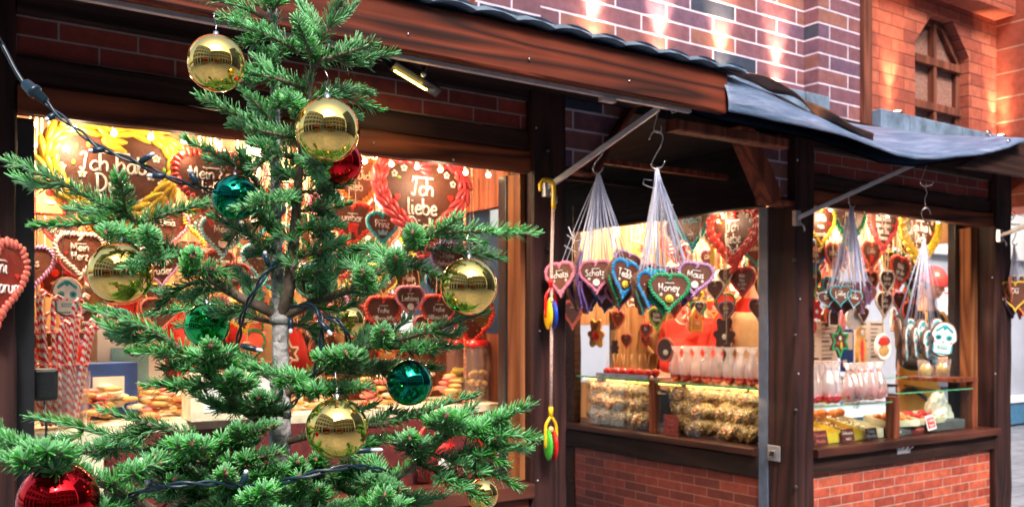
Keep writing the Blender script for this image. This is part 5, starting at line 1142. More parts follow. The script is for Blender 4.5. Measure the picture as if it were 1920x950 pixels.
# wooden angel rack in the passage stall
p = on_x(1195, 690, .75); t = thing('wooden_rack', 'wooden rack with straw figures at the back of the passage window', 'rack', (p.x, p.y, 1.0))
mb = MB(); mb.box((-.03, -.05, 0), (.03, .05, .62)); mb.box((-.02, -.14, .60), (.02, .14, .63)); mb.bar((0, 0, .60), (0, -.16, .46), .02, .02); mb.bar((0, 0, .60), (0, .16, .46), .02, .02); part('frame', mb, W['pine'], t, False)
mb = MB(); lumps(mb, -.02, .02, .02, .12, .30, 26, .03); part('straw', mb, P['cookie'], t, False)
# ------------------------------------------------ left stall counter goods
p = on_y(112, 700, .30)
JR = thing('candy_cane_jar', 'glass jar bundle of red and white striped candy canes at the left window edge', 'candy canes', (p.x, p.y, 1.332))
mb = MB(); mb.box((-.11, -.10, -.27), (.11, .02, -.002)); part('pedestal', mb, P['cream'], JR, False, bev=.003)
cane = plain('candy_cane', (.8, .05, .06), .2)
def cane_mat():
    m, n, l, b = newmat('striped_candy'); v = coords(n, l); wv = n.new('ShaderNodeTexWave'); wv.inputs['Scale'].default_value = 26; wv.bands_direction = 'DIAGONAL'; l.new(v, wv.inputs[0])
    l.new(ramp(n, l, wv.outputs[1], [(.45, (.85, .80, .78)), (.5, (.70, .03, .05))], 'CONSTANT'), b.inputs['Base Color']); b.inputs['Roughness'].default_value = .15; return m
CM = cane_mat()
for i in range(26):
    a = i*2.4; r = .075*math.sqrt((i+.5)/26); x, y = r*math.cos(a), r*math.sin(a); tx, ty = x*1.5, y*1.3; h = random.uniform(.26, .40)
    mb = MB(); mb.tube([(x*.7, y*.7, .01), (tx, ty, h), (tx+.003, ty, h+.022), (tx+.014, ty, h+.034), (tx+.028, ty, h+.026)], .0055, 7); part('candy_cane', mb, CM, JR, False)
for z, r in ((.20, .085), (.30, .092)):
    mb = MB(); mb.tube([(r*math.cos(a), r*.8*math.sin(a), z) for a in np.linspace(0, 6.283, 20)], .0018, 4); part('elastic_band', mb, P['i_salmon'], JR, False)
mb = MB(); mb.lathe([(.078, 0), (.09, .18)], (0, 0, 0), 24); part('jar', mb, G['cup'], JR, False)
p = on_y(84, 720, .13); t = thing('mirror_paddle', 'dark square clip lamp head in front of the candy canes', 'clip lamp', p)
mb = MB(); mb.box((-.035, -.02, -.048), (.035, .0, .048)); part('head', mb, P['black'], t, False, bev=.01)
mb = MB(); mb.tube([(0, 0, -.045), (.004, 0, -.12), (.002, .01, 1.056-p.z)], .004, 6); part('stem', mb, P['black'], t, False)
for i, (px, y, w2, h2, m_, lab) in enumerate(((190, .62, .10, .12, 'bluebox', 'dark blue carton behind the lower left gold ball'), (240, .8, .12, .20, 'paper', 'white carton at the back left of the display'), (405, .30, .10, .10, 'cream', 'cream biscuit carton with brown print behind the fir'), (465, .34, .11, .12, 'sign', 'brown biscuit carton right of the cream one'))):
    p = on_y(px, 740, y); t = thing('carton', lab, 'box', (p.x, p.y, 1.332), (0, 0, R(random.uniform(-15, 15)))); mb = MB(); mb.box((-w2, -.07, 0), (w2, .07, h2*1.6)); part('carton', mb, P[m_], t, False, bev=.003)
    mb = MB(); mb.box((-w2*.6, -.0725, h2*.3), (w2*.5, -.0702, h2*1.2)); mb.box((-w2*.4, -.0745, h2*.5), (w2*.2, -.0728, h2*.7)); part('printed_panel', mb, P['paper' if m_ != 'paper' else 'i_lightblue'], t, False)
for i, px in enumerate((180, 215, 250, 290, 330, 372, 520, 560, 610, 700, 740, 790, 840)):
    p = on_y(px, 760, .40+.12*(i % 3)); t = thing('biscuit_pile', ORD[i]+' biscuit pile from the left on the display shelf of the left stall', 'biscuits', (p.x, p.y, 1.332), (0, 0, R(i*40)), 'biscuit piles in the left stall')
    mb = MB()
    for j in range(12): q = .022+.008*random.random(); mb.ell((random.uniform(-.05, .05), random.uniform(-.05, .05), .012+.009*j), q*1.3, q, .010, 10, 5, j % 2)
    part('biscuits', mb, [P['cookie'], P['cream']] if i % 3 else [P['i_salmon'], P['cookie']], t, False)
for i, (px, y) in enumerate(((893, .45), (925, .55), (860, .66), (905, .70))):
    p = on_y(px, 760, y); t = thing('sweet_jar', ('tall clear jar of honey sweets nearest the right jamb', 'clear jar of amber sweets in the right window corner', 'clear jar of sweets deeper inside the left stall', 'clear jar of dark sweets at the back right')[i], 'jar', (p.x, p.y, 1.332), group='sweet jars in the left stall')
    mb = MB(); mb.lathe([(.05, 0), (.055, .02), (.055, .20), (.045, .22), (.046, .24)], (0, 0, 0), 20); part('glass', mb, G['cup'], t, False)
    mb = MB(); lumps(mb, -.028, .028, -.028, .028, .02, 26, .014); lumps(mb, -.028, .028, -.028, .028, .07, 26, .014); lumps(mb, -.028, .028, -.028, .028, .11, 20, .014); part('sweets', mb, P[('cookie', 'peel', 'i_yellow', 'nuts')[i]], t, False)
    mb = MB(); mb.lathe([(0, .26), (.05, .26), (.05, .235)], (0, 0, 0), 20); part('lid', mb, P['redp'], t, False)
for px, lab in ((938, 'beaded candy string hanging in the right window corner'), (742+130, 'second beaded candy string left of the window corner')):
    p = on_y(px, 420, .5); t = thing('candy_string', lab, 'candy string', p, group='candy strings in the left stall'); mb = MB()
    for j in range(44): mb.ell((0, 0, -.02*j+.2), .008, .008, .011, 6, 4, j % 2)
    part('beads', mb, [P['i_salmon'], P['cookie']], t, False)
# red tins hanging under the counter edge in front of the left stall
for i, (px, py, r, lab) in enumerate(((815, 850, .078, 'red gift pail with an arched handle and white cat picture, left one'), (925, 865, .070, 'red gift pail with white picture next to the right post'))):
    p = on_y(px, py, .205); t = thing('gift_pail', lab, 'pail', (p.x, p.y, 1.057), (0, 0, 0), 'red gift pails at the left counter')
    mb = MB(); mb.lathe([(0, 0), (r*.85, 0), (r, .13), (r*1.02, .135), (r*.97, .135), (r*.82, .004)], (0, 0, 0), 28); part('pail', mb, P['tinred'], t, False)
    mb = MB(); mb.tube([(r*.98*math.cos(a), 0, .125+.10*math.sin(a)) for a in np.linspace(0, math.pi, 14)], .007, 6); part('handle', mb, P['tinred'], t, False)
    mb = MB(); c = Vector((0, -r*.97, .07)); mb.ell(c, .030, .006, .026, 10, 6); mb.ell(c+Vector((-.018, 0, .026)), .009, .005, .012, 6, 4); mb.ell(c+Vector((.018, 0, .026)), .009, .005, .012, 6, 4); part('white_picture', mb, P['i_white'], t, False)
# ------------------------------------------------ candy rope with swivel toys in front of the post
p0 = on_y(1036, 345, -.12); TY = thing('candy_rope_toy', 'speckled rope with yellow clip, blue disc and green red disc hanging before the dark post', 'rope toy', p0)
q = lambda px, py: on_y(px, py, -.12)-p0
mb = MB(); mb.tube([q(1037, 392), q(1034, 500), q(1034, 640), q(1033, 765)], .0062, 8); part('rope', mb, P['rope'], TY, False)
mb = MB(); mb.tube(smooth_pts([q(1014, 358), q(1014, 345), q(1022, 338), q(1034, 341), q(1038, 352), q(1038, 392)], 5), .0085, 8); part('clip', mb, P['yellowp'], TY, False)
def fork(px, py, s, mat, disc1, disc2, lab):
    o = q(px, py); f = thing('x', None, None) if 0 else None
    mb = MB(); mb.tube([o, o+Vector((0, 0, -.035*s))], .009*s, 8); mb.tube(smooth_pts([o+Vector((0, 0, -.035*s)), o+Vector((-.022*s, 0, -.065*s)), o+Vector((-.026*s, 0, -.10*s)), o+Vector((-.024*s, 0, -.155*s))], 4), .006*s, 8)
    mb.tube(smooth_pts([o+Vector((0, 0, -.035*s)), o+Vector((.022*s, 0, -.065*s)), o+Vector((.026*s, 0, -.10*s)), o+Vector((.024*s, 0, -.155*s))], 4), .006*s, 8)
    F_ = part('fork', mb, P[mat], TY, False, label=lab)
    mb = MB(); c = o+Vector((0, 0, -.145*s)); ax = Vector((.93, -.37, 0)); tt = Vector((.37, .93, 0)); zz = Vector((0, 0, 1))
    for sgn, mi in ((-1, 0), (1, 1)): mb.ell(c+ax*.0105*s*sgn, ax*.0115*s, tt*.055*s, zz*.058*s, 14, 16, mi)
    part('disc', mb, [P[disc1], P[disc2]], F_, False)
    mb = MB(); mb.ell(o+Vector((0, 0, -.085*s)), .011*s, .011*s, .012*s, 10, 6); part('bead', mb, P['stick'], F_, False)
fork(1033, 522, .95, 'redp', 'yellowp', 'bluep', 'red swivel fork holding a blue and yellow disc')
fork(1033, 762, 1.0, 'yellowp', 'greenp', 'redp', 'yellow swivel fork holding a green and red disc')

# ================================================================== people
def skin_mesh(name, V, E, rad, mat, parent, sub=2):
    me = bpy.data.meshes.new(name); me.from_pydata(V, E, []); me.materials.append(mat)
    o = link(name, me, parent); s = o.modifiers.new('s', 'SKIN'); s.use_smooth_shade = True
    for i, r in enumerate(rad): me.skin_vertices[0].data[i].radius = (r, r) if isinstance(r, (int, float)) else r
    me.skin_vertices[0].data[0].use_root = True
    u = o.modifiers.new('u', 'SUBSURF'); u.levels = sub; u.render_levels = sub
    return o
def person(lab, loc, yaw, bend=0, hands=None, top='redshirt', legs='navy', apron=None, headturn=0, hat=None, look=0, coat=False):
    t = thing('person', lab, 'person', loc, (0, 0, yaw))
    Rb = Matrix.Rotation(R(bend), 3, 'X'); hp = Vector((0, 0, .95))
    def U(x, y, z): return hp+Rb @ (Vector((x, y, z))-hp)
    pel = hp; ch = U(0, .0, 1.18); sh = U(0, 0, 1.40); nk = U(0, -.01, 1.52); hd = U(0, -.03, 1.66)
    hands = hands or {}
    V = [pel, ch, sh, nk, U(0, -.02, 1.60), hd]; E = [(0, 1), (1, 2), (2, 3), (3, 4), (4, 5)]; rad = [(.15, .11), (.145, .10), (.13, .09), .052, .055, .05]
    arms = []
    for s in (-1, 1):
        S1 = U(s*.17, 0, 1.40); Hn = Vector(hands.get(s, (s*.26, -.18, .98))); d = Hn-S1; L = d.length
        mid = S1+d*.5; bendv = Vector((s*.5, .35, -.8)).normalized(); h2 = max(0.0, .30**2-(min(L, .58)/2)**2)**.5
        El = mid+bendv*h2; k = len(V); V += [S1, El, Hn]; E += [(2, k), (k, k+1), (k+1, k+2)]; rad += [.062, .045, .030]; arms.append((S1, El, Hn))
        fd = (Hn-El).normalized(); pl = Hn+fd*.07; V.append(pl); E.append((k+2, k+3)); rad.append((.036, .018)); sidev = fd.cross(Vector((0, 0, 1))).normalized(); dn = Vector((0, 0, -1))
        for f in range(4):
            b0 = pl+sidev*(.026-.0175*f); ln = (.065, .072, .068, .054)[f]; kk = len(V)
            V += [b0+fd*.01, b0+fd*ln*.5+dn*.006, b0+fd*ln*.85+dn*.028]; E += [(k+3, kk), (kk, kk+1), (kk+1, kk+2)]; rad += [.0095, .009, .0075]
        kk = len(V); V += [Hn+fd*.03+sidev*.035*s, Hn+fd*.065+sidev*.055*s+dn*.015]; E += [(k+2, kk), (kk, kk+1)]; rad += [.012, .009]
    for s in (-1, 1):
        k = len(V); V += [Vector((s*.09, 0, .88)), Vector((s*.10, -.02, .50)), Vector((s*.10, .02, .09)), Vector((s*.10, -.13, .04))]; E += [(0, k), (k, k+1), (k+1, k+2), (k+2, k+3)]; rad += [.085, .058, .042, .035]
    b0 = skin_mesh('body', [tuple(v) for v in V], E, rad, P['skin'], t)
    Rh = Rb @ Matrix.Rotation(R(headturn), 3, 'Z') @ Matrix.Rotation(R(look), 3, 'X')
    mb = MB()
    def hv(fn, n1=20, n2=14): mb.grid(fn, n2, n1)
    def headf(u, v):
        th = math.pi*u; a = 2*math.pi*v; x = .077*math.sin(th)*math.cos(a); y = .098*math.sin(th)*math.sin(a); z = .118*math.cos(th)
        if z < 0: x *= 1-.35*(-z/.118)**1.5; y = y*(1-.15*(-z/.118))-.012*(-z/.118)
        if y < 0 and abs(x) < .022 and -.045 < z < .02: y -= .020*(1-abs(x)/.022)*(1-abs(z+.02)/.04 if abs(z+.02) < .04 else 0)
        return tuple(hd+Rh @ Vector((x, y, z)))
    mb.grid(headf, 22, 32)
    for s in (-1, 1): mb.ell(hd+Rh @ Vector((s*.078, .01, -.01)), .012, .02, .032, 8, 6)
    HDo = part('head', mb, P['skin'], t, False)
    mb = MB()
    for s in (-1, 1):
        mb = MB(); mb.ell(hd+Rh @ Vector((s*.030, -.088, .004)), .012, .006, .007, 8, 5, 0); mb.ell(hd+Rh @ Vector((s*.030, -.093, .004)), .005, .003, .005, 6, 4, 1); part('eye', mb, [P['paper'], P['black']], HDo, False)
    mb = MB(); mb.ell(hd+Rh @ Vector((0, -.092, -.055)), .022, .006, .006, 8, 5, 0); part('mouth', mb, P['i_salmon'], HDo, False)
    mb = MB()
    def hairf(u, v):
        th = math.pi*.56*u; a = 2*math.pi*v; f = 1.09+.02*math.sin(a*9+u*9); k2 = .3 if math.sin(a) < -.5 else 1
        th = th*(1 if math.sin(a) > -.4 else .72); return tuple(hd+Rh @ Vector((.077*f*math.sin(th)*math.cos(a), .10*f*math.sin(th)*math.sin(a)+.006, .120*f*math.cos(th))))
    mb.grid(hairf, 10, 32); part('hair', mb, P['hair'], t, False)
    if hat:
        mb = MB(); mb.grid(lambda u, v: tuple(hd+Rh @ Vector((.094*math.sin(math.pi*.5*u)*math.cos(2*math.pi*v), .115*math.sin(math.pi*.5*u)*math.sin(2*math.pi*v)+.004, .035+.105*math.cos(math.pi*.5*u)))), 10, 28); part('cap', mb, P[hat], t, False)
    SV = [tuple(U(0, 0, .90)), tuple(ch), tuple(sh), tuple(U(0, 0, 1.46))]; SE = [(0, 1), (1, 2), (2, 3)]; SR = [(.175, .130), (.168, .122), (.15, .105), (.072, .066)]
    for (S1, El, Hn) in arms:
        k = len(SV); SV += [tuple(S1), tuple(El), tuple(El.lerp(Hn, .9))]; SE += [(2, k), (k, k+1), (k+1, k+2)]; SR += [.082, .064, .048]
    skin_mesh('coat' if coat else 'sweater', SV, SE, SR, P[top], t)
    LV = [(0, 0, .96), (-.09, 0, .86), (-.10, -.02, .50), (-.10, .02, .11), (.09, 0, .86), (.10, -.02, .50), (.10, .02, .11)]
    skin_mesh('trousers', LV, [(0, 1), (1, 2), (2, 3), (0, 4), (4, 5), (5, 6)], [(.16, .12), .10, .075, .062, .10, .075, .062], P[legs], t)
    if apron:
        mb = MB()
        def af(u, v):
            z = .45+.95*u; x = (v-.5)*2*(.20 if z < 1.12 else .13+.02*math.sin(z*9)); y = -.150+.16*(abs(x)/.24)**2+.006*math.sin(x*50)
            if z > 1.0: y += (z-1.0)*.05
            q_ = Vector((x, y, z)); return tuple(U(*q_)) if z > .95 else tuple(q_)
        mb.grid(af, 16, 14); o = part('apron', mb, P[apron], t, False); so = o.modifiers.new('t', 'SOLIDIFY'); so.thickness = .004
        for s in (-1, 1): mb = MB(); mb.tube([U(s*.12, -.13, 1.39), U(s*.09, -.10, 1.46), U(s*.05, -.01, 1.50)], .012, 6, flat=.4); part('apron_strap', mb, P[apron], t, False)
    return t
p = on_x(1292, 640, .80); person('vendor in a red fleece bending over behind the passage counter, back turned', (.70, 1.50, .38), R(115), bend=48, hands={-1: (-.2, -.6, .85), 1: (.2, -.62, .85)})
p = on_x(1412, 620, .62); person('vendor in a red fleece and beige apron beside the metal profile', (.92, 1.02, .36), R(-62), bend=8, hands={-1: (-.12, -.42, 1.0), 1: (.10, -.42, 1.0)}, apron='apron', look=25)
p = on_y(1712, 600, .95); person('person in black coat, mustard apron and red cap behind the fruit case', (p.x, p.y, .301), R(-8), bend=10, hands={-1: (-.16, -.40, 1.12), 1: (.20, -.2, 1.0)}, top='coat', apron='mustard', hat='redb' if 0 else 'i_pinkred', coat=True, look=15)
p = on_y(285, 640, 1.0); person('vendor in a red fleece leaning over the left stall display, mostly behind the fir', (-2.75, 1.38, .301), R(-20), bend=14, hands={-1: (-.18, -.50, 1.0), 1: (.15, -.48, 1.02)}, look=25)
person('second vendor in a red fleece standing behind the fir trunk', (-2.22, 1.45, .301), R(15), bend=5, hands={-1: (-.2, -.32, 1.05), 1: (.2, -.3, 1.05)}, apron='apron')
# ================================================================== fir tree
TD = 1.40
TREE = thing('fir_tree', 'young nordmann fir with dense glossy green needles and pale trunk in the foreground', 'tree', (at(525, 900, TD).x, at(525, 900, TD).y, 0))
T0 = TREE.location.copy()
def needles(pts, n_per_m, ln, dirs, up=Vector((0, 0, 1)), tip=True, seed_=0, flatk=.55):
    """numpy: needles round a polyline; appends (base, dir, side, length) rows"""
    pts = np.array([list(p) for p in pts]); seg = pts[1:]-pts[:-1]; L = np.linalg.norm(seg, axis=1); tot = L.sum()
    n = max(6, int(tot*n_per_m)); s = np.sort(rng.uniform(0, tot, n)); cum = np.concatenate([[0], np.cumsum(L)])
    i = np.clip(np.searchsorted(cum, s)-1, 0, len(L)-1); f = (s-cum[i])/L[i]; base = pts[i]+seg[i]*f[:, None]; t = seg[i]/L[i][:, None]
    upv = np.array(up, float)[None, :].repeat(n, 0); upv = upv-t*(upv*t).sum(1)[:, None]; nn = np.linalg.norm(upv, axis=1); bad = nn < .15
    upv[bad] = np.cross(t[bad], np.array([1, 0, 0.])); upv /= np.linalg.norm(upv, axis=1)[:, None]
    side = np.cross(t, upv)
    phi = rng.uniform(0, 2*np.pi, n); ku = np.where(np.sin(phi) < 0, flatk*.75, flatk)
    rad = side*np.cos(phi)[:, None]+upv*(np.sin(phi)*ku+.22)[:, None]; rad /= np.linalg.norm(rad, axis=1)[:, None]
    u = s/tot; al = np.radians(64-20*u+rng.normal(0, 4, n)); al = np.where(u > .94, np.radians(rng.uniform(10, 50, n)), al)
    d = t*np.cos(al)[:, None]+rad*np.sin(al)[:, None]+np.array([0, 0, .10]); d /= np.linalg.norm(d, axis=1)[:, None]
    ln_ = ln*(.86+.22*rng.random(n))*(1.06-.22*u**3)*np.where(u < .06, .7, 1)*np.where(np.sin(phi) < -.3, .85, 1)
    w_ = np.cross(d, rad); w_ /= np.maximum(np.linalg.norm(w_, axis=1), 1e-6)[:, None]
    dirs.append((base, d, w_, ln_))
def needle_mesh(name, rows, wd=.00130):
    base = np.concatenate([r[0] for r in rows]); d = np.concatenate([r[1] for r in rows]); w_ = np.concatenate([r[2] for r in rows]); ln = np.concatenate([r[3] for r in rows])
    n = len(base); up = np.cross(w_, d); flip = up[:, 2] < 0; w_[flip] *= -1; up = np.cross(w_, d)
    V = np.zeros((n, 12, 3)); curve = up*(ln*rng.uniform(-.02, .06, n))[:, None]
    for k, (f, ww) in enumerate(((0, .55), (.55, 1.0), (.985, .50))):
        c = base+d*(ln*f)[:, None]+curve*(f*f)
        V[:, k*4+0] = c-w_*wd*ww; V[:, k*4+1] = c+up*wd*.42*ww; V[:, k*4+2] = c+w_*wd*ww; V[:, k*4+3] = c-up*wd*.30*ww
    q = []; mi = []
    for k in (0, 1):
        a = k*4
        for j in range(4): q.append((a+j, a+(j+1) % 4, a+4+(j+1) % 4, a+4+j)); mi.append(0 if j in (0, 1) else 1)
    q.append((8, 9, 10, 11)); mi.append(0)
    q = np.array(q); Fc = (q[None]+(np.arange(n)*12)[:, None, None]).reshape(-1, 4)
    me = bpy.data.meshes.new(name); me.vertices.add(n*12); me.vertices.foreach_set('co', V.reshape(-1))
    me.loops.add(Fc.size); me.loops.foreach_set('vertex_index', Fc.reshape(-1).astype(np.int32))
    me.polygons.add(len(Fc)); me.polygons.foreach_set('loop_start', np.arange(len(Fc), dtype=np.int32)*4)
    me.polygons.foreach_set('material_index', np.tile(np.array(mi, np.int32), n)); me.update(calc_edges=True)
    me.materials.append(P['ndl']); me.materials.append(P['ndu']); return me
TOT = [0]
def branch(main, twigs, dens=2050, ln=.0212, r0=.006, bare=.25, label=None):
    """main: world points of the limb; twigs: list of world polylines; one wood mesh with its needles as a child"""
    wood_ = MB(); rows = []
    if main and len(main) > 1:
        mp = smooth_pts(main, 5); n = len(mp); wood_.tube([p-T0 for p in mp], [r0*(1-.72*i/(n-1)) for i in range(n)], 7)
        k = int(n*bare); needles([p-T0 for p in mp[k:]], dens*.8, ln, rows)
    extra_ = []
    for tw in twigs:      # flat side sprays along every longer twig
        a_, e_ = Vector(tw[0]), Vector(tw[-1]); Lt = (e_-a_).length
        if Lt < .055 or dens < 1000 or (a_.z+e_.z)/2 > 1.63: continue
        dv = (e_-a_).normalized(); sv = dv.cross(Vector((0, 0, 1)))
        if sv.length < .3: continue
        sv.normalize(); sp_ = smooth_pts([Vector(q) for q in tw], 4) if len(tw) > 2 else [a_, a_.lerp(e_, .5), e_]
        for f in ((.42,) if Lt < .09 else (.3, .58)):
            o_ = sp_[int(f*(len(sp_)-1))]
            for sg in (-1, 1):
                ln2 = Lt*random.uniform(.22, .34)*(1.15-f*.6); extra_.append([o_, o_+(dv*.78+sv*sg*.62+Vector((0, 0, random.uniform(-.12, .12))))*ln2])
    for ti, tw in enumerate(list(twigs)+extra_):
        tp = smooth_pts(tw, 4) if len(tw) > 2 else [Vector(tw[0]), Vector(tw[0]).lerp(Vector(tw[1]), .5)+Vector((0, 0, -.004)), Vector(tw[1])]
        n = len(tp); wood_.tube([p-T0 for p in tp], [.0026*(1-.45*i/(n-1)) for i in range(n)], 5)
        needles([p-T0 for p in tp], dens, ln, rows)
        e = tp[-1]-T0; dd = (tp[-1]-tp[-2]).normalized()
        for a in range(3 if ti < len(twigs) and random.random() < .8 else 0): wood_.ell(e+dd*.003+Vector((random.uniform(-1, 1), random.uniform(-1, 1), random.uniform(-1, 1)))*.0026, .0024, .0024, .0030, 6, 4, 1)
    b_ = part('branch', wood_, [P['twig'], P['bud']], TREE, False)
    TOT[0] += sum(len(r[0]) for r in rows)
    if rows: part('needles', needle_mesh('needles', rows), None, b_)
    return b_
def X(px, py, dd=0.0): return at(px, py, TD+dd)
def TW(*a): return [X(*q) for q in a]
# trunk: pale leader and darker second leader
mb = MB(); tp = [Vector((T0.x, T0.y, 0)), X(524, 940), X(528, 780), X(526, 700), X(525, 600), X(519, 480), X(517, 330, .01), X(516, 180, .01), X(514, 60, .01), X(512, -60, .01), X(512, -170, .01)]
rr = [.026, .0165, .0150, .0135, .0120, .0088, .0080, .0070, .0058, .0042, .002]
sp = smooth_pts(tp, 6); mb.tube([p-T0 for p in sp], list(np.interp(np.linspace(0, 10, len(sp)), range(11), rr)), 12)
for kz in range(26):
    q = sp[6+int((len(sp)-8)*kz/26)]-T0; a = kz*2.1; mb.ell(q+Vector((math.cos(a)*.010, math.sin(a)*.010, 0)), .004, .004, .006, 7, 5)
for zz in (X(525, 598), X(526, 720), X(526, 812), X(517, 392)): mb.ell(zz-T0, .0165, .0165, .013, 12, 7)
TR_ = part('trunk', mb, P['bark'], TREE, False)
rows_ = []; needles([p-T0 for p in sp[16:]], 420, .020, rows_, up=Vector((0, -1, 0))); part('needles', needle_mesh('needles', rows_), None, TR_)
branch(TW((530, 590), (541, 540, -.02), (552, 440, -.03), (560, 330, -.05), (577, 200, -.07), (588, 110, -.08)), [], r0=.011, bare=.02, dens=900)
# upper crown
branch(TW((512, -60), (512, -110), (512, -160)), [TW((512, -130), (512, -190)), TW((512, -80), (470, -130)), TW((512, -80), (556, -130)), TW((512, -70), (500, -130, -.06))], r0=.004)
branch(TW((515, 50), (470, 20, -.02), (400, 0, -.03), (335, -8, -.04)), [TW((470, 30, -.02), (420, 36, -.06)), TW((440, 12, -.02), (400, -40, -.02)), TW((500, 20, 0), (455, -20, 0))], r0=.004)
branch(TW((560, 100, -.03), (520, 75, -.06), (436, 42, -.09)), [TW((500, 66, -.06), (455, 85, -.08))], r0=.0035, bare=.05)
branch(TW((588, 112, -.08), (575, 85, -.12), (559, 42, -.17)), [], r0=.004, bare=.02, dens=2400)
branch(TW((588, 110, -.08), (612, 60, -.09), (640, -5, -.10)), [TW((600, 70, -.09), (560, 0, -.06)), TW((618, 48, -.09), (664, 12, -.07))], r0=.004, bare=.02)
branch(TW((590, 118, -.08), (640, 102, -.10), (700, 84, -.12)), [TW((610, 108, -.08), (660, 112, -.08), (735, 104, -.08)), TW((630, 110, -.09), (690, 124, -.07)), TW((640, 100, -.1), (668, 78, -.08))], r0=.004, bare=.02)
branch(TW((582, 185, -.07), (640, 182, -.05), (708, 205, -.03)), [TW((600, 178, -.06), (650, 172, -.02), (690, 178, .0)), TW((600, 195, -.06), (630, 215, -.03), (668, 222, 0))], r0=.0035, bare=.03)
branch(TW((575, 170, -.07), (520, 148, -.11), (440, 133, -.15)), [TW((530, 150, -.10), (480, 112, -.10)), TW((510, 148, -.1), (460, 155, -.12))], r0=.0038, bare=.03)
branch(TW((517, 160), (470, 128, -.04), (425, 108, -.06)), [], r0=.003, bare=.05)
branch(TW((517, 235), (490, 205, -.02), (452, 165, -.04)), [TW((500, 225, 0), (470, 185, .03)), TW((512, 240, 0), (475, 240, .02))], r0=.003, bare=.05)
branch(TW((516, 262), (470, 230, -.06), (420, 204, -.10), (376, 183, -.13)), [TW((480, 236, -.05), (440, 238, -.10))], r0=.0035, bare=.05)
branch(TW((566, 262, -.05), (510, 250, -.10), (440, 236, -.14)), [], r0=.0034, bare=.03)
branch(TW((570, 232, -.06), (560, 205, -.11), (541, 188, -.17)), [], r0=.003, bare=.03, dens=2400)
branch(TW((556, 300, -.04), (520, 285, -.08), (476, 272, -.13)), [TW((530, 290, -.08), (500, 300, -.1), (478, 318, -.12))], r0=.003, bare=.05)
branch(TW((518, 392), (470, 330, -.04), (410, 292, -.07), (350, 264, -.09)), [TW((468, 328, -.04), (455, 292, -.08)), TW((440, 306, -.05), (392, 300, -.03)), TW((480, 345, -.03), (470, 380, -.02), (440, 398, 0)), TW((500, 370, -.02), (488, 420, 0))], r0=.004, bare=.1)
branch(TW((560, 372, -.04), (520, 378, -.11), (444, 394, -.17)), [TW((520, 378, -.11), (482, 372, -.14))], r0=.0032, bare=.03)
branch(TW((518, 478), (475, 445, -.04), (430, 422, -.06), (397, 408, -.08)), [TW((490, 460, -.03), (455, 430, -.02), (430, 452, 0)), TW((505, 470, 0), (470, 480, .03))], r0=.0034, bare=.08)
for (a, b_, c, dd) in ((( 566, 300), (590, 306), (612, 304), -.10), ((566, 395), (605, 392), (648, 383), -.02), ((562, 430), (600, 428), (636, 424), -.04), ((560, 482), (600, 472), (643, 454), -.03), ((566, 360), (610, 356), (652, 344), -.02), ((558, 520), (590, 510), (622, 498), -.02), ((570, 328), (600, 326), (630, 330), .03), ((556, 455), (530, 445), (506, 452), .02), ((560, 345), (540, 325), (520, 330), .0), ((552, 500), (530, 492), (504, 512), .02)):
    branch(TW((*a, -.05), (*b_, -.05+dd), (*c, -.05+dd*1.6)), [TW((*b_, -.05+dd), (b_[0]+12, b_[1]+26, dd))] if c[0] > a[0] else [], r0=.0028, bare=.02)
for (sx, sy, ex, ey, dd) in ((514, 70, 470, 52, -.05), (514, 110, 548, 84, -.05), (515, 140, 492, 96, -.06), (516, 205, 546, 172, -.05), (516, 300, 492, 262, -.05), (517, 345, 545, 312, -.04), (518, 440, 494, 402, -.05), (512, 20, 540, -20, -.05), (512, 10, 486, -26, -.06)):
    branch(TW((sx, sy), ((sx+ex)/2, (sy+ey)/2, dd*.6), (ex, ey, dd)), [], r0=.0026, bare=.05)
# big left limb of the main whorl
branch(TW((524, 592), (430, 546, -.03), (340, 480, -.07), (286, 440, -.10), (236, 402, -.12)),
       [TW((236, 402, -.12), (170, 372, -.15), (90, 332, -.18), (2, 300, -.20)), TW((236, 402, -.12), (231, 370, -.15), (222, 332, -.18)), TW((262, 420, -.11), (310, 402, -.13), (380, 384, -.14)),
        TW((240, 408, -.12), (160, 420, -.15), (70, 426, -.17)), TW((286, 470, -.10), (280, 450, -.16), (276, 438, -.22)), TW((240, 440, -.12), (214, 440, -.18), (198, 434, -.22)),
        TW((352, 520, -.06), (358, 490, -.12), (362, 478, -.18)), TW((372, 508, -.05), (400, 506, -.06), (422, 516, -.06)), TW((325, 480, -.08), (280, 492, -.14), (236, 506, -.19)),
        TW((430, 546, -.03), (390, 545, -.02), (350, 560, .0), (296, 548, .02)), TW((400, 530, -.04), (350, 535, -.04), (300, 575, -.03)), TW((470, 570, -.01), (430, 590, .0), (390, 590, .02)), TW((480, 575, -.01), (470, 540, .03), (440, 505, .05)),
        TW((300, 450, -.10), (250, 455, -.08), (210, 470, -.06)), TW((220, 395, -.13), (180, 400, -.10), (130, 392, -.08)), TW((120, 346, -.17), (80, 352, -.16), (30, 336, -.15))], r0=.0085, bare=.22)
branch(TW((520, 606), (460, 592, .04), (405, 580, .06), (340, 583, .08), (278, 592, .09)), [TW((420, 582, .05), (370, 560, .08)), TW((440, 590, .05), (400, 620, .06), (340, 612, .08))], r0=.004, bare=.15)
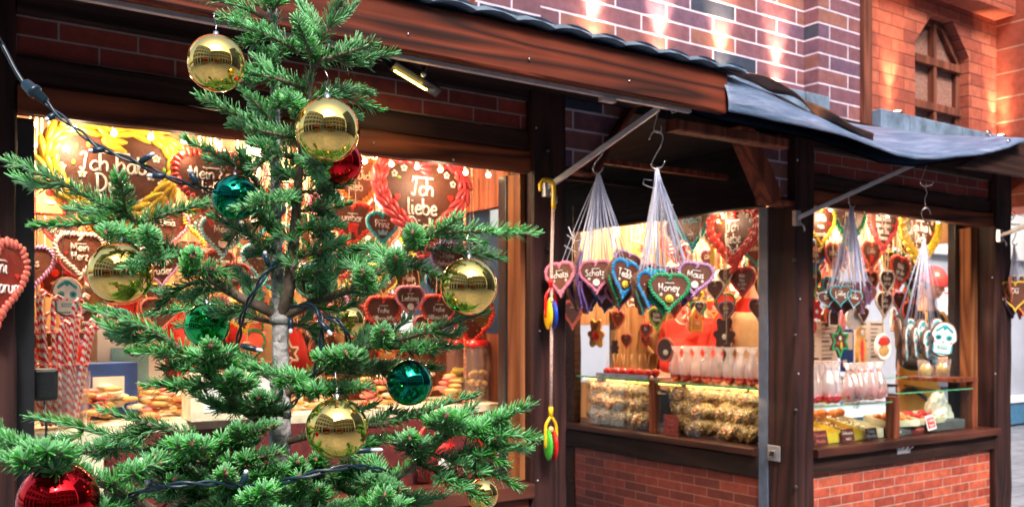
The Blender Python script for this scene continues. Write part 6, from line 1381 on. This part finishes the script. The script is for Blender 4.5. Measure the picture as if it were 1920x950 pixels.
# right limb of the main whorl
branch(TW((530, 592), (600, 562, -.02), (660, 540, -.04), (740, 488, -.08), (790, 448, -.10)),
       [TW((790, 448, -.10), (860, 434, -.12), (930, 436, -.14), (1002, 440, -.15)), TW((785, 452, -.10), (822, 434, -.13), (856, 412, -.16)), TW((782, 470, -.1), (778, 455, -.14), (774, 436, -.20)),
        TW((800, 468, -.09), (870, 474, -.10), (936, 486, -.10)), TW((742, 515, -.08), (742, 495, -.14), (742, 480, -.20)), TW((690, 545, -.06), (684, 528, -.12), (680, 511, -.18)), TW((690, 520, -.06), (660, 500, -.03), (652, 494, .0), (720, 486, .05)),
        TW((740, 490, -.08), (790, 506, -.10), (828, 522, -.11)), TW((640, 548, -.03), (690, 552, -.02), (730, 520, .0)), TW((600, 565, -.02), (620, 520, .02), (660, 490, .04)), TW((820, 444, -.1), (880, 450, -.08), (900, 462, -.06)), TW((580, 570, -.02), (630, 585, -.01), (680, 560, .0)), TW((730, 492, -.07), (700, 470, -.03), (640, 476, .0))], r0=.0085, bare=.18)
branch(TW((530, 600), (560, 610, .06), (610, 620, .1), (660, 600, .14)), [TW((580, 612, .08), (600, 650, .1)), TW((560, 605, .05), (590, 575, .08))], r0=.004)
# lower left limb
branch(TW((522, 800), (458, 770, -.04), (402, 711, -.08), (362, 672, -.11), (300, 628, -.14), (240, 602, -.16), (172, 580, -.17)),
       [TW((365, 675, -.11), (310, 662, -.13), (250, 662, -.14)), TW((395, 700, -.09), (398, 672, -.15), (395, 646, -.22)), TW((385, 700, -.10), (345, 688, -.10), (308, 692, -.09)), TW((420, 725, -.07), (350, 722, -.10), (276, 724, -.13)),
        TW((440, 740, -.06), (440, 720, -.12), (437, 705, -.18)), TW((470, 775, -.04), (420, 765, -.04), (360, 738, -.04)), TW((300, 632, -.14), (260, 640, -.12), (215, 634, -.10)), TW((500, 792, -.02), (492, 760, -.08), (485, 745, -.16)),
        TW((430, 730, -.06), (480, 700, -.03), (470, 690, -.02)), TW((260, 610, -.15), (230, 625, -.13), (190, 606, -.12))], r0=.0075, bare=.12)
branch(TW((524, 720), (480, 692, .0), (450, 668, .03), (418, 650, .05)), [TW((480, 692, .0), (440, 690, .0), (400, 660, .0))], r0=.004, bare=.1)
branch(TW((528, 735), (530, 718, -.10), (560, 712, -.16), (482, 690, -.22)), [], r0=.003, bare=.3)
# mid right limbs
branch(TW((530, 742), (590, 700, -.03), (640, 668, -.05), (700, 648, -.07), (770, 630, -.09), (840, 608, -.11), (905, 586, -.12)),
       [TW((716, 650, -.07), (717, 635, -.14), (716, 622, -.20)), TW((720, 652, -.07), (790, 652, -.08), (852, 650, -.08)), TW((610, 700, -.02), (680, 692, .0), (756, 684, .02)), TW((660, 690, -.04), (740, 690, -.04), (818, 692, -.03)),
        TW((620, 690, -.03), (640, 672, -.10), (650, 662, -.17)), TW((700, 648, -.07), (740, 620, -.05), (764, 598, -.04)), TW((800, 620, -.1), (840, 630, -.09), (862, 622, -.08)), TW((560, 720, 0), (600, 730, -.06), (690, 728, -.14)), TW((650, 665, -.04), (680, 640, -.02), (690, 622, 0))], r0=.007, bare=.12)
branch(TW((526, 830), (600, 812, -.02), (680, 800, -.05), (760, 784, -.07), (820, 762, -.08), (888, 742, -.09)), [TW((700, 798, -.05), (730, 775, -.05), (756, 778, -.05)), TW((640, 808, -.03), (690, 830, -.04), (740, 822, -.05)), TW((600, 812, 0), (650, 780, 0), (700, 760, .02)), TW((780, 778, -.07), (810, 790, -.07), (850, 780, -.07))], r0=.006, bare=.1)
branch(TW((528, 990), (640, 960, -.03), (745, 893, -.08), (800, 850, -.11), (838, 812, -.13)),
       [TW((838, 815, -.13), (838, 795, -.18), (837, 778, -.23)), TW((838, 812, -.13), (920, 790, -.15), (996, 760, -.16)), TW((845, 812, -.13), (920, 810, -.15), (1006, 822, -.16)), TW((820, 832, -.12), (860, 790, -.10), (885, 765, -.08)), TW((790, 858, -.11), (775, 835, -.17), (768, 820, -.22)),
        TW((800, 850, -.11), (880, 868, -.12), (968, 912, -.12)), TW((780, 868, -.10), (850, 900, -.12), (905, 938, -.12)), TW((740, 898, -.08), (700, 902, -.12), (745, 918, -.18)), TW((720, 908, -.08), (700, 870, -.06), (650, 850, -.04)), TW((690, 930, -.06), (760, 940, -.06), (830, 930, -.05)), TW((880, 802, -.14), (930, 840, -.13), (990, 842, -.12)), TW((860, 848, -.12), (900, 850, -.14), (950, 872, -.14))], r0=.0085, bare=.3)
# lower left foreground limbs
branch(TW((524, 960), (440, 910, -.06), (380, 860, -.10), (350, 818, -.13), (270, 792, -.16), (194, 770, -.18)),
       [TW((362, 850, -.11), (360, 838, -.2), (360, 830, -.26)), TW((350, 820, -.13), (320, 830, -.13), (280, 850, -.12)), TW((400, 875, -.10), (460, 862, -.14), (522, 850, -.17)), TW((390, 866, -.10), (450, 820, -.14), (510, 800, -.18)), TW((440, 905, -.06), (490, 890, -.12), (530, 880, -.16)), TW((420, 900, -.07), (360, 905, -.1), (310, 920, -.12)),
        TW((370, 850, -.10), (330, 862, -.12), (270, 872, -.12)), TW((460, 920, -.05), (430, 940, -.10), (380, 955, -.12)), TW((300, 802, -.15), (262, 812, -.15), (214, 824, -.15))], r0=.0075, bare=.2)
branch(TW((524, 940), (430, 930, .02), (330, 880, .0), (230, 826, -.02), (130, 796, -.04), (58, 783, -.05)), [TW((230, 826, -.02), (190, 850, -.03), (120, 846, -.06)), TW((240, 832, -.02), (202, 838, -.1), (198, 838, -.18)), TW((215, 822, -.02), (240, 810, -.01), (266, 798, 0)), TW((320, 876, 0), (270, 900, -.02), (220, 890, -.04)), TW((160, 802, -.03), (140, 822, -.04), (100, 826, -.06)), TW((380, 905, .01), (330, 930, -.02), (250, 926, -.04))], r0=.0065, bare=.15)
branch(TW((380, 1010, -.10), (240, 930, -.22), (150, 885, -.30), (84, 858, -.34)), [TW((150, 885, -.30), (80, 850, -.36), (-20, 820, -.40)), TW((170, 895, -.30), (60, 872, -.38), (-30, 862, -.42)), TW((110, 868, -.33), (92, 852, -.38), (87, 844, -.42)), TW((200, 912, -.26), (260, 880, -.28), (300, 868, -.28)), TW((120, 870, -.32), (30, 838, -.34), (-20, 796, -.36)), TW((260, 945, -.2), (200, 950, -.24), (150, 930, -.28))], r0=.008, bare=.3)
# filler sprays that close the lower crown
fr = random.Random(3)
for i in range(34):
    a = fr.uniform(-1, 1); sx = 525+a*60; sy = fr.uniform(880, 1040); ex = 525+a*fr.uniform(140, 380); ey = sy-fr.uniform(0, 60)*(1.2-abs(a)); dd = fr.uniform(-.24, .12)
    if ey > 1010 or ey < 820+abs(a)*30: continue
    mx, my = (sx+ex)/2, (sy+ey)/2+8
    branch(TW((sx, sy, dd*.2), (mx, my, dd*.6), (ex, ey, dd)), [TW((mx, my, dd*.6), (mx+a*40+10, my-30, dd*.6-.04)), TW((mx, my, dd*.6), (mx+a*60, my+22, dd*.6-.03)), TW(((mx+ex)/2, (my+ey)/2, dd*.8), ((mx+ex)/2+fr.uniform(-20, 20), (my+ey)/2-26, dd*.8-.08))], r0=.004, bare=.15)
# the part of the tree below and behind the picture
for wz, (n, rad_) in {1.22: (6, .42), 1.02: (6, .50), .82: (6, .56), .62: (5, .60), .42: (5, .58)}.items():
    for j in range(n):
        a = j*2*math.pi/n+wz*5; d = Vector((math.cos(a), math.sin(a), 0)); o = Vector((T0.x, T0.y, wz-.05)); e = o+d*rad_+Vector((0, 0, .06)); s_ = d.cross(Vector((0, 0, 1)))
        tws = []
        for f in (.3, .45, .6, .75, .88):
            for s in (-1, 1): q = o.lerp(e, f); tws.append([q, q+(d*.6+s_*s*.8)*rad_*(1.05-f)*.55])
        branch([o, o.lerp(e, .5)+Vector((0, 0, -.01)), e], tws, dens=620, ln=.024, r0=.008, bare=.15)
mb = MB()
for a in (0, math.pi/2): mb.obox((math.cos(a)*0, 0, .035+.03*(a > 0)), Vector((math.cos(a), math.sin(a), 0))*.28, Vector((-math.sin(a), math.cos(a), 0))*.03, (0, 0, .028))
part('stand', mb, W['brace'], TREE, False)
# ------------------------------------------------ baubles
def bauble(px, py, rpx, dd, mat, lab, wirepts=None):
    d = TD+dd; r = rpx*d/F; c = at(px, py, d); t = thing('bauble', lab, 'bauble', c, (0, 0, random.uniform(0, 3)), 'baubles on the fir')
    mb = MB(); mb.ell((0, 0, 0), r, r, r, 64, 40); part('ball', mb, P[mat], t, False)
    mb = MB(); prof = [(r*.10, r*.985), (r*.115, r*1.0), (r*.10, r*1.02), (r*.095, r*1.12), (.0, r*1.13)]; mb.lathe(prof, (0, 0, 0), 16); part('cap', mb, P['steel'], t, False)
    mb = MB(); mb.tube([(r*.055*math.cos(a), 0, r*1.18+r*.07*math.sin(a)) for a in np.linspace(0, 6.283, 14)], r*.012, 5)
    mb.tube(smooth_pts([(0, 0, r*1.22), (.002, 0, r*1.4), (-.002, .002, r*1.6), (.003, .002, r*1.85)], 4), .0006, 4); part('wire_loop', mb, P['steel'], t, False)
for a in ((405, 119, 53, -.20, 'gold', 'gold bauble at the upper left, highest of all'), (614, 244, 60, -.22, 'gold', 'gold bauble in front of the red one beside the upper trunk'), (638, 305, 41, -.08, 'redb', 'red bauble tucked behind the upper middle gold one'),
          (441, 371, 43, -.08, 'teal', 'teal green bauble where the light cable ends'), (226, 512, 59, -.09, 'gold', 'gold bauble on the left among the spreading branch tips'), (388, 610, 42, .04, 'green', 'bright green bauble half hidden by needles left of the trunk'),
          (590, 526, 38, .02, 'lime', 'pale green bauble close to the right of the trunk'), (654, 602, 31, .10, 'gold', 'small looking gold bauble behind the black cable loop'), (879, 537, 54, -.14, 'gold', 'gold bauble hanging at the far right of the fir'),
          (768, 717, 43, -.08, 'teal', 'dark teal bauble at the lower right'), (632, 803, 58, -.20, 'gold', 'gold bauble low in the middle of the fir'), (905, 926, 30, -.02, 'gold', 'gold bauble at the bottom right, partly behind needles'),
          (110, 938, 72, -.34, 'redb', 'large red bauble at the bottom left corner')): bauble(*a)
# ------------------------------------------------ fairy light cable
def cable(pts, lab, leds=(), tw=.0026, r=.0019, extra=None, grp='fairy light cables'):
    p0 = X(*pts[0]); t = thing('light_cable', lab, 'light cable', p0, group=grp); sp = smooth_pts([X(*q)-p0 for q in pts], 10)
    L = [0]
    for a, b_ in zip(sp, sp[1:]): L.append(L[-1]+(b_-a).length)
    mb = MB(); N_ = max(20, int(L[-1]/.006)); ss = np.linspace(0, L[-1], N_)
    arr = np.array([list(p) for p in sp]); P3 = [Vector((float(np.interp(s, L, arr[:, 0])), float(np.interp(s, L, arr[:, 1])), float(np.interp(s, L, arr[:, 2])))) for s in ss]
    for ph in (0, math.pi):
        o = []
        for i, p in enumerate(P3):
            tt = (P3[min(i+1, N_-1)]-P3[max(i-1, 0)]).normalized(); a = tt.cross(Vector((0, 1, .1))).normalized(); b_ = tt.cross(a); k = ss[i]/.011+ph
            o.append(p+(a*math.cos(k)+b_*math.sin(k))*tw)
        mb.tube(o, r, 6)
    part('cable', mb, P['cable'], t, False)
    for (bx, by, ex, ey, dd) in leds:
        a, b_ = X(bx, by, dd)-p0, X(ex, ey, dd-.01)-p0; dv = (b_-a); m1 = MB(); m1.tube([a, a+dv*.2, a+dv*.72], [.0028, .0042, .0042], 10)
        o = part('led_socket', m1, P['cable'], t, False); m2 = MB(); m2.tube([a+dv*.72, a+dv*.93, a+dv], [.0030, .0028, .0012], 8); part('led', m2, P['led'], o, False)
    if extra: extra(t, p0)
def conn(t, p0):
    mb = MB(); q = [Vector((-3.70, -.54, 2.46)), Vector((-3.66, -.9, 2.30)), X(-40, 30, -.16), X(0, 78, -.16), X(28, 130, -.16), X(47, 160, -.16)]; mb.tube([p-p0 for p in smooth_pts(q, 5)], .0029, 8); part('feed_cable', mb, P['cable'], t, False)
    a, b_ = X(44, 154, -.16)-p0, X(86, 190, -.16)-p0; mb = MB(); mb.tube([a, a.lerp(b_, .08), a.lerp(b_, .4), a.lerp(b_, .42), a.lerp(b_, .55), a.lerp(b_, .57), b_], [.004, .0075, .0085, .0098, .0098, .0070, .0058], 14); part('connector', mb, P['cable'], t, False)
cable([(80, 186, -.16), (110, 215, -.16), (150, 248, -.16), (190, 278, -.16), (250, 302, -.16), (300, 326, -.15), (350, 345, -.13), (405, 360, -.06)], 'twisted blue black fairy light cable crossing from the upper left to the green bauble',
      ((104, 214, 85, 226, -.16), (196, 280, 165, 283, -.16), (262, 304, 289, 287, -.16), (312, 330, 275, 329, -.16), (370, 346, 354, 317, -.12)), extra=conn)
cable([(548, 470, .04), (520, 492, -.05), (500, 510, -.08), (478, 545, -.08), (455, 590, -.06), (448, 630, -.04), (440, 652, -.02)], 'fairy light cable looping down left of the trunk below the Mausi heart', ((503, 498, 496, 470, -.08), (452, 648, 493, 657, -.05)))
cable([(545, 574, -.03), (580, 572, -.05), (600, 590, -.07), (602, 640, -.07), (592, 690, -.06), (565, 735, -.02), (540, 770, .03)], 'fairy light cable hanging in an arc right of the trunk', ((598, 600, 622, 628, -.08), (545, 595, 545, 625, -.02)))
cable([(595, 592, -.04), (630, 600, -.06), (650, 625, -.06), (654, 655, -.04)], 'short loop of cable in front of the small looking gold bauble', ())
cable([(215, 950, -.22), (260, 922, -.23), (330, 908, -.24), (400, 905, -.22), (470, 912, -.18), (540, 900, -.22), (600, 884, -.22), (660, 874, -.20), (720, 882, -.14)], 'fairy light cable running along the lowest branches', ((298, 916, 272, 900, -.25), (283, 885, 262, 858, -.26), (455, 908, 462, 880, -.2), (640, 846, 718, 842, -.1)), )
# ================================================================== far surroundings
render_ = plain('pale_render', (.62, .62, .62), .8, var=.08, vs=2); stone_ = plain('sandstone', (.48, .40, .30), .8, var=.2, vs=3, bs=10, bstr=.4)
shopglass = plain('shop_glass', (.22, .27, .34), .08, var=.6, vs=1.2); winglass = plain('window_dark_glass', (.05, .06, .08), .08, var=.4, vs=2)
def facade(lab, o, ux, n_, floors, bay, fh, mat, arches=False, depth_=6, name='town_house', shop=False, gf=4.2):
    """o: left foot; ux: direction along the front; front faces ux rotated -90 degrees"""
    o = Vector(o); ux = Vector(ux).normalized(); ny = Vector((-ux.y, ux.x, 0)); H = gf+floors*fh+1.0; Wd = n_*bay
    t = thing(name, lab, 'building', o); M3 = lambda x, y, z: ux*x+ny*y+Vector((0, 0, z))
    mb = MB(); mb.obox(M3(Wd/2, depth_/2+.25, H/2), ux*Wd/2, ny*depth_/2, (0, 0, H/2)); part('inner_volume', mb, winglass, t, False)
    mb = MB()
    def bx(x0, x1, z0, z1, y0=0, y1=.25, m=0): mb.obox(M3((x0+x1)/2, (y0+y1)/2, (z0+z1)/2), ux*(x1-x0)/2, ny*(y1-y0)/2, (0, 0, (z1-z0)/2), m)
    pw = bay*.26
    for i in range(n_+1): x = min(max(i*bay-pw/2, 0), Wd-pw/2); bx(x, min(x+pw, Wd), 0, H)
    zz = [gf-.5]+[gf+k*fh+fh*.78 for k in range(floors)]
    for k in range(floors+1):
        z0 = gf-.6 if k == 0 else gf+(k-1)*fh+fh*.80; z1 = gf+k*fh+fh*.22 if k < floors else H
        for i in range(n_): bx(i*bay+pw/2+.001, (i+1)*bay-pw/2-.001, z0, z1, .003, .247)
    bx(-.1, Wd+.1, gf-.55, gf-.3, -.12, -.001); bx(-.2, Wd+.2, H-.5, H-.1, -.35, -.001)
    if arches:
        for i in range(n_):
            c = (i+.5)*bay; r = (bay-pw)/2; pts = [(c-r, gf-.61)]+[(c-r*math.cos(a), gf-.61-r*.75+r*.75*math.sin(a)) for a in np.linspace(0, math.pi/2, 6)]
            for sg in (1, -1):
                poly = [(c+sg*(c-x)*-1 if sg == 1 else 2*c-x, z) for x, z in pts]; mb.prism(poly, lambda x, z, y: M3(x, y, z), .01, .24)
    part('wall', mb, mat, t, False)
    mb = MB()
    for k in range(floors):
        for i in range(n_): x0 = i*bay+pw/2; x1 = (i+1)*bay-pw/2; z0 = gf+k*fh+fh*.22; z1 = gf+k*fh+fh*.8; bx((x0+x1)/2-.03, (x0+x1)/2+.03, z0, z1, .15, .24); bx(x0, x1, z0+(z1-z0)*.66, z0+(z1-z0)*.66+.06, .16, .235)
    part('window_bars', mb, render_, t, False)
    mb = MB(); mb.obox(M3(Wd/2, depth_/2, H+.6), ux*(Wd/2+.2), ny*(depth_/2+.2), (0, 0, .6)); part('roof', mb, P['slate'], t, False, bev=.4)
    return t
facade('long sandstone house with arched ground floor across the square', (10, -15.5, 0), (-1, 0, 0), 9, 2, 2.9, 3.3, stone_, True)
facade('pale rendered house on the far side of the lane behind the camera', (-13.5, -15, 0), (-.12, .99, 0), 7, 3, 2.8, 3.2, render_)
facade('stone house with arches at the right side of the square', (13, -13.5, 0), (0, -1, 0) if 0 else (.3, 1, 0), 4, 3, 2.9, 3.3, stone_, True)
facade('pale house behind the stalls with tall ground floor', (-9, 8.5, 0), (1, 0, 0), 7, 2, 2.8, 3.2, render_)
p = on_y(1955, 640, 4.9)
SH = thing('glazed_shop', 'bright glazed shop front with a blue plinth behind the right stall', 'shop', (3.0, 5.2, 0))
mb = MB(); mb.box((2.2, 4.9, .04), (22, 5.2, .40)); part('plinth', mb, plain('blue_plinth', (.05, .17, .30), .4), SH)
mb = MB(); mb.box((2.2, 4.86, .401), (22, 5.2, .50)); part('sill', mb, P['paper'], SH)
mb = MB(); mb.box((2.2, 4.98, .501), (22, 5.05, 2.75)); part('shop_window', mb, plain('milky_shop_glass', (.42, .44, .52), .15, var=.25, vs=.7), SH)
mb = MB(); mb.box((2.2, 4.88, 2.751), (22, 6, 4.8))
part('wall', mb, render_, SH)
for i in range(8): mb = MB(); mb.box((2.4+i*2.6, 4.93, .501), (2.48+i*2.6, 4.979, 2.75)); part('glazing_bar', mb, P['plate'], SH)
def board(px0, px1, py0, py1, y, lab, text, tcol, bcol, name='shop_sign'):
    a, b_ = on_y(px0, py1, y), on_y(px1, py0, y); c = (a+b_)/2; w2, h2 = (b_.x-a.x)/2, (b_.z-a.z)/2
    t = thing(name, lab, 'sign', c, group='red lettered boards of the shop'); mb = MB(); mb.box((-w2, -.01, -h2), (w2, .01, h2)); part('board', mb, P[bcol], t, False)
    if text:
        f = bpy.data.curves.new('letters', 'FONT'); f.body = text; f.size = h2*1.75; f.extrude = .002; f.align_x = 'CENTER'; f.align_y = 'CENTER'; f.materials.append(P[tcol]); f.offset = h2*.02
        q_ = bpy.data.objects.new('tmp', f); col.objects.link(q_); me = bpy.data.meshes.new_from_object(q_.evaluated_get(bpy.context.evaluated_depsgraph_get())); bpy.data.objects.remove(q_); o = link('letters', me, t); o.rotation_euler = (R(90), 0, 0); o.location = (0, -.013, 0)
board(1758, 1822, 534, 556, 4.6, 'top white board with red capitals seen through the right stall', 'CHWUN', 'redink', 'paper')
board(1758, 1822, 559, 565+4, 4.6, 'thin white board with pale red capitals under the top one', 'EIT LICHTE', 'i_salmon', 'paper')
board(1758, 1822, 570, 590, 4.6, 'white board reading PREIS E seen through the right stall', 'PREIS E', 'redink', 'paper')
board(1758, 1822, 596, 614, 4.6, 'white board reading IKENBR seen through the right stall', 'IKENBR', 'redink', 'paper')
board(1758, 1822, 616, 690, 4.6, 'red poster under the lettered boards', '', 'redink', 'redink')
# neighbouring awning at the right edge
AW = thing('neighbour_awning', 'blue grey awning with white beams of the next stall at the right edge', 'awning', (4.0, .8, 2.2))
a = on_y(1890, 335, .6); b_ = on_y(2030, 435, .6)
mb = MB(); mb.add([tuple(a), tuple(b_), tuple(b_+Vector((.9, 1.2, .4))), tuple(a+Vector((.9, 1.2, .4)))], [(0, 1, 2, 3)], False); o = part('cloth', mb, plain('awning_cloth', (.10, .14, .24), .5), AW); so = o.modifiers.new('t', 'SOLIDIFY'); so.thickness = .01
mb = MB(); mb.bar(a+Vector((0, -.02, -.02)), b_+Vector((0, -.02, -.02)), .04, .04); mb.bar(a+Vector((-.02, -.02, -.18)), b_+Vector((-.02, -.02, -.18)), .035, .035); mb.box((2.7, .55, 0), (2.75, .6, a.z-.05) if 0 else (3.75, .60, 2.1)) if 0 else None
mb.box((3.9, .6, 0), (3.95, .65, 2.2)); part('beams', mb, P['paper'], AW)
p = on_y(1893, 405, -.02); t = thing('iron_bracket', 'black post lamp bracket with a curled iron scroll at the right edge', 'bracket', p)
mb = MB(); mb.box((-.05, .0, -.09), (.0, .08, .09)); part('block', mb, W['dark'], t, False, bev=.004)
mb = MB(); mb.tube([(.02+.035*(1-i/26)*math.cos(i*.42), -.005, .0+.035*(1-i/26)*math.sin(i*.42)) for i in range(24)], .003, 5); mb.tube([(0, 0, -.05), (.12, 0, -.045)], .004, 5); part('scroll', mb, P['black'], t, False)
# parked car behind the passage window
CR = thing('parked_car', 'blue parked car in the bright street behind the stalls', 'car', (1.2, 5.6, 0))
paint = plain('blue_car_paint', (.01, .16, .26), .15, coat=1)
prof = [(-2.1, .35), (-2.05, .75), (-1.35, .92), (-.75, 1.38), (.75, 1.42), (1.35, .98), (2.05, .88), (2.12, .40)]
mb = MB(); mb.prism(prof, lambda x, z, y: (x, y+(.06 if False else 0), z), -.85, .85); part('body', mb, paint, CR, False, bev=.08)
for yy in (-.87, .86): mb = MB(); mb.prism([(-1.2, .95), (-.68, 1.32), (.68, 1.35), (1.15, 1.0)], lambda x, z, y: (x, y, z), yy, yy+.012); part('side_window', mb, winglass, CR, False)
for x in (-1.3, 1.3):
    for yy in (-.80, .80):
        mb = MB(); mb.lathe([(0, -.1), (.30, -.1), (.33, -.07), (.33, .07), (.30, .1), (0, .1)], (x, yy, .33), 24, axis=(0, 1, 0)); wh = part('wheel', mb, P['black'], CR, False)
        mb = MB(); mb.lathe([(0, -.012), (.19, -.012), (.20, 0)], (x, yy+(-.1 if yy < 0 else .112), .33), 20, axis=(0, 1, 0)); part('rim', mb, P['plate'], wh, False)
# kiosk across the lane, mirrored in the baubles
for i, (x, y, lab, cm) in enumerate(((-5.5, -9.5, 'wooden market hut with an orange awning across the lane', 'i_orange'), (-9.8, -5.5, 'wooden market hut with a red awning down the lane', 'i_red'))):
    t = thing('market_hut', lab, 'market hut', (x, y, 0), (0, 0, R(200-i*60)))
    mb = MB(); mb.box((-1.5, 0, 0), (1.5, 2, 1.0)); mb.box((-1.5, 1.9, 1.0), (1.5, 2, 2.4)); mb.box((-1.5, 0, 1.0), (-1.4, 1.9, 2.4)); mb.box((1.4, 0, 1.0), (1.5, 1.9, 2.4)); part('wall', mb, W['pine'], t, False)
    mb = MB(); mb.prism([(-1.7, 2.4), (1.7, 2.4), (0, 3.2)], lambda a_, z, y_: (a_, y_, z), -.2, 2.2); part('roof', mb, P['slate'], t, False)
    mb = MB(); mb.add([(-1.6, 0, 2.35), (1.6, 0, 2.35), (1.6, -.9, 2.0), (-1.6, -.9, 2.0)], [(0, 1, 2, 3)], False); o = part('awning', mb, P[cm], t, False); so = o.modifiers.new('t', 'SOLIDIFY'); so.thickness = .02
print('needles', TOT[0])
